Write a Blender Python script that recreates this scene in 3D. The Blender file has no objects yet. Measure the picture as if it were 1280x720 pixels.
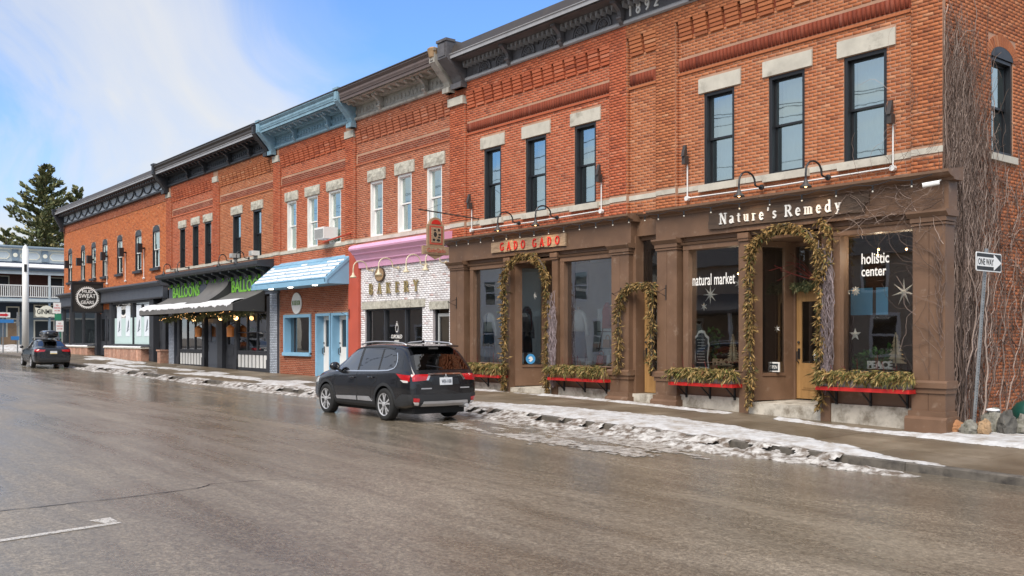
import bpy, bmesh, math, random
import numpy as np
from mathutils import Vector, Matrix, noise
from mathutils.bvhtree import BVHTree
random.seed(7)
R = random.uniform
pi, sin, cos, rad = math.pi, math.sin, math.cos, math.radians
sc = bpy.context.scene
COL = sc.collection

# ------------------------------------------------------------------ camera, sky, sun
YAW = rad(51.55)
cam = bpy.data.cameras.new('camera'); cam.sensor_width = 36; cam.lens = 1214/1280*36
cam.shift_y = 63/1280; cam.clip_end = 4000; cam.clip_start = .1
co = bpy.data.objects.new('camera', cam); COL.objects.link(co)
co.location = (0, 0, 1.78); co.rotation_euler = (pi/2, 0, YAW)
sc.camera = co
SUN_EL, SUN_AZ = rad(48), rad(150)       # azimuth clockwise from +y
sc.view_settings.view_transform = 'Standard'; sc.view_settings.look = 'None'
sc.view_settings.exposure = 0.72; sc.view_settings.gamma = 1
sun = bpy.data.lights.new('sun', 'SUN'); sun.energy = 2.75; sun.angle = rad(38); sun.color = (1, .93, .84)
so = bpy.data.objects.new('sun', sun); COL.objects.link(so)
sd = Vector((cos(SUN_EL)*sin(SUN_AZ), cos(SUN_EL)*cos(SUN_AZ), sin(SUN_EL)))
so.rotation_euler = sd.to_track_quat('Z', 'Y').to_euler(); so.location = sd*60

def nd(nt, t, **k):
    n = nt.nodes.new(t)
    for a, b in k.items():
        if a in n.inputs: n.inputs[a].default_value = b
        else: setattr(n, a, b)
    return n
def ramp(nt, fac, stops, interp='LINEAR'):
    r = nd(nt, 'ShaderNodeValToRGB'); e = r.color_ramp.elements; r.color_ramp.interpolation = interp
    while len(e) < len(stops): e.new(.5)
    for el, (p, c) in zip(e, stops):
        el.position = p
        el.color = (c, c, c, 1) if isinstance(c, (int, float)) else (*c, 1)
    nt.links.new(fac, r.inputs[0]); return r.outputs[0]
def math_(nt, op, a, b=None, clamp=False):
    n = nd(nt, 'ShaderNodeMath', operation=op); n.use_clamp = clamp
    for i, v in enumerate((a, b)):
        if v is None: continue
        if isinstance(v, (int, float)): n.inputs[i].default_value = v
        else: nt.links.new(v, n.inputs[i])
    return n.outputs[0]
def mixc(nt, f, a, b, mode='MIX'):
    n = nd(nt, 'ShaderNodeMix', data_type='RGBA', blend_type=mode)
    for i, v in ((0, f), (6, a), (7, b)):
        if isinstance(v, (int, float)): n.inputs[i].default_value = v
        elif isinstance(v, tuple): n.inputs[i].default_value = (*v, 1)
        else: nt.links.new(v, n.inputs[i])
    return n.outputs[2]

w = bpy.data.worlds.new('World'); sc.world = w; w.use_nodes = True
nt = w.node_tree; L = nt.links.new
bg = nt.nodes['Background']; bg.inputs[1].default_value = .108
sky = nd(nt, 'ShaderNodeTexSky', sky_type='NISHITA', sun_disc=False, sun_elevation=SUN_EL, sun_rotation=SUN_AZ,
         air_density=1.0, dust_density=.6, ozone_density=2.2)
tc = nd(nt, 'ShaderNodeTexCoord')
sep = nd(nt, 'ShaderNodeSeparateXYZ'); L(tc.outputs['Generated'], sep.inputs[0])
zz = math_(nt, 'ADD', math_(nt, 'MAXIMUM', sep.outputs[2], 0.), .16)
cmb = nd(nt, 'ShaderNodeCombineXYZ')
L(math_(nt, 'DIVIDE', sep.outputs[0], zz), cmb.inputs[0]); L(math_(nt, 'DIVIDE', sep.outputs[1], zz), cmb.inputs[1])
mp = nd(nt, 'ShaderNodeMapping'); mp.inputs['Scale'].default_value = (.45, .85, 1); mp.inputs['Rotation'].default_value = (0, 0, rad(28)); mp.inputs['Location'].default_value = (3.2, 1.4, 0)
L(cmb.outputs[0], mp.inputs[0])
n1 = nd(nt, 'ShaderNodeTexNoise', Scale=1.5, Detail=10., Roughness=.58, Distortion=.7); L(mp.outputs[0], n1.inputs[0])
n2 = nd(nt, 'ShaderNodeTexNoise', Scale=.35, Detail=4., Roughness=.5); L(mp.outputs[0], n2.inputs[0])
# broken overcast with one wide blue gap over the middle of the row
gd = Vector((-sin(rad(40))*cos(rad(35)), cos(rad(40))*cos(rad(35)), sin(rad(35))))
dt = nd(nt, 'ShaderNodeVectorMath', operation='DOT_PRODUCT'); L(tc.outputs['Generated'], dt.inputs[0]); dt.inputs[1].default_value = gd
gap = ramp(nt, dt.outputs['Value'], [(.825, 0.), (.935, 1.)])
bias = math_(nt, 'SUBTRACT', .13, math_(nt, 'MULTIPLY', gap, .31))
msk = math_(nt, 'ADD', math_(nt, 'MULTIPLY', n1.outputs[0], .8), math_(nt, 'MULTIPLY', n2.outputs[0], .2))
msk = math_(nt, 'ADD', msk, bias)
msk = ramp(nt, msk, [(.40, .07), (.52, .26), (.61, .70), (.74, .95)])
cl = ramp(nt, n1.outputs[0], [(.3, (3.9, 4.15, 4.55)), (.65, (4.8, 4.8, 4.75))])
skyb = mixc(nt, 1., sky.outputs[0], (.60, .93, 1.32), 'MULTIPLY')
mx = mixc(nt, msk, skyb, cl)
L(mx, bg.inputs[0])

# ------------------------------------------------------------------ materials
MATS = {}
def newmat(name):
    m = bpy.data.materials.new(name); m.use_nodes = True; MATS[name] = m
    return m, m.node_tree, m.node_tree.nodes['Principled BSDF']
def coords(nt, rnd=True):
    tc = nd(nt, 'ShaderNodeTexCoord')
    if not rnd: return tc.outputs['Object']
    oi = nd(nt, 'ShaderNodeObjectInfo'); a = nd(nt, 'ShaderNodeVectorMath', operation='ADD')
    nt.links.new(tc.outputs['Object'], a.inputs[0])
    nt.links.new(math_(nt, 'MULTIPLY', oi.outputs['Random'], 31.), a.inputs[1])
    return a.outputs[0]
def M(name, col, rough=.6, var=.14, vs=2.5, bump=.15, bs=45., metal=0., spec=.5, isl=0., dirt=None, coat=0., stretch=None, emit=0.):
    m, nt, b = newmat(name); L = nt.links.new
    co = coords(nt)
    if stretch:
        mp = nd(nt, 'ShaderNodeMapping'); mp.inputs['Scale'].default_value = stretch; L(co, mp.inputs[0]); co = mp.outputs[0]
    n = nd(nt, 'ShaderNodeTexNoise', Scale=vs, Detail=7., Roughness=.62); L(co, n.inputs[0])
    c = ramp(nt, n.outputs[0], [(.25, tuple(x*(1-var) for x in col)), (.75, tuple(min(1, x*(1+var)) for x in col))])
    if isl:
        ge = nd(nt, 'ShaderNodeNewGeometry'); oi = nd(nt, 'ShaderNodeObjectInfo')
        f = math_(nt, 'FRACT', math_(nt, 'ADD', ge.outputs['Random Per Island'], oi.outputs['Random']))
        v = ramp(nt, f, [(0, 1-isl), (1, 1+isl)])
        c = mixc(nt, 1., c, v, 'MULTIPLY')
    if dirt:
        dc, lo, hi, ds = dirt
        n3 = nd(nt, 'ShaderNodeTexNoise', Scale=ds, Detail=9., Roughness=.68); L(co, n3.inputs[0])
        c = mixc(nt, ramp(nt, n3.outputs[0], [(lo, 0.), (hi, 1.)]), c, dc)
    L(c, b.inputs['Base Color'])
    b.inputs['Metallic'].default_value = metal
    b.inputs['Specular IOR Level'].default_value = spec
    b.inputs['Coat Weight'].default_value = coat; b.inputs['Coat Roughness'].default_value = .06
    r = ramp(nt, n.outputs[0], [(.3, max(0, rough-.1)), (.7, min(1, rough+.1))]); L(r, b.inputs['Roughness'])
    if bump:
        n2 = nd(nt, 'ShaderNodeTexNoise', Scale=bs, Detail=4.); L(co, n2.inputs[0])
        bp = nd(nt, 'ShaderNodeBump', Strength=bump, Distance=.01); L(n2.outputs[0], bp.inputs['Height']); L(bp.outputs[0], b.inputs['Normal'])
    if emit:
        b.inputs['Emission Color'].default_value = (*col, 1); b.inputs['Emission Strength'].default_value = emit
    return m
def Mramp(name, stops, rough=.85, bump=.3, bs=90., grime=None, zone=None):
    """piece by piece colour (bricks, leaves, twigs): one tone per mesh island or object"""
    m, nt, b = newmat(name); L = nt.links.new
    ge = nd(nt, 'ShaderNodeNewGeometry'); oi = nd(nt, 'ShaderNodeObjectInfo')
    f = math_(nt, 'FRACT', math_(nt, 'ADD', ge.outputs['Random Per Island'], math_(nt, 'MULTIPLY', oi.outputs['Random'], 7.3)))
    c = ramp(nt, f, stops)
    co = coords(nt, False)
    n = nd(nt, 'ShaderNodeTexNoise', Scale=25., Detail=5., Roughness=.7); L(co, n.inputs[0])
    c = mixc(nt, .8, c, ramp(nt, n.outputs[0], [(.25, .76), (.75, 1.18)]), 'MULTIPLY')
    if grime:
        n3 = nd(nt, 'ShaderNodeTexNoise', Scale=.55, Detail=9., Roughness=.66); L(co, n3.inputs[0])
        c = mixc(nt, ramp(nt, n3.outputs[0], [(.50, 0.), (.85, grime[1]*.7)]), c, grime[0])
        mpz = nd(nt, 'ShaderNodeMapping'); mpz.inputs['Scale'].default_value = (2.6, 2.6, .22); L(co, mpz.inputs[0])
        n5 = nd(nt, 'ShaderNodeTexNoise', Scale=1., Detail=8., Roughness=.65); L(mpz.outputs[0], n5.inputs[0])
        c = mixc(nt, ramp(nt, n5.outputs[0], [(.55, 0.), (.80, .38)]), c, (.15, .075, .05))
        n4 = nd(nt, 'ShaderNodeTexNoise', Scale=1.7, Detail=9., Roughness=.75); L(co, n4.inputs[0])
        c = mixc(nt, ramp(nt, n4.outputs[0], [(.66, 0.), (.78, .2)]), c, (.62, .45, .36))
    L(c, b.inputs['Base Color']); b.inputs['Roughness'].default_value = rough; b.inputs['Specular IOR Level'].default_value = .3
    n2 = nd(nt, 'ShaderNodeTexNoise', Scale=bs, Detail=4.); L(co, n2.inputs[0])
    bp = nd(nt, 'ShaderNodeBump', Strength=bump, Distance=.008); L(n2.outputs[0], bp.inputs['Height']); L(bp.outputs[0], b.inputs['Normal'])
    return m
def Mglass(name, k0=.3, tint=(.9, .96, .95), refl=(1, 1, 1), wav=.004):
    m, nt, b = newmat(name); L = nt.links.new; nt.nodes.remove(b); out = nt.nodes['Material Output']
    t = nd(nt, 'ShaderNodeBsdfTransparent'); t.inputs[0].default_value = (*tint, 1)
    g = nd(nt, 'ShaderNodeBsdfGlossy', Roughness=.015); g.inputs[0].default_value = (*refl, 1)
    n = nd(nt, 'ShaderNodeTexNoise', Scale=1.3, Detail=2.); L(coords(nt), n.inputs[0])
    bp = nd(nt, 'ShaderNodeBump', Strength=wav, Distance=.3); L(n.outputs[0], bp.inputs['Height']); L(bp.outputs[0], g.inputs['Normal'])
    fr = nd(nt, 'ShaderNodeFresnel', IOR=1.5)
    f = math_(nt, 'ADD', math_(nt, 'MULTIPLY', fr.outputs[0], 1.3), k0, True)
    ms = nd(nt, 'ShaderNodeMixShader'); L(f, ms.inputs[0]); L(t.outputs[0], ms.inputs[1]); L(g.outputs[0], ms.inputs[2]); L(ms.outputs[0], out.inputs[0])
    return m
BR_STOPS = lambda k=(1, 1, 1): [(p, tuple(a*b for a, b in zip(c, k))) for p, c in
    ((0, (.25, .075, .040)), (.06, (.345, .10, .048)), (.3, (.41, .121, .055)), (.65, (.44, .133, .060)), (.93, (.47, .155, .075)), (1, (.49, .20, .115)))]
Mramp('brick_red', BR_STOPS((1.06, .90, .88)), grime=((.22, .10, .06), .5))
Mramp('brick_orange', BR_STOPS((1., 1.12, 1.02)), grime=((.25, .12, .07), .6))
Mramp('brick_bright', BR_STOPS((1.25, 1.12, .70)), grime=((.30, .13, .05), .5))
Mramp('brick_brown', BR_STOPS((.95, 1.02, 1.15)), grime=((.2, .10, .07), .6))
Mramp('brick_shop', BR_STOPS((.72, .72, .8)), grime=((.2, .09, .05), .4))
Mramp('brick_dark', BR_STOPS((.5, .38, .42)))
Mramp('brick_white', [(0, (.55, .50, .49)), (.12, (.72, .70, .70)), (.5, (.80, .79, .79)), (.92, (.82, .80, .81)), (1, (.55, .38, .35))], grime=((.5, .42, .4), .5))
Mramp('brick_grey', [(0, (.30, .33, .38)), (1, (.42, .46, .52))])
M('mortar', (.41, .235, .155), .9, .25, 1.2, .3)
M('mortar_white', (.5, .46, .46), .9, .2)
M('limestone', (.50, .47, .40), .85, .18, 3, .3, 60, dirt=((.22, .2, .16), .55, .75, 2.))
M('rock_faced', (.46, .44, .37), .9, .3, 9, .8, 30, dirt=((.2, .18, .14), .5, .72, 5.))
M('concrete_base', (.50, .46, .39), .9, .2, 4, .3, 50, dirt=((.2, .17, .13), .46, .66, 3.))
M('brown_paint', (.155, .087, .051), .55, .22, 1.6, .14, 50, dirt=((.24, .165, .115), .58, .74, 4.5))
M('black_frame', (.016, .017, .02), .4, .1, 3, 0)
M('white_frame', (.74, .73, .70), .5, .06, 3, .05)
M('charcoal_paint', (.028, .030, .036), .5, .15, 2, .05)
M('slate_paint', (.075, .085, .105), .5, .15, 2, .05)
M('lead_cornice', (.105, .10, .105), .55, .25, 3, .15, 40, dirt=((.045, .04, .04), .5, .75, 4.))
M('lead_lip', (.30, .30, .31), .5, .18, 3, .1)
M('roof_metal', (.05, .042, .038), .5, .25, 3, .1)
M('stone_cornice', (.36, .34, .30), .7, .2, 3, .2, 40, dirt=((.13, .11, .10), .5, .75, 4.))
M('brown_crown', (.115, .085, .078), .6, .18, 3, .1)
M('blue_cornice', (.20, .33, .41), .55, .16, 3, .15, 40, dirt=((.12, .2, .26), .5, .75, 4.))
M('black_cornice', (.026, .030, .036), .5, .25, 3, .15)
M('grey_frieze', (.17, .19, .22), .55, .2, 3, .1)
M('pale_frieze', (.42, .46, .50), .55, .12, 3, .1)
M('pink_paint', (.76, .40, .58), .5, .08, 2, .05)
M('sky_blue_paint', (.22, .42, .58), .55, .1, 2, .05)
M('red_paint', (.46, .085, .05), .6, .12, 2, .15, 60)
M('shelf_red', (.56, .02, .018), .45, .1, 2, .05)
M('oak_door', (.36, .20, .075), .4, .25, 3, .1, 30, stretch=(4, 4, .5))
M('weathered_board', (.075, .048, .032), .75, .5, 4, .5, 30, stretch=(.6, 3, 9))
M('driftwood', (.36, .25, .16), .75, .5, 4, .5, 30, stretch=(.7, 3, 9), dirt=((.12, .06, .03), .55, .7, 5.))
M('letter_white', (.82, .80, .76), .5, .04, 3, 0)
M('letter_red', (.55, .025, .015), .45, .1, 3, 0)
M('letter_gold', (.33, .26, .12), .4, .15, 3, 0, metal=.3)
M('letter_black', (.02, .02, .02), .5, .05, 3, 0)
M('balloon_green', (.20, .52, .05), .5, .05, 3, 0)
M('moss_text', (.22, .32, .14), .6, .05, 3, 0)
M('galvanised', (.34, .36, .37), .45, .2, 8, .1, metal=.7)
M('conduit', (.72, .72, .70), .45, .06, 3, 0)
M('black_metal', (.018, .018, .02), .4, .15, 3, 0)
M('cream_metal', (.60, .52, .36), .4, .08, 3, 0)
M('plastic_grey', (.38, .39, .38), .5, .1, 3, 0)
M('awning_cloth', (.035, .035, .036), .8, .2, 5, .2, 120)
M('awning_grey', (.13, .125, .12), .75, .2, 3, .15, 90)
M('orange_brass', (.55, .20, .05), .4, .15, 3, 0)
M('bulb_lit', (1, .56, .22), .4, 0, 1, 0, emit=4.)
M('fairy_amber', (1, .5, .18), .4, 0, 1, 0, emit=1.4)
M('bulb_pale', (.62, .58, .50), .3, 0, 1, 0, emit=.05)
M('glow_white', (1, .88, .7), .4, 0, 1, 0, emit=5.)
M('porcelain', (.55, .54, .50), .35, .08, 3, 0)
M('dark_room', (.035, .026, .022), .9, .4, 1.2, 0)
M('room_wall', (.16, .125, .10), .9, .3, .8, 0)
M('pale_room', (.74, .75, .74), .9, .1, .8, 0)
M('curtain', (.66, .72, .72), .9, .08, 2, .3, 5, stretch=(8, 8, .2))
M('white_cloth', (.78, .78, .76), .9, .06, 12, .4, 40)
M('denim', (.055, .085, .13), .9, .25, 14, .3, 120)
M('black_cloth', (.012, .013, .016), .9, .2, 10, .3)
M('red_cloth', (.42, .07, .05), .9, .2, 10, .3)
M('tan_leather', (.40, .20, .085), .6, .2, 10, .2)
M('skin_form', (.45, .35, .28), .6, .05, 5, 0)
M('sticker_blue', (.07, .30, .58), .4, .05, 3, 0)
M('sill_stone', (.42, .23, .16), .85, .35, 7, .6, 25, isl=.25, dirt=((.6, .48, .38), .55, .75, 6.))
M('kerb_stone', (.115, .10, .082), .7, .3, 4, .3, 50, dirt=((.035, .03, .026), .46, .66, 3.))
M('rock_tan', (.34, .22, .12), .85, .4, 5, .6, 14, dirt=((.12, .09, .06), .52, .7, 5.))
M('rock_orange', (.34, .16, .07), .85, .4, 5, .6, 14, dirt=((.12, .08, .05), .52, .7, 5.))
M('rock_grey', (.20, .19, .16), .9, .4, 6, .8, 14, dirt=((.09, .09, .06), .5, .65, 7.))
M('rock_dark', (.09, .085, .075), .9, .5, 6, .8, 14, dirt=((.3, .2, .1), .58, .7, 5.))
M('green_plastic', (.01, .06, .045), .4, .1, 3, 0)
M('chalk_slate', (.022, .03, .036), .7, .2, 5, 0)
M('wood_pale', (.55, .43, .28), .7, .2, 6, .1)
M('bark', (.085, .065, .05), .95, .35, 6, .8, 25)
M('siding_grey', (.82, .80, .71), .7, .12, 2, .1)
M('siding_brown', (.40, .33, .25), .75, .2, 2, .1)
M('roof_shingle', (.10, .095, .09), .85, .3, 3, .4)
M('gin_blue', (.17, .225, .275), .6, .12, 2, .05)
M('gin_pale', (.48, .54, .56), .6, .1, 2, .05)
M('gin_cream', (.74, .72, .60), .6, .06, 2, .05)
M('gin_navy', (.035, .055, .09), .6, .1, 2, .05)
M('gin_wood', (.33, .22, .13), .7, .25, 3, .1)
M('gin_brick', (.14, .06, .045), .9, .3, 4, .2)
M('pole_white', (.66, .66, .64), .5, .06, 2, .05)
M('sign_white', (.80, .80, .78), .4, .04, 3, 0)
M('sign_red', (.55, .03, .04), .4, .04, 3, 0)
M('sign_green', (.03, .22, .12), .4, .04, 3, 0)
M('sign_blue', (.04, .20, .50), .4, .04, 3, 0)
M('poster', (.72, .77, .82), .5, .05, 3, 0)
M('frost_film', (.52, .66, .64), .4, .05, 2, 0)
M('merch', (.50, .52, .48), .8, .6, 5, 0, isl=.4)
M('gear_dark', (.022, .018, .015), .7, .4, 3, .3, 30, stretch=(3, 3, .4))
Mramp('cedar_brown', [(0, (.04, .03, .012)), (.2, (.11, .07, .024)), (.4, (.21, .125, .04)), (.6, (.33, .20, .07)), (.8, (.44, .29, .12)), (.9, (.11, .11, .032)), (1, (.05, .07, .028))], .8, .1)
Mramp('cedar_green', [(0, (.035, .04, .012)), (.25, (.10, .10, .028)), (.45, (.20, .155, .045)), (.68, (.36, .22, .08)), (.85, (.44, .31, .14)), (.95, (.13, .17, .035)), (1, (.20, .05, .03))], .75, .1)
Mramp('leaf_green', [(0, (.02, .06, .012)), (.5, (.05, .14, .025)), (1, (.09, .21, .05))], .6, .1)
Mramp('pine_leaf', [(0, (.065, .085, .045)), (.4, (.14, .165, .075)), (.75, (.23, .235, .11)), (1, (.36, .31, .15))], .8, .1)
Mramp('vine_twig', [(0, (.065, .045, .036)), (.4, (.145, .10, .08)), (.75, (.23, .165, .135)), (1, (.42, .33, .28))], .9, .3)
Mramp('curl_willow', [(0, (.16, .13, .13)), (1, (.36, .29, .30))], .9, .3)
Mramp('dogwood_red', [(0, (.10, .016, .014)), (1, (.20, .03, .025))], .8, .1)
Mglass('glass_upper', .42, (.78, .86, .84), (.86, 1.0, .97))
Mglass('glass_shop', .16, (.93, .97, .96))
Mglass('glass_bright', .27, (.86, .93, .93))
Mglass('glass_door', .08, (.8, .85, .85))
Mglass('car_glass', .10, (.10, .12, .12), wav=0)
Mglass('car_glass_clear', .16, (.55, .68, .66), wav=0)
M('snow', (.52, .515, .51), .75, .14, 7, 1., 18, dirt=((.26, .21, .16), .44, .72, 3.2))
M('fresh_snow', (.70, .70, .71), .75, .08, 5, .7, 20)
M('snow_dirty', (.52, .50, .47), .6, .25, 4, .8, 30, dirt=((.13, .10, .075), .42, .58, 5.))
M('slush', (.46, .43, .39), .3, .3, 6, .5, 40, dirt=((.16, .13, .10), .46, .62, 7.))
M('crack_tar', (.03, .025, .022), .5, .2, 8, 0)

def asphalt():
    m, nt, b = newmat('wet_asphalt'); L = nt.links.new
    co = coords(nt, False)
    mp = nd(nt, 'ShaderNodeMapping'); mp.inputs['Scale'].default_value = (.32, 1., 1); L(co, mp.inputs[0])
    big = nd(nt, 'ShaderNodeTexNoise', Scale=.55, Detail=7., Roughness=.6, Distortion=.6); L(mp.outputs[0], big.inputs[0])
    mp2 = nd(nt, 'ShaderNodeMapping'); mp2.inputs['Scale'].default_value = (.12, 1.6, 1); L(co, mp2.inputs[0])
    streak = nd(nt, 'ShaderNodeTexNoise', Scale=1.1, Detail=8., Roughness=.65); L(mp2.outputs[0], streak.inputs[0])
    fine = nd(nt, 'ShaderNodeTexNoise', Scale=70., Detail=3., Roughness=.7); L(co, fine.inputs[0])
    spk = nd(nt, 'ShaderNodeTexVoronoi', Scale=16.); L(co, spk.inputs[0])
    spk2 = nd(nt, 'ShaderNodeTexVoronoi', Scale=85.); L(co, spk2.inputs[0])
    c = ramp(nt, big.outputs[0], [(.3, (.142, .116, .084)), (.7, (.232, .192, .142))])
    c = mixc(nt, .75, c, ramp(nt, streak.outputs[0], [(.3, .62), (.7, 1.32)]), 'MULTIPLY')
    c = mixc(nt, .8, c, ramp(nt, fine.outputs[0], [(.28, .5), (.72, 1.6)]), 'MULTIPLY')
    agg = nd(nt, 'ShaderNodeTexVoronoi', Scale=38.); L(co, agg.inputs[0])
    asp = nd(nt, 'ShaderNodeSeparateColor'); L(agg.outputs['Color'], asp.inputs[0])
    c = mixc(nt, .8, c, ramp(nt, asp.outputs[0], [(0, .66), (.6, .97), (1, 1.45)]), 'MULTIPLY')
    mid = nd(nt, 'ShaderNodeTexNoise', Scale=13., Detail=6., Roughness=.75); L(co, mid.inputs[0])
    c = mixc(nt, .9, c, ramp(nt, mid.outputs[0], [(.3, .72), (.7, 1.25)]), 'MULTIPLY')
    c = mixc(nt, ramp(nt, spk2.outputs['Distance'], [(.0, .55), (.22, 0.)]), c, (.22, .19, .16))
    c = mixc(nt, ramp(nt, spk.outputs['Distance'], [(.06, .85), (.12, 0.)]), c, (.016, .014, .012))
    L(c, b.inputs['Base Color'])
    v = math_(nt, 'ADD', math_(nt, 'MULTIPLY', big.outputs[0], .6), math_(nt, 'MULTIPLY', streak.outputs[0], .4))
    spy = nd(nt, 'ShaderNodeSeparateXYZ'); L(co, spy.inputs[0])
    wet = ramp(nt, math_(nt, 'MULTIPLY', spy.outputs[1], .1), [(.80, 0.), (1.2, .16)])
    v = math_(nt, 'SUBTRACT', v, wet)
    r = ramp(nt, v, [(.30, .12), (.42, .24), (.52, .37), (.66, .50)])
    L(r, b.inputs['Roughness']); b.inputs['Specular IOR Level'].default_value = .5
    bp = nd(nt, 'ShaderNodeBump', Strength=.24, Distance=.006); hh_ = math_(nt, 'ADD', math_(nt, 'ADD', fine.outputs[0], asp.outputs[0]), math_(nt, 'MULTIPLY', mid.outputs[0], 1.6)); L(hh_, bp.inputs['Height']); L(bp.outputs[0], b.inputs['Normal'])
asphalt()
def paving():
    m, nt, b = newmat('damp_concrete'); L = nt.links.new
    ge = nd(nt, 'ShaderNodeNewGeometry'); oi = nd(nt, 'ShaderNodeObjectInfo')
    co = nd(nt, 'ShaderNodeNewGeometry').outputs['Position']
    big = nd(nt, 'ShaderNodeTexNoise', Scale=.7, Detail=8., Roughness=.65); L(co, big.inputs[0])
    fine = nd(nt, 'ShaderNodeTexNoise', Scale=55., Detail=4., Roughness=.7); L(co, fine.inputs[0])
    c = ramp(nt, big.outputs[0], [(.3, (.105, .080, .052)), (.5, (.155, .120, .080)), (.72, (.25, .20, .145))])
    c = mixc(nt, .7, c, ramp(nt, fine.outputs[0], [(.3, .75), (.7, 1.25)]), 'MULTIPLY')
    c = mixc(nt, 1., c, ramp(nt, oi.outputs['Random'], [(0, .88), (1, 1.12)]), 'MULTIPLY')
    L(c, b.inputs['Base Color'])
    L(ramp(nt, big.outputs[0], [(.3, .3), (.7, .6)]), b.inputs['Roughness'])
    bp = nd(nt, 'ShaderNodeBump', Strength=.3, Distance=.004); L(fine.outputs[0], bp.inputs['Height']); L(bp.outputs[0], b.inputs['Normal'])
paving()
def carpaint(name, col):
    m, nt, b = newmat(name); L = nt.links.new
    co = coords(nt)
    n = nd(nt, 'ShaderNodeTexNoise', Scale=3., Detail=8., Roughness=.7); L(co, n.inputs[0])
    sp = nd(nt, 'ShaderNodeSeparateXYZ'); L(nd(nt, 'ShaderNodeTexCoord').outputs['Object'], sp.inputs[0])
    low = ramp(nt, math_(nt, 'ADD', sp.outputs[2], math_(nt, 'MULTIPLY', n.outputs[0], -.5)), [(-.05, .26), (.32, .0)])
    d = math_(nt, 'MAXIMUM', low, ramp(nt, n.outputs[0], [(.5, 0.), (.85, .12)]))
    L(mixc(nt, d, col, (.10, .09, .08)), b.inputs['Base Color'])
    L(ramp(nt, d, [(0, .17), (.6, .6)]), b.inputs['Roughness'])
    b.inputs['Coat Weight'].default_value = .6; b.inputs['Coat Roughness'].default_value = .05
    b.inputs['Metallic'].default_value = .2
carpaint('black_car_paint', (.011, .012, .015)); carpaint('dark_car_paint', (.013, .015, .019))
M('car_plastic', (.025, .026, .028), .6, .15, 4, .1, 80)
M('tyre_rubber', (.014, .014, .014), .85, .3, 5, .2)
M('alloy', (.55, .55, .56), .3, .15, 5, 0, metal=.35)
M('chrome', (.78, .78, .78), .14, .05, 3, 0, metal=1.)
M('silver_trim', (.50, .50, .51), .35, .1, 5, 0, metal=.6)
M('lamp_red', (.42, .008, .012), .15, .1, 6, 0, coat=1.)
M('lamp_clear', (.62, .60, .58), .15, .1, 6, 0, coat=1.)
M('plate_white', (.66, .68, .70), .4, .08, 9, 0)
M('plate_gold', (.70, .55, .22), .4, .08, 9, 0)

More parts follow.
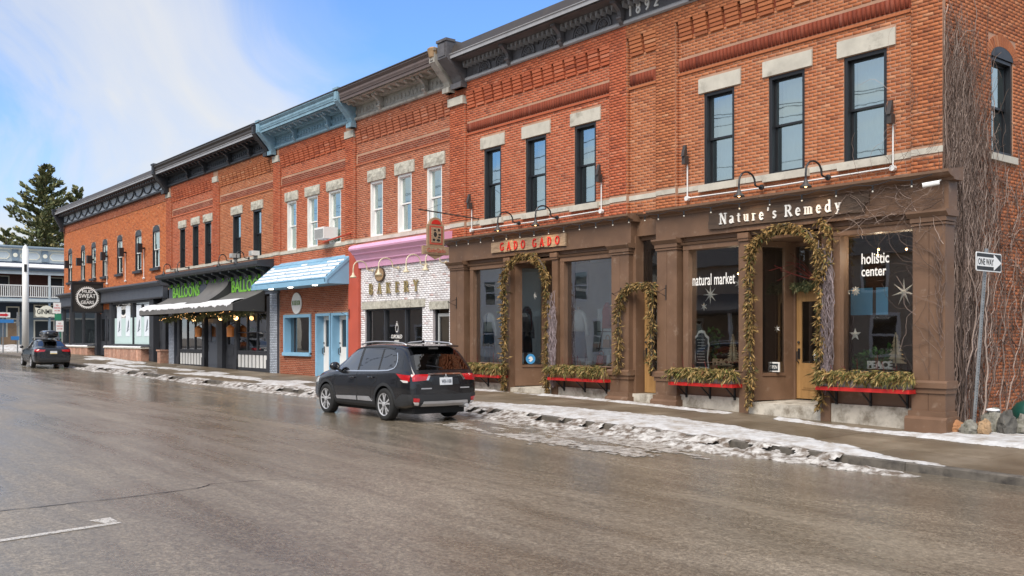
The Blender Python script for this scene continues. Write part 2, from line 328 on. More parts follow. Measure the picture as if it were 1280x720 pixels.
# ------------------------------------------------------------------ mesh helpers
def wloc(p):
    v = Vector((0, 0, 0))
    while p is not None: v += p.location; p = p.parent
    return v
def link(name, me, mat, parent=None, kind=None, smooth=False):
    o = bpy.data.objects.new(name, me); COL.objects.link(o)
    if mat: me.materials.append(MATS[mat])
    if parent: o.parent = parent
    if kind: o['kind'] = kind
    if smooth: me.polygons.foreach_set('use_smooth', [True]*len(me.polygons))
    return o
class MB:
    def __init__(s): s.v = []; s.f = []
    def add(s, vs, fs):
        n = len(s.v); s.v += [tuple(p) for p in vs]; s.f += [tuple(i+n for i in f) for f in fs]; return s
    def box(s, x0, x1, y0, y1, z0, z1):
        return s.add([(x0, y0, z0), (x1, y0, z0), (x1, y1, z0), (x0, y1, z0), (x0, y0, z1), (x1, y0, z1), (x1, y1, z1), (x0, y1, z1)],
                     [(0, 3, 2, 1), (4, 5, 6, 7), (0, 1, 5, 4), (1, 2, 6, 5), (2, 3, 7, 6), (3, 0, 4, 7)])
    def poly(s, pts): return s.add(pts, [tuple(range(len(pts)))])
    def ext(s, pts, d):
        """closed polygon pts extruded by vector d"""
        n = len(pts); d = Vector(d); a = [Vector(p) for p in pts]
        return s.add(a+[p+d for p in a], [tuple(range(n))[::-1], tuple(range(n, 2*n))]+[(i, (i+1) % n, n+(i+1) % n, n+i) for i in range(n)])
    def profx(s, prof, x0, x1): return s.ext([(x0, y, z) for y, z in prof], (x1-x0, 0, 0))
    def tube(s, pts, r, n=6, cap=True):
        pts = [Vector(p) for p in pts]; m = len(pts); rs = r if isinstance(r, (list, tuple)) else [r]*m
        vs = []; fs = []
        prev = None
        for i, p in enumerate(pts):
            t = (pts[min(i+1, m-1)]-pts[max(i-1, 0)])
            if t.length < 1e-9: t = Vector((0, 0, 1))
            t.normalize()
            if prev is None: u = t.orthogonal().normalized()
            else:
                u = prev-t*prev.dot(t)
                u = u.normalized() if u.length > 1e-6 else t.orthogonal().normalized()
            prev = u; q = t.cross(u)
            vs += [p+(u*cos(2*pi*k/n)+q*sin(2*pi*k/n))*rs[i] for k in range(n)]
        for i in range(m-1):
            fs += [(i*n+k, i*n+(k+1) % n, (i+1)*n+(k+1) % n, (i+1)*n+k) for k in range(n)]
        if cap: fs += [tuple(range(n))[::-1], tuple(range((m-1)*n, m*n))]
        return s.add(vs, fs)
    def lathe(s, prof, c, n=16, mat=None):
        c = Vector(c); vs = []; fs = []; mat = mat or Matrix.Identity(3)
        for r, z in prof: vs += [c+mat @ Vector((r*cos(2*pi*k/n), r*sin(2*pi*k/n), z)) for k in range(n)]
        for i in range(len(prof)-1): fs += [(i*n+k, i*n+(k+1) % n, (i+1)*n+(k+1) % n, (i+1)*n+k) for k in range(n)]
        fs += [tuple(range(n))[::-1], tuple(range((len(prof)-1)*n, len(prof)*n))]
        return s.add(vs, fs)
    def ball(s, c, r, n=8, sq=(1, 1, 1)):
        prof = [(max(1e-4, r*sin(pi*i/n)), -r*cos(pi*i/n)) for i in range(n+1)]
        return s.lathe(prof, c, n+2, Matrix.Diagonal(sq))
    def grid(s, P, m, n):
        """P rows m x cols n"""
        return s.add(P, [(i*n+j, i*n+j+1, (i+1)*n+j+1, (i+1)*n+j) for i in range(m-1) for j in range(n-1)])
    def obj(s, name, mat, parent=None, kind=None, smooth=False, fix=True):
        o = wloc(parent); me = bpy.data.meshes.new(name)
        me.from_pydata([(x-o.x, y-o.y, z-o.z) for x, y, z in s.v], [], s.f); me.update()
        if fix:
            b = bmesh.new(); b.from_mesh(me); bmesh.ops.recalc_face_normals(b, faces=b.faces); b.to_mesh(me); b.free()
        return link(name, me, mat, parent, kind, smooth)
def B(*a): return MB().box(*a)
def tag(o, label=None, cat=None, group=None, kind=None):
    for k, v in (('label', label), ('category', cat), ('group', group), ('kind', kind)):
        if v: o[k] = v
    return o
def thing(name, label, cat, loc=(0, 0, 0), group=None):
    o = bpy.data.objects.new(name, None); COL.objects.link(o); o.location = loc; o.empty_display_size = .2
    return tag(o, label, cat, group)
KIDS = {}
def dup(o, loc=None, rotz=None, label=None, parent=None):
    c = o.copy(); COL.objects.link(c); c.parent = parent
    if loc is not None: c.location = loc
    if rotz is not None: c.rotation_euler[2] = rotz
    if label: c['label'] = label
    for ch in [x for x in COL.objects if x.parent == o]: dup(ch, parent=c)
    return c

# brick and wall builders: a plane is ('f', y) facing the street or ('s', x) facing the side street
def P3(pl, u, w, z):
    return (u, pl[1]-w, z) if pl[0] == 'f' else (pl[1]+w, u, z)
def intervals(u0, u1, z0, z1, holes):
    iv = [(u0, u1)]
    for h0, h1, k0, k1 in holes:
        if k1 <= z0+.004 or k0 >= z1-.004: continue
        nv = []
        for a, b in iv:
            if h1 <= a or h0 >= b: nv.append((a, b)); continue
            if h0 > a: nv.append((a, h0))
            if h1 < b: nv.append((h1, b))
        iv = nv
    return iv
def brick_rects(u0, u1, z0, z1, holes=(), Lb=.212, H=.0725, j=.011):
    out = []; k0 = int(math.floor(z0/H+.5)); k1 = int(math.floor(z1/H+.5))
    for k in range(k0, k1):
        za, zb = k*H, k*H+H-j
        for a, b in intervals(u0, u1, za, zb, holes):
            off = (k % 2)*.5
            i = math.floor(a/Lb-off)
            while (i+off)*Lb < b:
                p, q = max(a, (i+off)*Lb), min(b, (i+off+1)*Lb-j)
                if q-p > .02: out.append((p, q, za, zb))
                i += 1
    return out
def brick_mesh(rects, pl, name, proud=.0045):
    a = np.array(rects, float).reshape(-1, 4); n = len(a)
    rng = np.random.RandomState(n); pr = proud+rng.uniform(-.002, .003, n)
    e = .0025
    u = np.stack([a[:, 0]+e, a[:, 1]-e, a[:, 1]-e, a[:, 0]+e, a[:, 0], a[:, 1], a[:, 1], a[:, 0]], 1)
    z = np.stack([a[:, 2]+e, a[:, 2]+e, a[:, 3]-e, a[:, 3]-e, a[:, 2], a[:, 2], a[:, 3], a[:, 3]], 1)
    w = np.stack([pr]*4+[np.full(n, -.004)]*4, 1)
    V = np.stack([u, pl[1]-w, z], 2) if pl[0] == 'f' else np.stack([pl[1]+w, u, z], 2)
    F = np.array([(0, 1, 2, 3), (0, 4, 5, 1), (1, 5, 6, 2), (2, 6, 7, 3), (3, 7, 4, 0)])
    F = (F[None]+(np.arange(n)*8)[:, None, None]).reshape(-1, 4)
    me = bpy.data.meshes.new(name)
    me.vertices.add(n*8); me.vertices.foreach_set('co', V.reshape(-1).astype(np.float32))
    me.loops.add(len(F)*4); me.loops.foreach_set('vertex_index', F.reshape(-1).astype(np.int32))
    me.polygons.add(len(F)); me.polygons.foreach_set('loop_start', (np.arange(len(F))*4).astype(np.int32))
    me.update(calc_edges=True); me.validate()
    return me
def bricks(parent, mat, rects, pl, proud=.0045):
    me = brick_mesh(rects, pl, 'brickwork', proud)
    o = link('brickwork', me, mat, parent, 'stuff'); o.location = -wloc(parent); return o
def wallbox(mb, u0, u1, z0, z1, holes, pl, t):
    """solid wall t thick behind plane pl with openings"""
    us = sorted({u0, u1, *[min(max(h[i], u0), u1) for h in holes for i in (0, 1)]})
    zs = sorted({z0, z1, *[min(max(h[i], z0), z1) for h in holes for i in (2, 3)]})
    for za, zb in zip(zs, zs[1:]):
        for a, b in intervals(u0, u1, za, zb, holes):
            if pl[0] == 'f': mb.box(a, b, pl[1], pl[1]+t, za, zb)
            else: mb.box(pl[1]-t, pl[1], a, b, za, zb)
    return mb

# ------------------------------------------------------------------ lettering
def text_flat(body, w=None, h=.3, bold=0., extrude=.004):
    cu = bpy.data.curves.new('t', 'FONT'); cu.body = body; cu.size = 1; cu.extrude = .01; cu.offset = bold
    cu.resolution_u = 3
    o = bpy.data.objects.new('t', cu); COL.objects.link(o)
    dg = bpy.context.evaluated_depsgraph_get(); me = bpy.data.meshes.new_from_object(o.evaluated_get(dg))
    vs = [Vector(v.co) for v in me.vertices]; fs = [tuple(p.vertices) for p in me.polygons]
    bpy.data.objects.remove(o); bpy.data.curves.remove(cu); bpy.data.meshes.remove(me)
    x0, x1 = min(v.x for v in vs), max(v.x for v in vs); y0, y1 = min(v.y for v in vs), max(v.y for v in vs)
    sy = h/(y1-y0); sx = sy if w is None else w/(x1-x0)
    return [((v.x-x0)*sx, (v.y-y0)*sy, (v.z+.01)/.02*extrude) for v in vs], fs
def place_text(mb, body, pl, u, z, w=None, h=.3, off=.0, bold=0., extrude=.006, center=False):
    vs, fs = text_flat(body, w, h, bold, extrude)
    if center: u -= max(v[0] for v in vs)/2
    mb.add([P3(pl, u+a, off+c, z+b) for a, b, c in vs], fs); return mb
def arc(cx, cy, rx, ry, a0, a1, n=9): return [(cx+rx*cos(rad(a0+(a1-a0)*i/n)), cy+ry*sin(rad(a0+(a1-a0)*i/n))) for i in range(n+1)]
S_ = lambda x, y, s=.14: [(x-s, y), (x+s, y)]
# stroke glyphs with serifs: width, [(thick, points)]
T, t_ = .15, .075
GL = {
 'N': (.8, [(t_, [(.12, 0), (.12, 1)]), (T, [(.14, 1), (.68, 0)]), (t_, [(.68, 0), (.68, 1)]), (t_, S_(.12, .03)), (t_, S_(.12, .97)), (t_, S_(.68, .97))]),
 'a': (.52, [(t_, arc(.24, .5, .15, .16, 150, 0)), (T, [(.39, .5), (.39, .06)]), (T, arc(.22, .17, .14, .14, 60, 330)), (t_, [(.39, .06), (.5, .03)])]),
 't': (.4, [(T, [(.2, .8), (.2, .12)]), (t_, arc(.29, .12, .09, .09, 180, 300)), (t_, [(.05, .62), (.38, .62)])]),
 'u': (.6, [(T, [(.14, .62), (.14, .2)]), (t_, arc(.28, .18, .14, .15, 180, 340)), (T, [(.46, .62), (.46, .04)]), (t_, S_(.1, .63, .09)), (t_, S_(.42, .63, .09)), (t_, S_(.5, .03, .07))]),
 'r': (.45, [(T, [(.16, .62), (.16, .03)]), (t_, arc(.3, .45, .14, .16, 170, 50)), (t_, S_(.16, .03, .13)), (t_, S_(.1, .63, .08))]),
 'e': (.52, [(T, arc(.26, .32, .18, .3, 75, 310)), (t_, arc(.26, .32, .18, .3, 90, 0)), (t_, [(.08, .34), (.44, .34)])]),
 "'": (.22, [(T*.8, [(.12, 1), (.09, .74)])]),
 's': (.44, [(T*.8, arc(.22, .47, .12, .14, 30, 250)), (T*.8, arc(.2, .17, .13, .15, 80, -150))]),
 'R': (.78, [(T, [(.16, 0), (.16, 1)]), (t_, [(.16, .97), (.36, .97)]), (T, arc(.38, .73, .22, .24, 85, -90)), (t_, [(.16, .49), (.4, .49)]), (T, [(.4, .49), (.7, .02)]), (t_, S_(.16, .03)), (t_, S_(.12, .97, .1)), (t_, S_(.7, .03, .08))]),
 'm': (.86, [(T, [(.14, .62), (.14, .03)]), (t_, arc(.28, .46, .14, .16, 170, 20)), (T, [(.43, .5), (.43, .03)]), (t_, arc(.57, .46, .14, .16, 170, 20)), (T, [(.72, .5), (.72, .03)]), (t_, S_(.14, .03, .11)), (t_, S_(.43, .03, .1)), (t_, S_(.72, .03, .11)), (t_, S_(.09, .63, .08))]),
 'd': (.6, [(T, [(.44, 1), (.44, .03)]), (T*.85, arc(.25, .31, .18, .3, 60, 300)), (t_, S_(.39, .99, .08)), (t_, S_(.5, .03, .07))]),
 'y': (.56, [(T, [(.12, .62), (.3, .04)]), (t_, [(.46, .62), (.2, -.24)]), (t_, [(.2, -.24), (.08, -.22)]), (t_, S_(.12, .63, .1)), (t_, S_(.46, .63, .09))]),
 'G': (.8, [(T, arc(.42, .5, .3, .47, 50, 310)), (T, [(.66, .44), (.66, .1)]), (t_, S_(.6, .44)), (t_, [(.6, .86), (.66, .97)])]),
 'A': (.78, [(t_, [(.1, 0), (.38, 1)]), (T, [(.38, 1), (.66, 0)]), (t_, [(.2, .34), (.56, .34)]), (t_, S_(.1, .03, .1)), (t_, S_(.66, .03, .12))]),
 'D': (.8, [(T, [(.18, 0), (.18, 1)]), (T*.9, arc(.3, .5, .36, .47, 88, -88)), (t_, [(.08, .97), (.34, .97)]), (t_, [(.08, .03), (.34, .03)])]),
 'O': (.84, [(T, arc(.42, .5, .3, .46, 0, 360, 16))]),
 'B': (.7, [(T, [(.18, 0), (.18, 1)]), (T, arc(.34, .75, .2, .23, 88, -88)), (T, arc(.36, .26, .24, .25, 88, -88)), (t_, [(.08, .97), (.36, .97)]), (t_, [(.16, .5), (.36, .5)]), (t_, [(.08, .03), (.36, .03)])]),
 'K': (.78, [(T, [(.18, 0), (.18, 1)]), (t_, [(.2, .42), (.62, .98)]), (T, [(.34, .56), (.66, .02)]), (t_, S_(.18, .03)), (t_, S_(.18, .97)), (t_, S_(.64, .97, .12)), (t_, S_(.66, .03, .12))]),
 'E': (.66, [(T, [(.18, 0), (.18, 1)]), (t_, [(.08, .97), (.56, .97)]), (t_, [(.16, .52), (.44, .52)]), (t_, [(.08, .03), (.58, .03)]), (t_, [(.56, .97), (.56, .8)]), (t_, [(.58, .03), (.58, .2)])]),
 'Y': (.74, [(T, [(.08, 1), (.37, .46)]), (t_, [(.66, 1), (.37, .46)]), (T, [(.37, .5), (.37, 0)]), (t_, S_(.37, .03)), (t_, S_(.1, .97, .12)), (t_, S_(.64, .97, .1))]),
 '1': (.4, [(.17, [(.22, 0), (.22, 1)]), (.1, [(.22, .98), (.08, .84)])]),
 '8': (.6, [(.15, arc(.3, .74, .17, .22, 0, 360, 14)), (.15, arc(.3, .26, .2, .24, 0, 360, 14))]),
 '9': (.6, [(.15, arc(.3, .7, .19, .26, 0, 360, 14)), (.15, arc(.1, .62, .39, .6, 10, -75))]),
 '2': (.6, [(.15, arc(.3, .73, .19, .24, 160, -30)), (.15, [(.47, .62), (.1, .07)]), (.15, [(.1, .07), (.52, .07)])]),
}
def glyph(ch, pl, u, z, h, off, d, sx=1.):
    """one raised letter built from strokes"""
    m = MB(); wd, st = GL[ch]
    for th, pts in st:
        for (a, b), (c, e) in zip(pts, pts[1:]):
            dx, dy = (c-a)*sx, e-b; ln = math.hypot(dx, dy) or 1; nx, ny = -dy/ln*th/2, dx/ln*th/2; ex, ey = dx/ln*th*.28, dy/ln*th*.28
            q = [(a*sx-ex+nx, b-ey+ny), (a*sx-ex-nx, b-ey-ny), (c*sx+ex-nx, e+ey-ny), (c*sx+ex+nx, e+ey+ny)]
            dd = d*R(.95, 1.05)
            vs = [P3(pl, u+x*h, off, z+y*h) for x, y in q]+[P3(pl, u+x*h, off+dd, z+y*h) for x, y in q]
            m.add(vs, [(3, 2, 1, 0), (4, 5, 6, 7), (0, 1, 5, 4), (1, 2, 6, 5), (2, 3, 7, 6), (3, 0, 4, 7)])
    return m, wd*h*sx
def letters(parent, s, pl, u, z, h, mat, track, off=.02, d=.03, sx=1., space=.45, rise=None):
    for i, ch in enumerate(s):
        if ch == ' ': u += space*h*sx; continue
        hh = h; m, wd = glyph(ch, pl, u, z+(rise(i) if rise else 0), hh, off, d, sx)
        m.obj('letter', mat, parent); u += wd+track
    return u

# ------------------------------------------------------------------ ground, road, pavement, snow
GX = [(-3000, 1.4), (-200, 1.3), (-100, 1.0), (-80, .85), (-72, .78), (-66, .71), (-54, .485), (-39, .30), (-28, .24), (-18, .2), (-9.4, 0), (0, -.18), (20, -.5), (60, -1), (3000, -1.2)]
def gz(x):
    def f(x):
        for (a, za), (b, zb) in zip(GX, GX[1:]):
            if a <= x <= b: return za+(zb-za)*(x-a)/(b-a)
    return (f(x-1.5)+2*f(x)+f(x+1.5))/4
rz = lambda x: gz(x)-.2
KERB = 13.85
sz = lambda x, y: gz(x)-.075*max(0, min(1, (17.8-y)/3.95))
def ns(x, y, s, k=0.): return noise.noise(Vector((x*s, y*s, k)))
def sheet(name, mat, xs, ys, zf, keep=None, **k):
    m = MB(); idx = {}
    def vi(i, j):
        if (i, j) not in idx: idx[i, j] = len(m.v); m.v.append((xs[i], ys[j], zf(xs[i], ys[j])))
        return idx[i, j]
    for i in range(len(xs)-1):
        for j in range(len(ys)-1):
            if keep is None or keep((xs[i]+xs[i+1])/2, (ys[j]+ys[j+1])/2):
                m.f.append((vi(i, j), vi(i+1, j), vi(i+1, j+1), vi(i, j+1)))
    return m.obj(name, mat, kind='structure', smooth=True, fix=False)
fr = lambda a, b, s: [a+(b-a)*i/max(1, round((b-a)/s)) for i in range(max(1, round((b-a)/s))+1)]
M('bare_ground', (.13, .105, .08), .9, .3, 2, .5)
sheet('ground', 'bare_ground', [-2500, -900, -400, -200]+fr(-120, 60, 4)+[150, 400, 1000, 2500], [-2500, -800, -300, -100, -40, -12, -9, 0, 10, 20, 40, 100, 300, 800, 2500], lambda x, y: gz(x)-.27)
sheet('road', 'wet_asphalt', fr(-97, 60, 1.5), fr(-9, KERB+.02, 1.2)+fr(14.6, 60, 6), lambda x, y: rz(x)+.03*ns(x, y, .12),
      lambda x, y: y < KERB+.05 or x < -76.2)
# side pavement slabs, every slab a piece of its own
walk = sheet('sidewalk', 'damp_concrete', fr(-76, 45, 3), [KERB+.16, 16, 17.7, 20, 45], lambda x, y: sz(x, y)-.03, lambda x, y: y < 19 or x > -9.4)
rows = [(KERB+.165, 15.15), (15.16, 16.45), (16.46, 17.82)]
x = -75.6; nsl = 0
while x < 6:
    Ls = 1.52
    for ya, yb in rows:
        dz = R(-.003, .004)
        m = MB(); g = .006
        P = [(x+g, ya), (x+Ls-g, ya), (x+Ls-g, yb-g), (x+g, yb-g)]
        m.add([(a, b, sz(a, b)+dz) for a, b in P]+[(a, b, sz(a, b)-.03) for a, b in P], [(0, 1, 2, 3), (0, 4, 5, 1), (1, 5, 6, 2), (2, 6, 7, 3), (3, 7, 4, 0)])
        m.obj('paving_slab', 'damp_concrete', walk)
    x += Ls
kerb = thing('kerb', None, None); del_k = kerb; kerb['kind'] = 'structure'
x = -75.6
while x < 6:
    m = MB(); xe = x+2.42; a = .006
    zt = lambda q: sz(q, KERB)+.004
    m.add([(x+a, KERB, zt(x)-.02), (xe-a, KERB, zt(xe)-.02), (xe-a, KERB+.025, zt(xe)), (x+a, KERB+.025, zt(x)), (xe-a, KERB+.155, zt(xe)), (x+a, KERB+.155, zt(x)),
           (x+a, KERB-.01, rz(x)-.1), (xe-a, KERB-.01, rz(xe)-.1)], [(0, 1, 2, 3), (3, 2, 4, 5), (0, 6, 7, 1), (0, 3, 5, 6), (1, 7, 4, 2)])
    m.obj('kerb_stone', 'kerb_stone', kerb); x += 2.42

def snow(name, label, mat, x0, x1, y0, y1, st, hf, zf, cat='snow', st2=None):
    """thin lying snow: height field cut where it thins out to nothing"""
    xs, ys = fr(x0, x1, st), fr(y0, y1, st2 or st); H = {}; m = MB(); idx = {}
    for i, x in enumerate(xs):
        for j, y in enumerate(ys): H[i, j] = hf(x, y)
    def vi(i, j):
        if (i, j) not in idx:
            idx[i, j] = len(m.v); h = H[i, j]; m.v.append((xs[i], ys[j], zf(xs[i], ys[j])+max(h, -.06)))
        return idx[i, j]
    for i in range(len(xs)-1):
        for j in range(len(ys)-1):
            c = [(i, j), (i+1, j), (i+1, j+1), (i, j+1)]
            if any(H[k] > 0 for k in c): m.f.append(tuple(vi(*k) for k in c))
    o = m.obj(name, mat, smooth=True, fix=False); return tag(o, label, cat, None, 'stuff')
fb = lambda x, y, s, k: .6*ns(x, y, s, k)+.3*ns(x, y, s*2.3, k+5)+.2*ns(x, y, s*5.1, k+9)
def tri(v, a, b, c, d): # trapezoid window
    return 1 if b <= v <= c else max(0, (v-a)/(b-a)) if v < b else max(0, (d-v)/(d-c))
def bank(x, y):     # snow strip along the kerb top, right of the suv
    top = 15.05 if x < -15 else 15.3-.19*(x+15)**1 if x < -8 else 14
    top = np.interp(x, [-21, -19.5, -17, -14, -11, -9.2, -8.0], [14.4, 14.75, 15.4, 15.75, 15.3, 14.7, 14.1])
    lo = KERB+.05
    ed = .30*fb(x, y, 1.1, 2)+.09*ns(x, y, 7, 5)
    e = min((y-lo)+.05*ns(x, y, 3, 4)+max(0, ed)*.25, top-y+ed)
    e = min(e, (x+21.5)*.5, (-7.3-x)*.4+.2*fb(x, y, 2, 3))
    return min(.055, .16*e)+(.028*fb(x, y, 4, 1)+.014*ns(x, y, 13, 3))*min(1, max(0, e)/.12)-.004
snow('snow_bank', 'long trodden snow strip on the pavement edge right of the black suv', 'snow', -21.5, -7.0, KERB-.35, 16.2, .045, bank, lambda x, y: sz(x, y)+.006 if y > KERB else sz(x, KERB)-.0)
def gutter(x, y):
    e = (.16+.16*tri(x, -20, -17, -11, -9))-abs(y-(13.42-.12*tri(x, -20, -17, -11, -9)+.12*ns(x, 0, .5, 7)))+.24*fb(x, y, 1.6, 4)+.10*ns(x, y, 11, 6)
    e = min(e+.10*tri(x, -11.5, -9.8, -8.6, -7.6), (x+24)*.3, (-7.4-x)*.35)
    return .22*e*(1.2 if x > -17 else 1)-.006
snow('gutter_slush', 'dirty snow ridge along the gutter below the kerb right of the suv', 'snow_dirty', -24, -7.2, 12.6, KERB-.005, .045, gutter, lambda x, y: rz(x))
def kerb_lump(x, y):
    e = .55*ns(x*.5, y, 1.3, 71)+.35*ns(x, y, 3.0, 72)+.08*ns(x, y, 9, 73)+.02
    return .09*min(e, (x+21)*.2, (-8.2-x)*.25, (y-KERB+.5)*1.6, (KERB+.3-y)*1.6)
def kerb_base(x, y):
    f = min(1, max(0, (y-KERB+.42)/.42)); return rz(x)+(sz(x, KERB)+.012-rz(x))*f**1.6
snow('kerb_snow', 'broken lumps of dirty snow slumped over the kerb right of the suv', 'snow_dirty', -21, -8, KERB-.5, KERB+.3, .045, kerb_lump, kerb_base)
snow('kerb_snow', 'broken lumps of dirty snow slumped over the kerb left of the suv', 'snow_dirty', -52, -23, KERB-.5, KERB+.3, .09, lambda x, y: .09*min(.6*ns(x*.4, y, 1.1, 81)+.3*ns(x, y, 3, 82)-.02, (y-KERB+.5)*1.6, (KERB+.3-y)*1.6), kerb_base)
def slushf(x, y):
    e = .50*ns(x*.3, y, 1.6, 11)+.42*ns(x*.35, y, 5, 12)+.3*ns(x*.5, y, 12, 13)-.04
    w = tri(x, -20, -17.5, -11.5, -9.2)*tri(y, 10.4, 11.6, 13.4, 14)
    return .020*(1.25*e-1.0+1.06*w)
snow('road_slush', 'thin grey streaks of slush on the wet road behind the suv', 'slush', -20, -9, 10.2, 13.5, .05, slushf, lambda x, y: rz(x)+.004, 'slush')
def bldg_snow(x, y):
    c = np.interp(x, [-26, -22, -17, -14.6, -13.2, -12.2, -10.4, -9, -6], [17.55, 17.5, 17.35, 17.3, 17.4, 17.25, 16.95, 17.1, 17.3])
    w = .16+.10*ns(x, 0, .8, 21)
    if -22.8 < x < -20.6: w -= .12
    if -14 < x < -12.7: w -= .6
    if x > -9.3: w = .3+.3*(x+9.3)*.3
    e = w-abs(y-c)+.12*fb(x, y, 2, 6)+.05*ns(x, y, 9, 6)
    return min(.05, .25*e)
snow('wall_foot_snow', 'thin band of snow along the foot of the brown shopfronts', 'snow', -25.4, -6.0, 16.5, 17.9, .05, bldg_snow, lambda x, y: sz(x, y)+.003)
def corner_snow(x, y): return min(.05, .2*(min(y-17.1, 21-y, x+9.3, -5.8-x)+.25*fb(x, y, 1.4, 8)))
snow('corner_snow', 'snow lying among the rocks at the foot of the vine covered wall', 'snow', -9.3, -5.8, 17, 21, .08, corner_snow, lambda x, y: sz(x, 17)+.003)
def left_walk(x, y):
    e = .10+.45*ns(x*.3, y, 1.2, 31)+.2*ns(x, y, 2.2, 33)-.30*abs(y-np.interp(x, [-64, -50, -40, -26], [16.9, 15.9, 15.4, 14.6]))
    e = min(e, (x+64)*.2, (-22-x)*.2)
    return min(.06, .2*e)
snow('walk_snow', 'broken streaks of snow on the pavement before the black awning', 'snow', -64, -22, KERB+.1, 17.5, .1, left_walk, lambda x, y: sz(x, y)+.004, st2=.08)
def left_gutter(x, y):
    e = .20-abs(y-(13.42+.1*ns(x, 0, .4, 37)))+.26*fb(x, y, 1.1, 34)
    e = min(e, (x+60)*.2)
    return min(.16, .3*e)
snow('gutter_snow', 'lumpy dirty snow in the gutter between the two parked cars', 'snow_dirty', -60, -23, 12.6, KERB-.03, .09, left_gutter, lambda x, y: rz(x))
snow('doorway_snow', 'snow patch on the pavement in front of the stone plinth', 'snow', -63, -52, 15.6, 17.4, .1, lambda x, y: min(.07, .2*(.32-abs(y-16.9+.04*(x+57))+.3*fb(x, y, .7, 41)-.02*abs(x+58)**1.2)), lambda x, y: sz(x, y)+.006)
snow('kerb_end_snow', 'snow heap on the pavement just right of the far sedan', 'snow', -56, -44, KERB-.1, 15.2, .1, lambda x, y: min(.12, .25*(.5-abs(y-14.3)+.3*fb(x, y, .7, 43)-.09*abs(x+50))), lambda x, y: sz(x, y)+.003)
snow('far_snow', 'snow bank along the side street before the pale blue balcony building', 'snow', -96, -79, 12, 34, .3, lambda x, y: min(.7, .35*(1.6-abs(x+91-.1*(y-18))+.9*fb(x, y, .35, 51))), lambda x, y: rz(x)+.01)
def ribbon(name, label, pts, ws, mat, cat, dz):
    m = MB(); P = []
    for i, (x, y) in enumerate(pts):
        a = Vector(pts[max(0, i-1)]); b = Vector(pts[min(len(pts)-1, i+1)]); t = (b-a).normalized(); n = Vector((-t.y, t.x))*ws[i]/2
        for s in (-1, 1): q = Vector((x, y))+n*s; P.append((q.x, q.y, rz(q.x)+.03*ns(q.x, q.y, .12)+dz))
    m.grid(P, len(pts), 2); return tag(m.obj(name, mat, fix=False), label, cat)
cp = []
for (a, b), (c, d) in zip([(-11.9, 2.2), (-11.99, 3.36), (-12.13, 4.52), (-12.38, 4.79)], [(-11.99, 3.36), (-12.13, 4.52), (-12.38, 4.79), (-12.26, 6.2)]):
    cp += [(a+(c-a)*i/9+R(-.025, .025), b+(d-b)*i/9) for i in range(9)]
o = ribbon('road_crack', None, cp, [R(.008, .03)*min(1, (len(cp)-i)/8) for i in range(len(cp))], 'crack_tar', None, .006); o['kind'] = 'structure'
def marking():
    m, nt, b = newmat('worn_paint'); L = nt.links.new; out = nt.nodes['Material Output']
    n = nd(nt, 'ShaderNodeTexNoise', Scale=26., Detail=8., Roughness=.75); L(coords(nt), n.inputs[0])
    b.inputs['Base Color'].default_value = (.62, .58, .52, 1); b.inputs['Roughness'].default_value = .45
    t = nd(nt, 'ShaderNodeBsdfTransparent'); ms = nd(nt, 'ShaderNodeMixShader')
    L(ramp(nt, n.outputs[0], [(.36, 0.), (.52, .85)]), ms.inputs[0]); L(t.outputs[0], ms.inputs[1]); L(b.outputs[0], ms.inputs[2]); L(ms.outputs[0], out.inputs[0])
marking()
mk = ribbon('parking_line', None, [(-10.15, .9), (-10.35, 1.95), (-10.45, 2.5), (-10.57, 3.12)], [.1]*4, 'worn_paint', None, .008); mk['kind'] = 'structure'
mk = ribbon('parking_tick', None, [(-10.86, 3.0), (-10.62, 3.05)], [.24, .14], 'worn_paint', None, .008); mk['kind'] = 'structure'

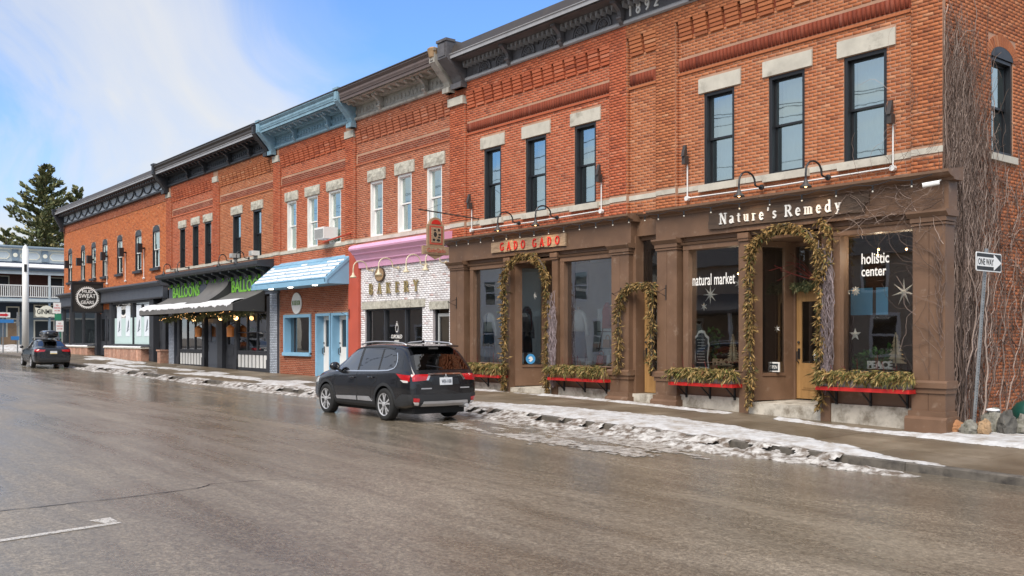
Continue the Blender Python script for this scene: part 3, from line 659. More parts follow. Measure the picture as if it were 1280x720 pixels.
# ------------------------------------------------------------------ facade pieces
def window(par, x0, x1, z0, z1, pl, fm, rec=.1, arch=0., curtain='curtain', split=.5, sash=None, gl='glass_upper', half=False):
    """sash window set in an opening: frame mesh with two panes and what hangs behind it"""
    f = MB(); bx = lambda a, b, w0, w1, c, d: f.add(*boxp(pl, a, b, w0, w1, c, d))
    fw = .075
    bx(x0, x0+fw, -.26, -.02, z0, z1); bx(x1-fw, x1, -.26, -.02, z0, z1); bx(x0+fw, x1-fw, -.26, -.02, z1-fw, z1); bx(x0+fw, x1-fw, -.26, -.0, z0, z0+.06)
    zm = z0+(z1-z0)*split; a, b = x0+fw, x1-fw; sw = .045; F_ = f; f = MB()
    for za, zb, w in ((zm-.02, z1-fw, -rec-.03), (z0+.06, zm+.03, -rec-.08)):
        bx(a, a+sw, w-.04, w, za, zb); bx(b-sw, b, w-.04, w, za, zb); bx(a+sw, b-sw, w-.04, w, za, za+sw); bx(a+sw, b-sw, w-.04, w, zb-sw, zb)
    f, S2 = F_, f
    if arch:
        n = 10; c = (x0+x1)/2; r = (x1-x0)/2
        pts = [(c+r*cos(pi*i/n), z1+arch*sin(pi*i/n)) for i in range(n+1)]
        f.ext([P3(pl, u, .012, z) for u, z in pts], Vector(P3(pl, 0, -.2, 0))-Vector(P3(pl, 0, 0, 0)))
    w = f.obj('window', fm, par); S2.obj('sash', sash or fm, w)
    for za, zb, q in ((zm+.02, z1-fw-.04, -rec-.05), (z0+.1, zm-.01, -rec-.10)):
        p = MB(); p.add([P3(pl, u, q, z) for u, z in ((a+sw-.003, za), (b-sw+.003, za), (b-sw+.003, zb), (a+sw-.003, zb))], [(0, 1, 2, 3)])
        p.obj('pane', gl, w, fix=False)
    if curtain:
        n = 14; P = []
        ca = a if not half else a
        cb = b if not half else a+(b-a)*.62
        for zc in (z0+.05, z1-.05): P += [P3(pl, ca+(cb-ca)*i/n, -.42-.02*sin(i*2.1)-R(0, .01), zc) for i in range(n+1)]
        MB().grid(P, 2, n+1).obj('curtain', curtain, w, smooth=True, fix=False)
    return w
def boxp(pl, a, b, w0, w1, c, d):
    vs = [P3(pl, u, w, z) for u, w, z in ((a, w1, c), (b, w1, c), (b, w0, c), (a, w0, c), (a, w1, d), (b, w1, d), (b, w0, d), (a, w0, d))]
    return vs, [(0, 3, 2, 1), (4, 5, 6, 7), (0, 1, 5, 4), (1, 2, 6, 5), (2, 3, 7, 6), (3, 0, 4, 7)]
def lintel(par, x0, x1, z0, z1, y, mat, name='lintel', lum=.0):
    """a stone with a slightly uneven front face"""
    m = MB(); n = 6 if lum else 1; P = []
    for j in range(2 if not lum else 4):
        for i in range(n+1):
            e = i in (0, n) or j in (0, 3)
            P.append((x0+(x1-x0)*i/n, y-(R(0, lum) if not e and lum else 0), z0+(z1-z0)*j/(1 if not lum else 3)))
    k = 2 if not lum else 4; m.grid(P, k, n+1)
    m.add([(x0, y, z0), (x1, y, z0), (x1, y, z1), (x0, y, z1), (x0, 18.1, z0), (x1, 18.1, z0), (x1, 18.1, z1), (x0, 18.1, z1)], [(0, 4, 5, 1), (1, 5, 6, 2), (2, 6, 7, 3), (3, 7, 4, 0)])
    return m.obj(name, mat, par, fix=False)
FP = ('f', 18.); PP = ('f', 17.88)
def corbels(par, x0, x1, mat, pitch=.475, z0=9.02, z1=9.5):
    n = max(1, int(round((x1-x0)/pitch))); p = (x1-x0)/n; me = None
    B(x0+.01, x1-.01, 17.985, 18.0, z0+.12, z1).obj('corbel_gap_shade', 'brick_dark', par)  # dark strip puts the shade of the gaps into the brick colour
    for i in range(n):
        a = x0+i*p+.09
        if me is None:
            m = MB(); h = (z1-z0)/5
            for k in range(5):
                d = .03+.1*(k+1)/5; m.box(0, p-.09, -d, .005, k*h+.012, k*h+h-.008)
                m.box(.012, p-.102, -d+.03, .005, k*h, k*h+h)
            o = m.obj('brick_corbel', mat); o.parent = par; me = o.data
        else: o = link('brick_corbel', me, None, par)
        o.location = Vector((a, 18, z0))-wloc(par)
def soldier(par, x0, x1, mat='brick_dark', z0=8.29, z1=8.55):
    n = int((x1-x0)/.105); rects = []
    me = brick_mesh([(x0+i*.105, x0+i*.105+.062, z0, z1) for i in range(n)], FP, 'soldier_course', .045)
    o = link('soldier_course', me, mat, par, 'stuff'); o.location = -wloc(par)
    B(x0, x1, 17.992, 18.01, z0-.01, z1+.01).obj('soldier_recess', 'brick_dark', par)
def sills(par, segs, z0=5.33, z1=5.45):
    for a, b, y in segs: B(a, b, y, 18.05, z0+R(-.004, .004), z1).obj('belt_stone', 'limestone', par)
def scroll(par, x, y, z0, z1, dep, wd, mat, name='bracket'):
    """console bracket seen in profile: deep at the top, curling in below"""
    h = z1-z0; pr = [(y, z1), (y-dep, z1), (y-dep, z1-.14*h), (y-dep*.72, z1-.26*h), (y-dep*.45, z1-.42*h), (y-dep*.34, z1-.62*h), (y-dep*.42, z1-.74*h), (y-dep*.3, z1-.88*h), (y-dep*.12, z0), (y, z0)]
    m = MB(); m.profx(pr, x-wd/2, x+wd/2); m.box(x-wd/2-.025, x+wd/2+.025, y-dep-.03, y-dep+.05, z1-.12*h, z1+.02)
    m.tube([(x-wd/2-.02, y-dep*.38, z1-.7*h), (x+wd/2+.02, y-dep*.38, z1-.7*h)], .1*h*.7, 8)
    return m.obj(name, mat, par)
def cornice(par, x0, x1, mat, brk, crown=None, lip=None, kind='mod', top=10.92, p=.7, frieze=None, rail=None, z0=9.84):
    c = MB(); y = 17.9
    c.profx([(18.1, z0), (y-.06, z0), (y-.1, z0+.03), (y-.1, z0+.09), (y-.05, z0+.14), (18.1, z0+.14)], x0, x1)
    cor = c.obj('cornice', rail or mat, par)
    B(x0, x1, y-.02, 18.1, z0+.14, 10.5).obj('frieze', frieze or mat, cor)
    s = MB(); s.profx([(18.1, 10.44), (y-p+.08, 10.44), (y-p+.08, 10.5), (18.1, 10.5)], x0, x1); s.profx([(18.1, 10.36), (y-.2, 10.36), (y-.22, 10.44), (18.1, 10.44)], x0, x1); s.obj('soffit', mat, cor)
    q = MB(); q.profx([(18.1, 10.5), (y-p+.06, 10.5), (y-p, 10.46), (y-p, 10.56), (y-p-.03, 10.58), (y-p-.03, 10.6), (18.1, 10.6)], x0, x1); q.obj('cornice_lip', lip or mat, cor)
    k = MB(); k.profx([(18.1, 10.602), (y-p-.01, 10.602), (y-p-.04, 10.68), (y-p-.02, 10.76), (y-p-.1, 10.84), (y-p-.1, top-.03), (18.1, top)], x0, x1) if kind == 'mod' else \
        k.profx([(18.1, 10.602), (y-p+.02, 10.602), (y-p+.14, 10.9), (y-.2, top), (y-.24, top+.04), (18.1, top+.05)], x0, x1)
    k.obj('crown', crown or mat, cor)
    if kind == 'mod':
        e = MB(); e.profx([(18.1, top+.002), (y-p-.13, top-.03), (y-p-.13, top), (18.1, top+.06)], x0, x1); e.obj('roof_edge', 'roof_metal', cor)
    for b in brk: scroll(cor, b, y-.05, z0+.02, 10.44, p*.55, .13, mat)
    n = int((x1-x0)/.46)
    if kind == 'mod':   # curved modillions under the soffit, drops in the frieze
        me = None
        for i in range(n):
            xm = x0+(i+.6)*(x1-x0)/n
            if me is None:
                m = MB(); m.profx([(0, 0), (-p+.2, 0), (-p+.2, -.05), (-p+.3, -.10), (-p+.42, -.06), (-.1, -.03), (0, -.03)], -.06, .06); o = m.obj('modillion', mat); o.parent = cor; me = o.data
            else: o = link('modillion', me, None, cor)
            o.location = Vector((xm, y-.02, 10.435))-wloc(cor)
        d = MB()
        for i in range(int((x1-x0)/.24)):
            xm = x0+.12+i*.24; d.ball((xm, y-.03, z0+.31), .05, 6, (.8, .7, 1.7))
        d.obj('frieze_drops', mat, cor, 'stuff')
    return cor
def end_bracket(cor, x, mat, wd=.32, top=10.95, bot=9.66, p=.74, panel=None):
    m = MB(); y = 17.86
    m.profx([(y, bot), (y-.16, bot), (y-.2, bot+.16), (y-.16, bot+.2), (y-.24, bot+.34), (y-p+.02, 10.46), (y-p-.02, 10.5), (y-p-.02, top-.05), (y-p+.06, top), (y, top)], x-wd/2, x+wd/2)
    m.box(x-wd/2-.03, x+wd/2+.03, y-p-.06, y-p+.3, top-.04, top+.04); m.box(x-wd/2-.03, x+wd/2+.03, y-.24, y, bot+.0, bot+.16)
    m.box(x-wd/2+.07, x+wd/2-.07, y-p-.045, y-p, 10.56, top-.1)
    return m.obj('end_bracket', mat, cor)
def glass(par, pts, mat, name='pane'): return MB().poly(pts).obj(name, mat, par, fix=False)
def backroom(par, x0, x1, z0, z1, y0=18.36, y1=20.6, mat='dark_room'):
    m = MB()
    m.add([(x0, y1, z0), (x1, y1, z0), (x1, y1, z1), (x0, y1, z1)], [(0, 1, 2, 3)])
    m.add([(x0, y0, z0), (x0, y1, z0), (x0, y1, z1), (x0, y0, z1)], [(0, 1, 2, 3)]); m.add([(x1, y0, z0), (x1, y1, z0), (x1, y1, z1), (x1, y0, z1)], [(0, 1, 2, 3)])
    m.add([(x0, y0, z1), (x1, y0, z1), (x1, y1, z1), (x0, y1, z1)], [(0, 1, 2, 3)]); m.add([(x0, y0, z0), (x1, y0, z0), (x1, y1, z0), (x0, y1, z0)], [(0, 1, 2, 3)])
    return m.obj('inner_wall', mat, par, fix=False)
def roofs(par, x0, x1, depth=14):
    m = MB(); m.box(x0, x1, 18.1, 18+depth, 10.45, 10.6); m.box(x0, x1, 18+depth-.4, 18+depth, -.6, 10.45); m.obj('roof', 'roof_metal', par)
def shopwin(par, x0, x1, z0, z1, y, fm, gm='glass_shop', fw=.08, dep=.16, mull=(), rec=.08, trans=()):
    m = MB(); m.box(x0, x0+fw, y, y+dep, z0, z1); m.box(x1-fw, x1, y, y+dep, z0, z1); m.box(x0+fw, x1-fw, y, y+dep, z1-fw, z1); m.box(x0+fw, x1-fw, y-.02, y+dep, z0, z0+fw)
    cuts = [x0+fw-.03]+[q for q in mull]+[x1-fw+.03]
    for q in mull: m.box(q-.035, q+.035, y+.01, y+dep, z0+fw, z1-fw)
    for t in trans: m.box(x0+fw, x1-fw, y+.015, y+dep-.01, t-.025, t+.025)
    w = m.obj('shop_window', fm, par)
    for a, b in zip(cuts, cuts[1:]): glass(w, [(a+.03, y+rec, z0+fw), (b-.03, y+rec, z0+fw), (b-.03, y+rec, z1-fw), (a+.03, y+rec, z1-fw)], gm)
    return w
def panel_door(par, x0, x1, z0, z1, y, mat, gz0, gz1, gm='glass_door', st=.13, panels=(), name='door', handle=True, hx=None):
    m = MB(); m.box(x0, x0+st, y, y+.05, z0, z1); m.box(x1-st, x1, y, y+.05, z0, z1); m.box(x0+st, x1-st, y, y+.05, gz1, z1); m.box(x0+st, x1-st, y, y+.05, z0, gz0)
    for a, b in panels:
        m.box(x0+st+.02, x1-st-.02, y-.018, y, a, b)
        m.box(x0+st+.06, x1-st-.06, y-.03, y-.018, a+.04, b-.04)
    d = m.obj(name, mat, par)
    glass(d, [(x0+st, y+.03, gz0), (x1-st, y+.03, gz0), (x1-st, y+.03, gz1), (x0+st, y+.03, gz1)], gm)
    if handle:
        hx = x0+.07 if hx is None else hx; h = MB(); zc = z0+1.02
        h.box(hx-.028, hx+.028, y-.02, y, zc-.12, zc+.12); h.tube([(hx, y-.02, zc+.05), (hx, y-.09, zc+.05), (hx, y-.09, zc-.16), (hx, y-.02, zc-.2)], .014, 6); h.ball((hx, y-.03, zc+.26), .03, 6)
        h.obj('handle', 'black_metal', d)
    return d

# ------------------------------------------------------------------ corner building with the brown shopfronts
E_ = thing('brick_building', 'long red brick corner building with brown shopfronts and a dark cornice dated 1892', 'building', (-17.5, 18, 0))
WE = [(-24.06, -23.2), (-22.03, -21.1), (-19.9, -19.04), (-15.3, -14.4), (-13.44, -12.5), (-11.55, -10.58)]
ZB, ZT = 5.42, 7.62
holesE = [(a, b, ZB, ZT) for a, b in WE]
SW = (19.82, 20.78, 5.55, 7.52)
m = MB(); wallbox(m, -25.74, -9.37, 4.6, 10.4, holesE, ('f', 18.0), .34)
wallbox(m, 18.0, 33, -.6, 10.4, [SW], ('s', -9.37), .34); 
m.obj('wall', 'mortar', E_)
lint = [(a-.14, b+.2, 7.6, 7.99) for a, b in WE]
belt = [(-25.8, -9.3, 5.3, 5.46)]
hB = holesE+lint+belt
piers = [(-18.4, -17.78), (-16.75, -16.1)]
mp_ = MB()
for a, b in piers+[(-10.0, -9.37), (-25.74, -24.95)]: mp_.box(a, b, 17.89, 18.0, 4.85, 9.52)
mp_.box(-25.74, -9.37, 17.89, 18, 9.52, 10.4); mp_.obj('pilaster', 'mortar', E_)
RG = brick_rects(-24.95, -18.4, 4.85, 9.52, hB+[(-24.95, -18.4, 8.26, 8.58)])
bricks(E_, 'brick_red', RG, FP)
bricks(E_, 'brick_red', brick_rects(-25.74, -24.95, 4.85, 9.2, belt)+brick_rects(-25.74, -17.78, 9.52, 9.86), PP)
RC = brick_rects(-17.78, -16.75, 4.85, 9.52, hB+[(-17.78, -16.75, 8.26, 8.58)])+brick_rects(-16.1, -12.2, 4.85, 9.52, hB+[(-16.1, -10, 8.26, 8.58)])
bricks(E_, 'brick_orange', RC, FP)
bricks(E_, 'brick_red', brick_rects(-18.4, -17.78, 4.85, 9.52, belt), PP)
rp = [q for a, b in piers[1:] for q in brick_rects(a, b, 4.85, 9.52, belt)]+brick_rects(-17.78, -9.37, 9.52, 9.86)+brick_rects(-10.0, -9.37, 7.6, 9.52)
bricks(E_, 'brick_orange', rp, PP)
def pier_sides(par, mat, xs, z0=4.85, z1=9.5):
    for x in xs: bricks(par, mat, brick_rects(17.885, 18.0, z0, z1, [(17, 19, 5.28, 5.47)]), ('s', x), .002)
pier_sides(E_, 'brick_red', [-24.95]); pier_sides(E_, 'brick_orange', [-17.78, -16.1])
# the bricks nearest the camera, one object each
near = brick_rects(-12.2, -10.0, 4.85, 9.52, hB+[(-16.1, -10, 8.26, 8.58)]); nearp = brick_rects(-10.0, -9.37, 4.85, 7.6, belt)
near.sort(key=lambda r: math.hypot(r[0]+9.4, (r[2]-5.5)*.5)); nearp.sort(key=lambda r: -r[0])
single = [(r, 18.) for r in near if r[1]-r[0] > .19][:210]+[(r, 17.88) for r in nearp if r[1]-r[0] > .19][:80]
sset = {r for r, _ in single}
bricks(E_, 'brick_orange', [r for r in near if r not in sset], FP); bricks(E_, 'brick_orange', [r for r in nearp if r not in sset], PP)
bme = brick_mesh([(0, .201, 0, .0615)], ('f', 0.), 'brick'); bme.materials.append(MATS['brick_orange'])
for r, y in single:
    o = link('brick', bme, None, E_); o.location = Vector((r[0], y+R(-.003, .003), r[2]))-E_.location; o.scale = ((r[1]-r[0])/.201, 1, 1)
rs = brick_rects(18.0, 33, -.2, 10.3, [SW, (19.7, 20.9, 7.5, 7.95), (19.74, 20.9, 5.38, 5.56)])
bricks(E_, 'brick_orange', [r for r in rs if r[2] < 7], ('s', -9.37), .008)
bricks(E_, 'brick_orange', [r for r in rs if r[2] >= 7], ('s', -9.37), .008)
# arch of the side window, voussoir by voussoir
m = MB(); cy = 20.3
for i in range(17):
    a0 = pi*i/17; a1 = pi*(i+.86)/17
    m.ext([(-9.39, cy-.5*cos(t)*k*1., 7.5+.26*sin(t)*kk) for t, k, kk in ((a0, .98, 1), (a1, .98, 1), (a1, 1.42, 1.9), (a0, 1.42, 1.9))], (.035, 0, 0))
m.obj('brick_arch', 'brick_orange', E_, 'stuff')
B(-9.6, -9.30, 19.72, 20.88, 5.4, 5.54).obj('sill', 'limestone', E_)
for a, b in WE:
    window(E_, a, b, ZB, ZT, FP, 'black_frame')
    lintel(E_, a-.14, b+.2, 7.63, 7.975, 17.955, 'limestone'); B(a-.1, b+.14, 17.9, 18.06, 5.27, 5.43).obj('sill', 'limestone', E_)
window(E_, SW[0], SW[1], SW[2], SW[3], ('s', -9.37), 'black_frame', arch=.24, half=True)
segs = []
for a, b, y in ((-25.74, -24.95, 17.87), (-24.95, -18.4, 17.975), (-18.4, -17.78, 17.87), (-17.78, -16.75, 17.975), (-16.75, -16.1, 17.87), (-16.1, -10, 17.975), (-10, -9.35, 17.87)):
    n = max(1, round((b-a)/1.1))
    segs += [(a+(b-a)*i/n+.004, a+(b-a)*(i+1)/n-.004, y) for i in range(n)]
sills(E_, segs)
for a, b, mt in ((-24.95, -18.4, 'brick_red'), (-17.78, -16.75, 'brick_orange'), (-16.1, -10., 'brick_orange')):
    corbels(E_, a, b, mt); soldier(E_, a+.05, b-.05)
    B(a, b, 17.965, 18.0, 8.19, 8.25).obj('brick_string', mt, E_)
B(-25.76, -24.93, 17.8, 18.02, 9.2, 9.45).obj('pilaster_cap', 'limestone', E_)
cE = cornice(E_, -25.25, -9.0, 'lead_cornice', [-23.9+i*2.34-1.17*0+1.35 for i in range(6)], 'roof_metal', 'lead_lip', 'fan', 10.98, .66, rail='lead_lip')
end_bracket(cE, -25.05, 'lead_cornice', .5, 11.05)
# return of the cornice along the side street
m = MB(); m.box(-9.36, -8.9, 18, 33, 10.44, 10.7); m.box(-9.36, -9.2, 18, 33, 9.86, 10.44); m.obj('side_cornice', 'lead_cornice', cE)
d = MB(); x = -24.7
while x < -9.2:     # pointed dentils
    d.add([(x-.055, 17.68, 10.43), (x+.055, 17.68, 10.43), (x, 17.66, 10.25), (x-.055, 17.86, 10.43), (x+.055, 17.86, 10.43), (x, 17.86, 10.25)], [(0, 1, 2), (3, 5, 4), (0, 2, 5, 3), (1, 4, 5, 2)]); x += .2
d.obj('pointed_dentils', 'lead_lip', cE, 'stuff')
fx = [-23.84, -22.98, -21.75, -20.79, -19.52, -18.61, -15.4, -14.45, -13.2, -12.25, -11.0, -10.1]
for x in fx:
    f = MB()
    for r0, r1, dd in ((.27, .32, .05), (.2, .24, .035)):
        n = 12
        for i in range(n):
            a0, a1 = pi*i/n, pi*(i+1)/n
            f.ext([(x+r*cos(a), 17.88, 10.0+r*sin(a)*1.1) for r, a in ((r0, a0), (r1, a0), (r1, a1), (r0, a1))], (0, -dd, 0))
    for i in range(1, 7):
        a = pi*i/7; f.tube([(x+.04*cos(a), 17.86, 10.01+.04*sin(a)), (x+.17*cos(a), 17.86, 10.01+.18*sin(a))], [.012, .03], 5)
    f.obj('fan_medallion', 'lead_cornice', cE)
for i, x in enumerate(fx[:-1]):
    if i % 2 == 0: B(x+.42, x+.47, 17.85, 17.9, 10.2, 10.26).obj('rosette', 'roof_metal', cE)
letters(cE, '1892', ('f', 17.88), -17.68, 10.06, .27, 'letter_white', .15, 0, .03)
roofs(E_, -25.7, -9.5)

# --- brown shopfront: foundation, pilasters, windows, entries, fascia
Y = 17.8
def baseseg(a, b, zt, y=17.76, nm='foundation'):
    n = max(1, int((b-a)/.8)); m = MB(); P = []
    for i in range(n+1):
        q = a+(b-a)*i/n; P += [(q, y, gz(q)-.25), (q, y-.0, zt)]
    m.add(P, [(2*i, 2*i+2, 2*i+3, 2*i+1) for i in range(n)])
    m.box(a, b, y+.001, y+.5, zt-.2, zt-.001)
    return m.obj(nm, 'concrete_base', E_)
for a, b, zt in ((-24.7, -22.55, .44), (-20.45, -18.05, .44), (-15.85, -13.95, .43), (-11.8, -9.8, .43)):
    baseseg(a, b, zt)
    B(a, b, Y+.02, Y+.2, zt, 1.0).obj('base_panel', 'brown_paint', E_)
    m = MB(); m.profx([(Y+.2, 1.0), (Y-.06, 1.0), (Y-.08, 1.03), (Y+.2, 1.05)], a, b); m.obj('window_sill', 'brown_paint', E_)
for (a, b), gm in (((-24.5, -22.66), 'glass_bright'), ((-20.25, -18.14), 'glass_bright'), ((-15.76, -14.05), 'glass_shop'), ((-11.66, -9.86), 'glass_shop')):
    m = MB(); m.box(a, a+.16, Y-.02, Y+.02, 1.05, 3.9); m.box(b-.05, b, Y-.02, Y+.02, 1.05, 3.9)
    m.box(a, a+.05, Y+.02, Y+.3, 1.05, 3.9); m.box(a+.09, a+.16, Y+.02, Y+.3, 1.05, 3.9); m.box(b-.05, b, Y+.02, Y+.3, 1.05, 3.9); m.box(a, b, Y-.03, Y+.3, 3.9, 4.02)
    m.profx([(Y+.1, 4.02), (Y-.06, 4.02), (Y-.09, 4.07), (Y+.1, 4.1)], a-.05, b+.05)
    wv = m.obj('shop_window', 'brown_paint', E_)
    glass(wv, [(a+.16, Y+.12, 1.05), (b-.05, Y+.12, 1.05), (b-.05, Y+.12, 3.9), (a+.16, Y+.12, 3.9)], gm)
for x0, x1 in ((-22.66, -22.42), (-20.55, -20.31), (-14.03, -13.79), (-11.91, -11.7)):
    m = MB(); m.box(x0, x1, Y-.06, Y+.2, .95, 3.98); m.box(x0-.02, x1+.02, Y-.1, Y+.2, 3.98, 4.04); m.box(x0-.03, x1+.03, Y-.12, Y+.2, 4.04, 4.16); m.box(x0-.01, x1+.01, Y-.08, Y+.2, gz(x0)-.1, .95)
    m.obj('post', 'brown_paint', E_)
def pil(x0, x1, zb, y=17.66):
    m = MB(); xm = (x0+x1)/2; m.box(x0, xm-.004, y, 18.0, .95, 3.95); m.box(xm+.004, x1, y+.002, 18.0, .95, 3.95)
    m.box(x0-.03, x1+.03, y-.03, 18, 3.93, 3.97); m.box(x0-.045, x1+.045, y-.05, 18, 3.99, 4.08); m.profx([(18, 4.08), (y-.06, 4.08), (y-.13, 4.16), (y-.13, 4.2), (18, 4.2)], x0-.09, x1+.09)
    m.box(x0-.0, x1+.0, y-.01, 18, 3.97, 3.99)
    m.profx([(18, .84), (y-.1, .84), (y-.1, .94), (y-.06, .98), (18, .98)], x0-.08, x1+.08); m.box(x0-.05, x1+.05, y-.06, 18, .74, .84); m.box(x0-.02, xm-.004, y-.03, 18, .38, .74); m.box(xm+.004, x1+.02, y-.028, 18, .38, .74)
    m.box(x0-.06, x1+.06, y-.09, 18, .3, .4); m.profx([(18, zb-.2), (y-.15, zb-.2), (y-.15, .25), (y-.1, .3), (18, .3)], x0-.1, x1+.1)
    return m.obj('pilaster', 'brown_paint', E_)
for a, b in ((-25.42, -24.66), (-18.1, -17.48), (-16.5, -15.86), (-9.83, -9.2)): pil(a, b, gz(a))
for a, b in ((-25.5, -17.42), (-16.56, -9.14)):
    m = MB(); m.box(a, b, Y-.12, 18.0, 4.2, 4.74)
    m.obj('fascia', 'brown_paint', E_)
    m = MB(); m.profx([(18, 4.742), (Y-.14, 4.742), (Y-.16, 4.78), (Y-.3, 4.82), (Y-.36, 4.87), (Y-.36, 4.92), (18, 5.0)], a-.12, b+.12); m.obj('shop_cornice', 'brown_paint', E_)
    B(a-.14, b+.14, Y-.39, 18.0, 5.0, 5.012).obj('flashing', 'roof_metal', E_) if False else None
    m = MB(); m.profx([(18, 4.1), (Y-.0, 4.1), (Y-.0, 4.199), (18, 4.199)], a+.1, b-.1); m.obj('soffit_board', 'brown_paint', E_)
B(-17.42, -16.56, 17.9, 18.0, 4.38, 4.85).obj('fascia', 'brown_paint', E_)
m = MB(); m.profx([(18, 4.85), (17.85, 4.85), (17.8, 4.92), (18, 4.96)], -17.42, -16.56); m.obj('shop_cornice', 'brown_paint', E_)
# recessed entries: splayed side windows, door, transom, step and ceiling
def entry(p0, p1, d0, d1, yd, zf, door, glass_m, lite=False):
    for (xa, ya, xb, yb, flip) in ((p0, Y+.1, d0, yd, 0), (p1, Y+.1, d1, yd, 1)):
        a = Vector((xa, ya, 0)); b = Vector((xb, yb, 0)); t = (b-a).normalized(); n = Vector((t.y, -t.x, 0))*(.05 if not flip else -.05); ln = (b-a).length
        def slab(u0, u1, z0, z1, k=1.):
            q = a+t*u0; r = a+t*u1; return [(*(q+n*k)[:2], z0), (*(r+n*k)[:2], z0), (*(r-n*k)[:2], z0), (*(q-n*k)[:2], z0)], (0, 0, z1-z0)
        m = MB()
        for u0, u1, z0, z1, k in ((0, .22, zf, 3.98, 1), (ln-.26, ln, zf, 3.98, 1), (.22, ln-.26, zf, .93, .9), (.22, ln-.26, .93, 1.0, 1.4), (.22, ln-.26, 3.86, 3.98, 1)):
            m.ext(*slab(u0, u1, z0, z1, k))
        w = m.obj('entry_window', 'brown_paint', E_)
        q = a+t*.22; r = a+t*(ln-.26); glass(w, [(q.x, q.y, 1.0), (r.x, r.y, 1.0), (r.x, r.y, 3.86), (q.x, q.y, 3.86)], glass_m)
    fm = MB(); fm.box(d0, d0+.09, yd-.04, yd+.1, zf, 3.98); fm.box(d1-.09, d1, yd-.04, yd+.1, zf, 3.98); fm.box(d0+.09, d1-.09, yd-.03, yd+.1, 2.86, 2.98); fm.box(d0+.09, d1-.09, yd-.03, yd+.1, 3.88, 3.98); fr_ = fm.obj('door_frame', 'brown_paint', E_)
    glass(fr_, [(d0+.09, yd+.03, 2.98), (d1-.09, yd+.03, 2.98), (d1-.09, yd+.03, 3.88), (d0+.09, yd+.03, 3.88)], 'glass_door')
    panel_door(E_, d0+.095, d1-.095, zf+.03, 2.85, yd, door, 1.22, 2.62, panels=((.62, 1.1),))
    B(p0+.05, p1-.05, Y+.02, yd+.3, 3.982, 4.05).obj('entry_ceiling', 'brown_paint', E_)
    m = MB(); m.add([(p0-.1, 17.73, gz(p0)-.2), (p1+.1, 17.73, gz(p1)-.2), (p1+.1, 17.73, zf-.04), (p0-.1, 17.73, zf-.04), (p1+.1, yd+.2, zf), (p0-.1, yd+.2, zf)], [(0, 1, 2, 3), (3, 2, 4, 5)]); m.obj('step', 'concrete_base', E_, fix=False)
entry(-22.42, -20.55, -22.05, -21.0, 18.95, .38, 'brown_paint', 'glass_shop')
entry(-13.79, -11.91, -13.47, -12.38, 18.95, .38, 'oak_door', 'glass_shop')
# oak door between the two shops
m = MB(); m.box(-17.48, -17.38, 17.82, 18.25, .36, 4.38); m.box(-16.58, -16.5, 17.9, 18.25, .36, 4.38); m.box(-17.38, -16.58, 18.02, 18.2, 3.1, 3.2); m.box(-17.38, -16.58, 18.02, 18.2, 4.28, 4.38)
fr_ = m.obj('door_frame', 'brown_paint', E_); glass(fr_, [(-17.38, 18.1, 3.2), (-16.58, 18.1, 3.2), (-16.58, 18.1, 4.28), (-17.38, 18.1, 4.28)], 'glass_door')
panel_door(E_, -17.36, -16.5, .4, 3.1, 18.12, 'oak_door', .82, 2.98, st=.16, hx=-17.29)
m = MB(); m.box(-17.46, -16.52, 17.74, 18.3, 0, .38); m.obj('step', 'concrete_base', E_)
# shop interiors
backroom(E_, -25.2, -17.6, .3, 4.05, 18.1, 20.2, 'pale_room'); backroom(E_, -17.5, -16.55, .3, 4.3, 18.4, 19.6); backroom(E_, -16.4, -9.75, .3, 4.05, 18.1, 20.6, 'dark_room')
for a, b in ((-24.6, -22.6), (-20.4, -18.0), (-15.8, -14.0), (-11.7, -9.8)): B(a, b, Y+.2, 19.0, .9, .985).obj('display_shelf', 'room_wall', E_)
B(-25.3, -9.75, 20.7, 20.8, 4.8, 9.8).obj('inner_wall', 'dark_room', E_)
for xa, xb, y0, mt in ((-24.4, -22.7, 19.15, 'curtain'), (-20.2, -18.2, 19.15, 'curtain')):
    n = 30; P = []
    for z in (1.0, 2.62): P += [(xa+(xb-xa)*i/n, y0+.05*sin(i*1.9), z) for i in range(n+1)]
    tag(MB().grid(P, 2, n+1).obj('curtain', 'curtain', E_, smooth=True, fix=False))
n = 16; P = []
for z in (.98, 2.5): P += [(-22.12+.02*i/n, 18.25+(18.75-18.25)*i/n, z) for i in range(n+1)]
n = 24; P = []
for z in (.5, 2.45): P += [(-22.95+.6*i/n, 18.95+.05*sin(i*1.7), z) for i in range(n+1)]
MB().grid(P, 2, n+1).obj('curtain', 'curtain', E_, smooth=True, fix=False)
B(-12.4, -11.87, 19.6, 19.62, 2.3, 2.9).obj('pane_reflection', 'sticker_blue', E_); B(-11.78, -11.5, 19.6, 19.62, 2.3, 2.9).obj('pane_reflection', 'sticker_blue', E_)  # reflected porch window painted in as two blue boxes

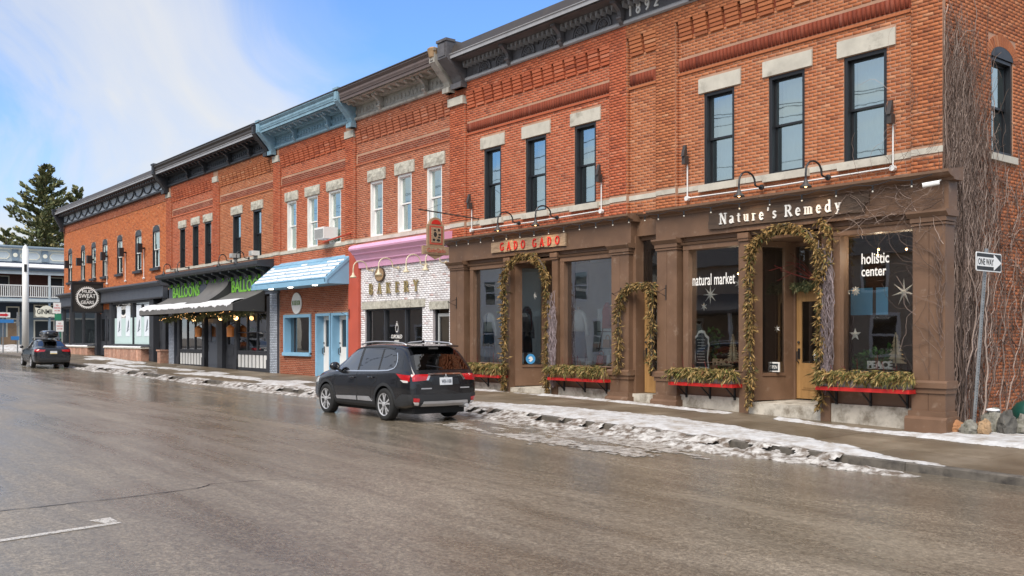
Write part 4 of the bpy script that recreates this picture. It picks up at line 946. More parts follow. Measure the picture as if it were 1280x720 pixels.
# ------------------------------------------------------------------ three narrower brick buildings of the same row
def bay_building(nm_label, x0, x1, piers, wins, mats, cor, zwin, fm, loc, zlow=4.85, sill=True):
    b = thing('brick_building', nm_label, 'building', loc)
    hl = [(a, c, zwin[0], zwin[1]) for a, c in wins]
    m = MB(); wallbox(m, x0, x1, 4.4, 10.4, hl, FP, .34); m.box(x0, x1, 17.91, 18, 9.5, 10.4)
    for a, c in piers: m.box(a, c, 17.89, 18, zlow, 9.55)
    m.obj('wall', 'mortar', b)
    hb = hl+[(a-.14, c+.2, zwin[1]-.02, 7.9) for a, c in wins]+[(x0, x1, 5.28, 5.47)]
    edges = sorted(piers); bays = []
    cur = x0
    for a, c in edges:
        if a > cur: bays.append((cur, a))
        cur = c
    if cur < x1: bays.append((cur, x1))
    for (a, c), mt in zip(bays, mats):
        bricks(b, mt, brick_rects(a, c, zlow, 9.52, hb+[(a, c, 8.3, 8.58)]), FP)
        bricks(b, mt, brick_rects(a, c, 9.52, 9.86), ('f', 17.9))
        corbels(b, a, c, mt, .44, 9.02, 9.48); B(a, c, 17.965, 18, 8.2, 8.26).obj('brick_string', mt, b)
        me = brick_mesh(brick_rects(a+.08, c-.08, 8.3, 8.56), FP, 'recessed_band', .003); o = link('recessed_band', me, 'brick_dark', b, 'stuff'); o.location = -b.location
        n = max(1, round((c-a)/1.3))
        if sill: sills(b, [(a+(c-a)*i/n+.004, a+(c-a)*(i+1)/n-.004, 17.965) for i in range(n)])
    for a, c in piers:
        bricks(b, mats[0], brick_rects(a, c, zlow, 9.3, [(a, c, 5.28, 5.47)]), PP); pier_sides(b, mats[0], [c], zlow, 9.3); B(a-.02, c+.02, 17.84, 18, 9.3, 9.56).obj('pilaster_cap', 'limestone', b)
        if sill: sills(b, [(a-.01, c+.01, 17.86)])
    for a, c in wins:
        window(b, a, c, zwin[0], zwin[1], FP, fm)
        lintel(b, a-.13, c+.2, zwin[1]+.01, 7.9, 17.95, 'rock_faced', lum=.05)
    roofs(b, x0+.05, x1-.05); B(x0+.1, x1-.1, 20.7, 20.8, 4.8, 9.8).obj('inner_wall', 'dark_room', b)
    return b
D_ = bay_building('brick building with pale stone coloured cornice above the pink and white bakery front', -32.0, -25.76, [], [(-31.0, -30.1), (-29.12, -28.2), (-27.26, -26.36)], ['brick_brown'], None, (5.47, 7.48), 'white_frame', (-29, 18, 0))
cD = cornice(D_, -31.9, -25.55, 'stone_cornice', [-29.9, -27.0], 'brown_crown', 'brown_crown')
end_bracket(cD, -25.62, 'stone_cornice', .3, 10.9, 9.62); m = MB(); m.lathe([(.08, 0), (.14, .05), (.17, .2), (.2, .3), (.12, .36), (.02, .38)], (-25.62, 17.16, 10.62), 10); m.obj('urn_finial', 'rock_tan', cD)
C_ = bay_building('brick building with light blue cornice over a blue shingled awning', -39.0, -32.0, [(-39.0, -38.45), (-32.65, -32.0)], [(-37.9, -37.02), (-36.05, -35.12), (-34.2, -33.2)], ['brick_red'], None, (5.45, 7.52), 'white_frame', (-35, 18, 0))
cC = cornice(C_, -39.1, -31.9, 'blue_cornice', [-36.7, -33.8], 'blue_cornice', 'blue_cornice')
for x in (-38.85, -31.95): end_bracket(cC, x, 'blue_cornice', .3, 10.95, 9.6)
B_ = bay_building('two bay brick building with dark grey cornice over a black shop awning', -52.4, -39.0, [(-52.4, -51.75), (-45.8, -45.2)], [(-50.65, -49.85), (-48.82, -47.98), (-47.16, -46.3), (-43.66, -42.7), (-41.36, -40.45)], ['brick_red', 'brick_orange'], None, (5.4, 7.52), 'black_frame', (-46, 18, 0))
cB = cornice(B_, -52.3, -39.15, 'charcoal_paint', [-48.85, -46.6, -43.55, -41.2], 'roof_metal', 'lead_lip', 'mod', 10.95)
end_bracket(cB, -52.2, 'charcoal_paint', .36, 11.0, 9.5); end_bracket(cB, -39.3, 'charcoal_paint', .3, 10.9, 9.6)

# ------------------------------------------------------------------ white brick bakery front
B(-32.0, -31.52, 17.80, 18.0, .1, 5.2).obj('red_pier', 'red_paint', D_)
HD = [(-31.2, -27.38, .5, 2.84), (-26.75, -25.8, .2, 2.74)]
m = MB(); wallbox(m, -31.5, -25.76, 0, 4.6, HD, ('f', 17.9), .3); m.obj('wall', 'mortar_white', D_)
bricks(D_, 'brick_white', brick_rects(-31.5, -25.76, .15, 4.5, HD+[(-31.35, -27.2, 2.82, 3.12), (-26.9, -25.7, 2.74, 3.02)]), ('f', 17.9))
B(-31.35, -27.2, 17.84, 18.1, 2.84, 3.1).obj('lintel', 'rock_faced', D_); B(-26.9, -25.78, 17.84, 18.1, 2.74, 3.0).obj('lintel', 'rock_faced', D_)
m = MB(); m.profx([(18, 4.36), (17.82, 4.36), (17.8, 4.56), (17.76, 4.6), (17.72, 4.62), (17.72, 4.66), (17.62, 4.82), (17.56, 4.84), (17.56, 4.87), (17.5, 4.93), (17.42, 4.98), (17.4, 5.04), (17.44, 5.12), (17.56, 5.18), (18, 5.26)], -31.55, -25.6)
m.obj('pink_cornice', 'pink_paint', D_)
w = shopwin(D_, -31.2, -27.38, .55, 2.84, 17.96, 'charcoal_paint', 'glass_shop', .06, .16, (-29.93, -28.55), .1)
m = MB(); vs = [(-28.3, .6), (-27.5, .6), (-27.5, 2.78), (-28.3, 2.78)]
B(-26.72, -26.66, 17.98, 18.1, .2, 2.72).obj('door_frame', 'black_frame', D_)
panel_door(D_, -26.62, -25.82, .25, 2.6, 18.02, 'plastic_grey', .5, 2.5, st=.07, hx=-26.55)
backroom(D_, -31.4, -25.8, .4, 3.2, 18.2, 20, 'room_wall')
B(-27.6, -27.5, 18.06, 18.07, 1.55, 1.72).obj('sticker', 'sign_red', w)
# cupcake emblem and name on the glass
m = MB(); place_text(m, 'CUPCAKED', ('f', 18.06), -29.62, 1.78, .72, .13, .002); place_text(m, 'BAKERY', ('f', 18.06), -29.4, 1.66, .3, .06, .002)
for a, b, r in ((-29.25, 2.15, .10), (-29.25, 2.3, .05)):
    for i in range(20):
        t0, t1 = 2*pi*i/20, 2*pi*(i+1)/20
        m.add([P3(('f', 18.06), a+k*r*cos(t), .003, b+k*r*1.6*sin(t)) for k, t in ((.8, t0), (1, t0), (1, t1), (.8, t1))], [(0, 1, 2, 3)])
m.obj('window_lettering', 'letter_white', w, fix=False)

# ------------------------------------------------------------------ blue shop: brick infill, awning roof, window, two doors
HC = [(-37.97, -35.5, 1.12, 2.76), (-35.02, -33.8, .3, 2.76), (-33.7, -32.42, .3, 2.76)]
m = MB(); wallbox(m, -38.45, -32.3, 0, 4.5, HC, ('f', 17.92), .3); m.obj('wall', 'mortar', C_)
bricks(C_, 'brick_shop', brick_rects(-38.4, -32.3, .2, 4.2, HC), ('f', 17.92))
B(-32.3, -32.0, 17.82, 18.0, .1, 5.0).obj('red_pier', 'red_paint', C_)
m = MB(); m.box(-37.97, -37.85, 17.86, 18.3, 1.12, 2.76); m.box(-35.6, -35.5, 17.86, 18.3, 1.12, 2.76); m.box(-37.85, -35.6, 17.86, 18.3, 2.64, 2.76); m.box(-37.97, -35.5, 17.8, 18.3, 1.06, 1.2)
w = m.obj('shop_window', 'sky_blue_paint', C_)
m = MB(); m.box(-37.5, -37.44, 18.12, 18.18, 1.2, 2.64); m.box(-35.72, -35.6, 18.12, 18.18, 1.2, 2.64); m.obj('inner_frame', 'charcoal_paint', w)
glass(w, [(-37.85, 18.15, 1.2), (-35.6, 18.15, 1.2), (-35.6, 18.15, 2.64), (-37.85, 18.15, 2.64)], 'glass_shop')
for a, b in ((-35.02, -33.8), (-33.7, -32.42)):
    m = MB(); m.box(a, a+.1, 17.84, 18.4, .28, 2.76); m.box(b-.08, b, 17.84, 18.4, .28, 2.76); m.box(a+.1, b-.08, 17.84, 18.4, 2.66, 2.76); m.obj('door_frame', 'sky_blue_paint', C_)
    panel_door(C_, a+.1, b-.08, .32, 2.66, 18.16, 'white_frame', 1.45, 2.5, st=.14)
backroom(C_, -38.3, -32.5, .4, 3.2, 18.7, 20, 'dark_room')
AW = [(17.97, 4.92), (16.86, 4.0)]
m = MB()
m.ext([(-38.75, 17.97, 4.9), (-38.75, 16.9, 3.98), (-38.75, 16.9, 3.82), (-38.75, 17.97, 3.82)], (6.5, 0, 0)); aw = m.obj('awning', 'sky_blue_paint', C_)
m = MB(); m.box(-38.85, -32.2, 16.82, 16.9, 3.80, 3.99)
for q in (-38.8, -32.29): m.ext([(q, 17.97, 4.98), (q, 16.82, 4.0), (q, 16.82, 3.86), (q, 17.97, 4.84)], (.06, 0, 0))
m.obj('awning_trim', 'sky_blue_paint', aw)
random.seed(3)
for k in range(6):
    f0, f1 = k/6, (k+1)/6; n = 16
    ya, za = AW[1][0]+(AW[0][0]-AW[1][0])*f0, AW[1][1]+(AW[0][1]-AW[1][1])*f0; yb, zb = AW[1][0]+(AW[0][0]-AW[1][0])*(f1+.04), AW[1][1]+(AW[0][1]-AW[1][1])*(f1+.04)
    for i in range(n):
        a = -38.7+i*6.4/n; b = a+6.4/n-.012; t = .026+R(0, .012)
        m = MB(); m.add([(a, ya, za+.01), (b, ya, za+.01), (b, ya-.01, za+.012+t), (a, ya-.01, za+.012+t), (a, yb, zb+.014), (b, yb, zb+.014)], [(0, 1, 2, 3), (3, 2, 5, 4), (0, 3, 4), (1, 5, 2)]); m.obj('shingle', 'sky_blue_paint', aw)
m = MB()
for k in range(5):
    x = -38.7
    while x < -32.35:
        wd = R(.3, .9); f0 = k/6+R(.02, .05); f1 = (k+.84-R(0, .06))/6
        if k >= 4: f1 = (k+R(.3, .6))/6
        if R(0, 1) < (.99 if k < 3 else .8 if k == 3 else .45):
            q = lambda f, u, h: (min(u, -32.35), AW[1][0]+(AW[0][0]-AW[1][0])*f, AW[1][1]+(AW[0][1]-AW[1][1])*f+h)
            m.add([q(f0, x, .045), q(f0, x+wd, .045), q(f0+.03, x+wd+.02, .085), q(f0+.03, x, .085), q(f1, x+wd, .06), q(f1, x, .055)], [(0, 1, 2, 3), (3, 2, 4, 5)])
        x += wd+R(0, .05)
tag(m.obj('awning_snow', 'fresh_snow', fix=False), 'rows of snow lying on the blue shingled awning', 'snow', None, 'stuff')
for x in (-37.5, -35.7, -33.6): MB().lathe([(.11, 0), (.09, -.03), (.01, -.035)], (x, 17.1, 3.818), 10).obj('recessed_light', 'glow_white', aw)
# ------------------------------------------------------------------ black shop: bracketed shelf cornice, signs, awning, glazed front
m = MB(); m.box(-51.75, -38.4, 17.82, 18.0, 3.7, 4.72); m.obj('sign_band', 'slate_paint', B_)
m = MB(); m.profx([(18, 4.72), (17.78, 4.72), (17.7, 4.84), (17.16, 4.86), (17.1, 4.95), (17.1, 5.08), (17.3, 5.14), (18, 5.2)], -51.8, -38.9); sh = m.obj('shop_cornice', 'black_cornice', B_)
for i in range(13):
    x = -51.3+i*1.0
    m = MB(); m.profx([(17.8, 4.83), (17.25, 4.83), (17.25, 4.76), (17.5, 4.7), (17.68, 4.58), (17.72, 4.42), (17.8, 4.38)], x-.09, x+.09); k = m.obj('bracket', 'black_cornice', sh)
    for s in (-.14, .14):
        MB().tube([(x+s, 17.8, 4.52), (x+s, 17.7, 4.52)], .085, 10).obj('rosette', 'balloon_green', k)
        MB().tube([(x+s-.04, 17.79, 4.52), (x+s-.04, 17.675, 4.52)], .07, 10).obj('rosette_core', 'black_frame', k)
for a, b in ((-51.25, -46.1), (-43.3, -38.5)): B(a, b, 17.79, 17.82, 3.82, 4.46).obj('sign_panel', 'slate_paint', B_)
for a, b, wd in ((-51.0, -46.35, 3.75), (-43.2, -38.6, 3.9)):
    s = thing('shop_sign', ('green lettering on the slate panel left of the hooded awning' if a < -45 else 'green lettering on the slate panel beside the blue shingled awning'), 'sign', (a, 17.785, 3.9), 'green letter signs over the black shop')
    z = 3.9
    m = MB(); place_text(m, 'BALLOONS', ('f', 17.785), a, z-.02, wd, .56, 0, .014, .03); m.obj('lettering', 'balloon_green', s)
for a, b in ((-51.75, -50.95), (-39.15, -38.45)):
    bricks(B_, 'brick_grey', brick_rects(a, b, .1, 3.7), ('f', 17.8)); B(a, b, 17.81, 18, 0, 3.7).obj('pier', 'slate_paint', B_)
m = MB(); m.box(-50.95, -39.15, 18.3, 18.4, .2, 3.8); m.obj('back_panel', 'charcoal_paint', B_)
def slats(x0, x1, z0, z1, y, n=8):
    m = MB(); m.box(x0, x1, y, y+.1, z0-.15, z0); m.box(x0, x1, y, y+.1, z1, z1+.1); m.box(x0, x1, y+.06, y+.1, z0, z1); p = m.obj('slat_panel', 'charcoal_paint', B_)
    for i in range(n): q = x0+.06+(x1-x0-.06)*i/n; B(q, q+(x1-x0)/n-.14, y+.02, y+.055, z0+.02, z1-.02).obj('slat', 'pole_white', p)
for a, b in ((-50.3, -47.1), (-42.8, -39.55)):
    shopwin(B_, a, b, 1.16, 2.95, 17.86, 'charcoal_paint', 'glass_shop', .07, .14, (a+(b-a)/3, a+(b-a)*2/3), .06, (2.05,) if a > -45 else ())
    slats(a, b, .45, 1.06, 17.86)
    B(a-.3, a, 17.84, 18.3, .1, 3.6).obj('pilaster', 'charcoal_paint', B_); B(b, b+.3, 17.84, 18.3, .1, 3.6).obj('pilaster', 'charcoal_paint', B_)
    B(a-.36, a+.02, 17.8, 17.84, .1, .85).obj('pilaster_base', 'charcoal_paint', B_); B(b, b+.36, 17.8, 17.84, .1, .85).obj('pilaster_base', 'charcoal_paint', B_)
B(-46.9, -42.9, 17.9, 18.3, 2.9, 3.7).obj('head_panel', 'charcoal_paint', B_)
panel_door(B_, -46.55, -45.3, .36, 2.74, 17.95, 'slate_paint', 1.6, 2.5, st=.3); B(-46.5, -45.35, 17.93, 17.949, .5, 1.5).obj('door_panel', 'slate_paint', B_)
panel_door(B_, -44.6, -43.3, .36, 2.8, 18.05, 'charcoal_paint', 1.5, 2.6, st=.24, panels=((.5, .9), (.95, 1.4)))
B(-45.25, -44.65, 17.88, 18.3, .1, 2.9).obj('pilaster', 'charcoal_paint', B_)
def cloth(mb, x0, x1, zt, zf=3.26, yf=16.35, sag=.5, n=8, t=.0, wob=0):
    P = []
    for x in fr(x0, x1, .5):
        for i in range(n+1):
            f = i/n; P.append((x, 17.8-(17.8-yf)*f, zt+(zf-zt)*(f**(1-sag*.6))+t+wob*sin(x*2.2)*.02*f))
    return mb.grid(P, len(fr(x0, x1, .5)), n+1)
m = MB(); cloth(m, -51.9, -45.95, 3.9, sag=.35); cloth(m, -43.45, -39.7, 3.9, sag=.35); a1 = m.obj('awning', 'awning_grey', B_, smooth=True, fix=False)
m = MB(); cloth(m, -46.0, -43.4, 4.62, 3.28, sag=.75, t=.03); m.obj('awning_hood', 'awning_grey', a1, smooth=True, fix=False)
def side_cloth(x, zt, sag, zb=3.02, tri_=False):
    n = 10; P = [(x, 17.8-1.45*i/n, zt+(3.26-zt)*((i/n)**(1-sag*.6))) for i in range(n+1)]; Q = [(x, 17.8-1.45*i/n, zb) for i in range(n+1)]
    return MB().grid(P+Q, 2, n+1)
side_cloth(-39.68, 3.9, .35, 2.95).obj('awning_side', 'awning_cloth', a1, fix=False); side_cloth(-43.4, 4.65, .75, 3.3).obj('awning_side', 'awning_cloth', a1, fix=False)
side_cloth(-46.0, 4.65, .75, 3.3).obj('awning_side', 'awning_cloth', a1, fix=False); side_cloth(-51.9, 3.9, .35, 2.95).obj('awning_side', 'awning_cloth', a1, fix=False)
B(-51.95, -39.66, 16.33, 16.36, 2.98, 3.27).obj('valance', 'awning_grey', a1)
m = MB()
xs = fr(-51.9, -39.75, .12); P = []
for x in xs:
    up = .22+.10*ns(x, 0, .9, 61)+(.2 if x < -46.5 or x > -43.6 else .05); dr = max(0, .05+.11*ns(x, 0, 2.2, 62)+.08*ns(x, 0, 6, 63))
    P += [(x, 16.315, 3.25-dr), (x, 16.31, 3.30), (x, 16.36+up*.3, 3.36+up*.1), (x, 16.36+up, 3.29+up*.5), (x, 16.4+up*1.3, 3.28+up*.56)]
m.grid(P, len(xs), 5); tag(m.obj('eave_snow', 'fresh_snow', smooth=True, fix=False), 'dripping rim of snow along the front of the black awning', 'snow', None, 'stuff')
# ------------------------------------------------------------------ orange brick building with arched windows
A_ = thing('brick_building', 'orange brick building with arched windows at the far left end of the row', 'building', (-63, 18, 0))
WA = [(-72.75, -71.75), (-69.5, -68.5), (-67.0, -66.0), (-64.5, -63.45), (-61.45, -60.4), (-57.95, -56.85), (-54.9, -53.75)]
hA = [(a, b, 5.68, 7.75) for a, b in WA]
m = MB(); wallbox(m, -73.9, -52.4, 4.7, 10.3, hA, FP, .34); m.box(-73.9, -73.6, 18.34, 32, -.5, 10.3); m.obj('wall', 'mortar', A_)
hb = hA+[(a-.02, b+.02, 7.7, 8.02) for a, b in WA]
bricks(A_, 'brick_bright', brick_rects(-73.9, -52.4, 4.7, 9.22, hb), FP); bricks(A_, 'brick_brown', brick_rects(-73.9, -52.4, 9.22, 9.72), ('f', 17.97))
for a, b in WA:
    window(A_, a, b, 5.68, 7.75, FP, 'black_frame', arch=.3, curtain=None, sash='white_frame', rec=.03)
    m = MB(); m.box(a-.0, a+.06, 17.99, 18.16, 5.68, 7.75); n = 10; c = (a+b)/2; r = (b-a)/2
    m.ext([(c+r*cos(pi*i/n), 17.985, 7.72+.3*sin(pi*i/n)) for i in range(n+1)], (0, .1, 0)); m.obj('arch_trim', 'black_frame', A_)
    B(a-.16, b+.16, 17.86, 18.05, 5.54, 5.68).obj('sill', 'charcoal_paint', A_)
cA = cornice(A_, -73.8, -52.3, 'charcoal_paint', [], 'roof_metal', 'lead_lip', 'fan', 10.75, .62, z0=9.7, frieze='pale_frieze')
for i in range(13):
    x = -72.9+i*1.6
    m = MB(); n = 12
    for k in range(n):
        a0, a1_ = pi+pi*k/n, pi+pi*(k+1)/n; m.ext([(x+r*cos(a)*.95, 17.87, 10.3+r*sin(a)*.5) for r, a in ((.72, a0), (.84, a0), (.84, a1_), (.72, a1_))], (0, -.05, 0))
    m.obj('swag', 'charcoal_paint', cA)
d = MB(); x = -73.6
while x < -52.5: d.box(x, x+.2, 17.5, 17.9, 10.33, 10.45); x += .42
d.obj('dentils', 'lead_cornice', cA, 'stuff')
end_bracket(cA, -73.6, 'charcoal_paint', .3, 10.8, 9.3, .68)
roofs(A_, -73.8, -52.5); B(-73.5, -52.6, 20.7, 20.8, 4.8, 9.8).obj('inner_wall', 'dark_room', A_)
m = MB(); m.box(-73.9, -52.45, 17.72, 18, 4.02, 4.62); m.profx([(18, 4.62), (17.7, 4.62), (17.55, 4.72), (17.4, 4.78), (17.4, 4.86), (18, 4.98)], -73.95, -52.4); m.profx([(18, 3.96), (17.66, 3.96), (17.62, 4.02), (18, 4.06)], -73.9, -52.4); m.obj('fascia', 'slate_paint', A_)
backroom(A_, -73.5, -52.8, .6, 4.0, 18.6, 21, 'pale_room')
for a, b, mu in ((-73.6, -71.5, ()), (-71.3, -65.5, (-68.6,)), (-61.9, -54.9, (-58.0,))):
    w = shopwin(A_, a, b, 1.32, 3.96, 17.84, 'charcoal_paint', 'glass_bright', .12, .2, mu, .1)
    a_ = a
    while a_ < b-.2:
        wd = R(.42, .5); s = thing('sill_block', None, None) if False else None
        B(a_-.3, a_-.3+wd, 17.45+R(-.015, .015), 17.9, gz(a_)-.2, 1.2).obj('plinth_stone', 'sill_stone', A_); a_ += wd+.012
    B(a-.34, b-.1, 17.4, 17.9, 1.2, 1.27).obj('plinth_cap', 'limestone', A_)
    n = 24; P = [(a-.3+(b-a)*i/n, y, 1.272+h) for y, h in ((17.4, .0), (17.44, .06), (17.75, .05), (17.84, 0)) for i in range(n+1)]
    tag(MB().grid([(x, y, z+.02*ns(x, y, 3)*(z > 1.3)) for x, y, z in P], 4, n+1).obj('ledge_snow', 'fresh_snow', smooth=True, fix=False), 'snow on the stone ledge under the %s' % ('shop window nearest the street corner' if a < -73 else 'pair of display panes left of the arched door' if a < -70 else 'frosted window with tall posters'), 'snow', None, 'stuff')
for a in (-62.3, -51.95):
    pass
m = MB(); [m.box(a, a+.5, 17.45, 17.9, gz(a)-.2, 1.1) for a in (-52.5,)]; m.obj('plinth_stone', 'sill_stone', A_); B(-52.55, -51.95, 17.4, 17.9, 1.1, 1.18).obj('plinth_cap', 'sill_stone', A_)
for q in ((-65.5, -65.1, 17.8, 18.5, .6, 3.96), (-62.4, -61.9, 17.8, 18.5, .6, 3.96), (-54.9, -54.2, 17.8, 18.5, .4, 3.96), (-52.9, -52.4, 17.85, 18.5, .4, 3.96), (-54.2, -52.9, 18.2, 18.5, 3.2, 3.96)): B(*q).obj('shop_pilaster', 'charcoal_paint', A_)
B(-65.1, -62.4, 18.05, 18.2, 3.35, 3.96).obj('brick_panel', 'brick_bright', A_)
m = MB(); n = 12; m.ext([(-63.75+1.15*cos(pi*i/n), 18.0, 3.2+.42*sin(pi*i/n)) for i in range(n+1)], (0, .04, 0)); m.obj('door_arch', 'charcoal_paint', A_)
panel_door(A_, -65.0, -63.8, .72, 3.2, 18.02, 'charcoal_paint', 1.6, 3.0, st=.22, panels=((.95, 1.45),)); panel_door(A_, -63.7, -62.5, .72, 3.2, 18.02, 'charcoal_paint', 1.6, 3.0, st=.22, panels=((.95, 1.45),))
panel_door(A_, -54.2, -52.9, .5, 3.2, 18.15, 'charcoal_paint', 2.3, 2.9, st=.3, panels=((.7, 1.3), (1.4, 2.1)))
for a, b in ((-61.7, -58.1), (-57.9, -55.1)): MB().poly([(a, 17.932, 1.45), (b, 17.932, 1.45), (b, 17.932, 3.0), (a, 17.932, 3.0)]).obj('frosted_film', 'frost_film', A_, fix=False)
m = MB()
for a in (-61.2, -59.5, -57.5, -56.1):
    p = B(a, a+.85, 17.918, 17.926, 1.9, 3.7).obj('poster', 'poster', A_)
    q = MB(); c = a+.42; q.add([(c-.12, 17.912, 2.2), (c+.16, 17.912, 2.45), (c+.2, 17.912, 2.9), (c+.05, 17.912, 2.75), (c-.02, 17.912, 2.5)], [(0, 1, 2, 3, 4)]); q.add([(c-.2, 17.912, 2.15), (c+.25, 17.912, 2.32), (c+.25, 17.912, 2.36), (c-.2, 17.912, 2.2)], [(0, 1, 2, 3)]); q.obj('print', 'gin_navy', p, fix=False)
# ring of white teeth painted on the glass, upper half hidden by the fascia
def gear(mb, pl, u, z, r, off, lo=-180, hi=180, teeth=40):
    n = 60
    for i in range(n):
        a0, a1 = rad(lo+(hi-lo)*i/n), rad(lo+(hi-lo)*(i+1)/n); mb.add([P3(pl, u+k*r*cos(a), off, z+k*r*sin(a)) for k, a in ((.84, a0), (.96, a0), (.96, a1), (.84, a1))], [(0, 1, 2, 3)])
    for i in range(teeth):
        a = rad(lo+(hi-lo)*(i+.5)/teeth); da = rad((hi-lo)/teeth*.27); mb.add([P3(pl, u+k*r*cos(a+e), off, z+k*r*sin(a+e)) for k, e in ((.955, -da), (1.06, -da*.6), (1.06, da*.6), (.955, da))], [(0, 1, 2, 3)])
m = MB(); gear(m, ('f', 17.93), -60.0, 4.05, 1.05, .0, -165, -15, 20); place_text(m, 'GEARS', ('f', 17.93), -60.0, 3.5, .9, .22, 0, center=True); m.obj('window_lettering', 'letter_white', A_, fix=False)
m = MB()
for i in range(26):
    x = R(-71.0, -65.8); z = R(1.5, 2.5); m.box(x, x+R(.1, .3), 18.5, 18.8, 1.4, z)
m.obj('display_stock', 'merch', A_, 'stuff')

# ------------------------------------------------------------------ signs on the buildings
def board(name, x0, x1, z0, z1, y, mat, par, th=.05, rough=.012, n=10):
    m = MB(); P = []
    for z in (z0, z1): P += [(x0+(x1-x0)*i/n, y, z+R(-rough, rough)) for i in range(n+1)]
    m.grid(P, 2, n+1); m.grid([(a, b+th, c) for a, b, c in P], 2, n+1)
    k = 2*(n+1); e = lambda l: m.f.extend([(l[i], l[i+1], l[i+1]+k, l[i]+k) for i in range(len(l)-1)])
    e(list(range(n+1))); e(list(range(n+1, 2*n+2))); m.f += [(0, n+1, n+1+k, k), (n, 2*n+1, 2*n+1+k, n+k)]
    return m.obj(name, mat, par, fix=False)
sg = thing('shop_sign', 'long dark weathered wood sign with white serif letters on the right brown fascia', 'sign', (-12.8, 17.6, 4.3))
board('plank', -14.85, -10.85, 4.31, 4.5, 17.62, 'weathered_board', sg); board('plank', -14.84, -10.75, 4.5, 4.68, 17.625, 'weathered_board', sg)
letters(sg, "Nature's Remedy", ('f', 17.62), -14.50, 4.40, .24, 'letter_white', .088, .0, .03, 1.0, .5)
sg = thing('shop_sign', 'pale driftwood sign with red serif letters on the left brown fascia', 'sign', (-21.5, 17.6, 4.3))
board('plank', -23.2, -19.85, 4.33, 4.65, 17.62, 'driftwood', sg, rough=.02)
letters(sg, 'GADO GADO', ('f', 17.62), -22.75, 4.37, .23, 'letter_red', .135, .0, .03, 1.05, .75)
sg = thing('shop_sign', 'spaced gold serif letters mounted on the white painted bakery brick', 'sign', (-29, 17.85, 3.4))
letters(sg, 'BAKERY', ('f', 17.88), -30.8, 3.38, .36, 'letter_gold', .33, .02, .05, 1.0)
for i in range(6): pass
def disc(m, pl, u, z, rx, rz_, off, n=24): m.add([P3(pl, u+rx*cos(2*pi*i/n), off, z+rz_*sin(2*pi*i/n)) for i in range(n)], [tuple(range(n))]); return m
def disc_body(pl, u, z, rx, rz_, off, th, n=24):
    a = [P3(pl, u+rx*cos(2*pi*i/n), off, z+rz_*sin(2*pi*i/n)) for i in range(n)]; b = Vector(P3(pl, 0, th, 0))-Vector(P3(pl, 0, 0, 0)); return MB().ext(a, b)
sg = thing('round_sign', 'small round carved wooden plaque above the gold bakery letters', 'sign', (-30.05, 17.85, 4.0))
disc_body(('f', 17.86), -30.05, 4.06, .33, .26, 0, .04).obj('rim', 'weathered_board', sg); disc_body(('f', 17.86), -30.05, 4.06, .29, .225, .04, .012).obj('panel', 'rock_tan', sg)
m = MB(); place_text(m, 'CUPCAKED', ('f', 17.80), -30.05, 4.0, .46, .09, .01, .01, center=True); m.obj('lettering', 'letter_gold', sg); disc(MB(), ('f', 17.79), -30.05, 4.17, .06, .05, .0).obj('emblem', 'letter_gold', sg)
sg = thing('round_sign', 'white round sign with green lettering on the brick above the blue framed window', 'sign', (-36.7, 17.9, 3.2))
disc_body(('f', 17.9), -36.75, 3.22, .44, .44, 0, .04).obj('panel', 'sign_white', sg); m = MB(); place_text(m, 'IN CAKE ROOM', ('f', 17.855), -36.75, 3.14, .72, .2, .0, .01, center=True); m.obj('lettering', 'moss_text', sg)
# projecting signs
sg = thing('hanging_sign', 'square dark hanging sign with a white gear ring by the far left corner', 'sign', (-63.9, 16.9, 4.3))
B(-63.96, -63.88, 16.02, 17.82, 3.42, 5.22).obj('panel', 'gear_dark', sg)
for a, b, c, d in ((15.97, 17.87, 3.37, 3.45), (15.97, 17.87, 5.19, 5.27), (15.97, 16.05, 3.45, 5.19), (17.79, 17.87, 3.45, 5.19)): B(-64.0, -63.84, a, b, c, d).obj('frame', 'black_frame', sg)
B(-63.95, -63.9, 15.9, 18, 5.27, 5.33).obj('arm', 'black_metal', sg)
m = MB(); SP = ('s', -63.87); gear(m, SP, 16.92, 4.32, .66, .0)
for tx, zz_, ww, hh in (('MUD', 4.60, .62, .2), ('SWEAT', 4.30, .98, .25), ('n', 4.17, .1, .09), ('GEARS', 3.92, .78, .21)): place_text(m, tx, SP, 16.92, zz_, ww, hh, .0, .015, center=True)
m.obj('emblem', 'letter_white', sg)
sg = thing('hanging_sign', 'arched wooden hanging sign with cream tablet on a rod above the pink fascia', 'sign', (-25.6, 16.6, 5))
XS = -24.33; c0 = 16.37
B(XS-.04, XS+.04, c0-.3, c0+.3, 4.55, 5.2).obj('frame', 'gin_wood', sg)
m = MB(); n = 10; m.ext([(XS-.04, c0+.24*cos(pi*i/n), 5.2+.22*sin(pi*i/n)) for i in range(n+1)], (.08, 0, 0)); m.obj('arch_top', 'gin_wood', sg)
m = MB(); n = 10; m.ext([(XS+.04, c0+.17*cos(pi*i/n), 5.21+.14*sin(pi*i/n)) for i in range(n+1)], (.012, 0, 0)); m.obj('arch_inset', 'letter_red', sg)
B(XS+.04, XS+.05, c0-.23, c0+.23, 4.6, 5.16).obj('inner_border', 'red_paint', sg); B(XS+.05, XS+.06, c0-.18, c0+.18, 4.66, 5.11).obj('picture', 'driftwood', sg)
m = MB()
for u, z, a, b in ((-.06, 5.03, .05, .03), (.09, 5.04, .04, .045), (-.04, 4.9, .06, .08), (.12, 4.9, .06, .03), (-.09, 4.74, .05, .04), (.07, 4.73, .07, .04), (.1, 4.82, .05, .03)): disc(m, ('s', XS+.06), c0+u, z, a, b, .003, 9)
m.obj('figures', 'letter_black', sg, 'stuff', fix=False)
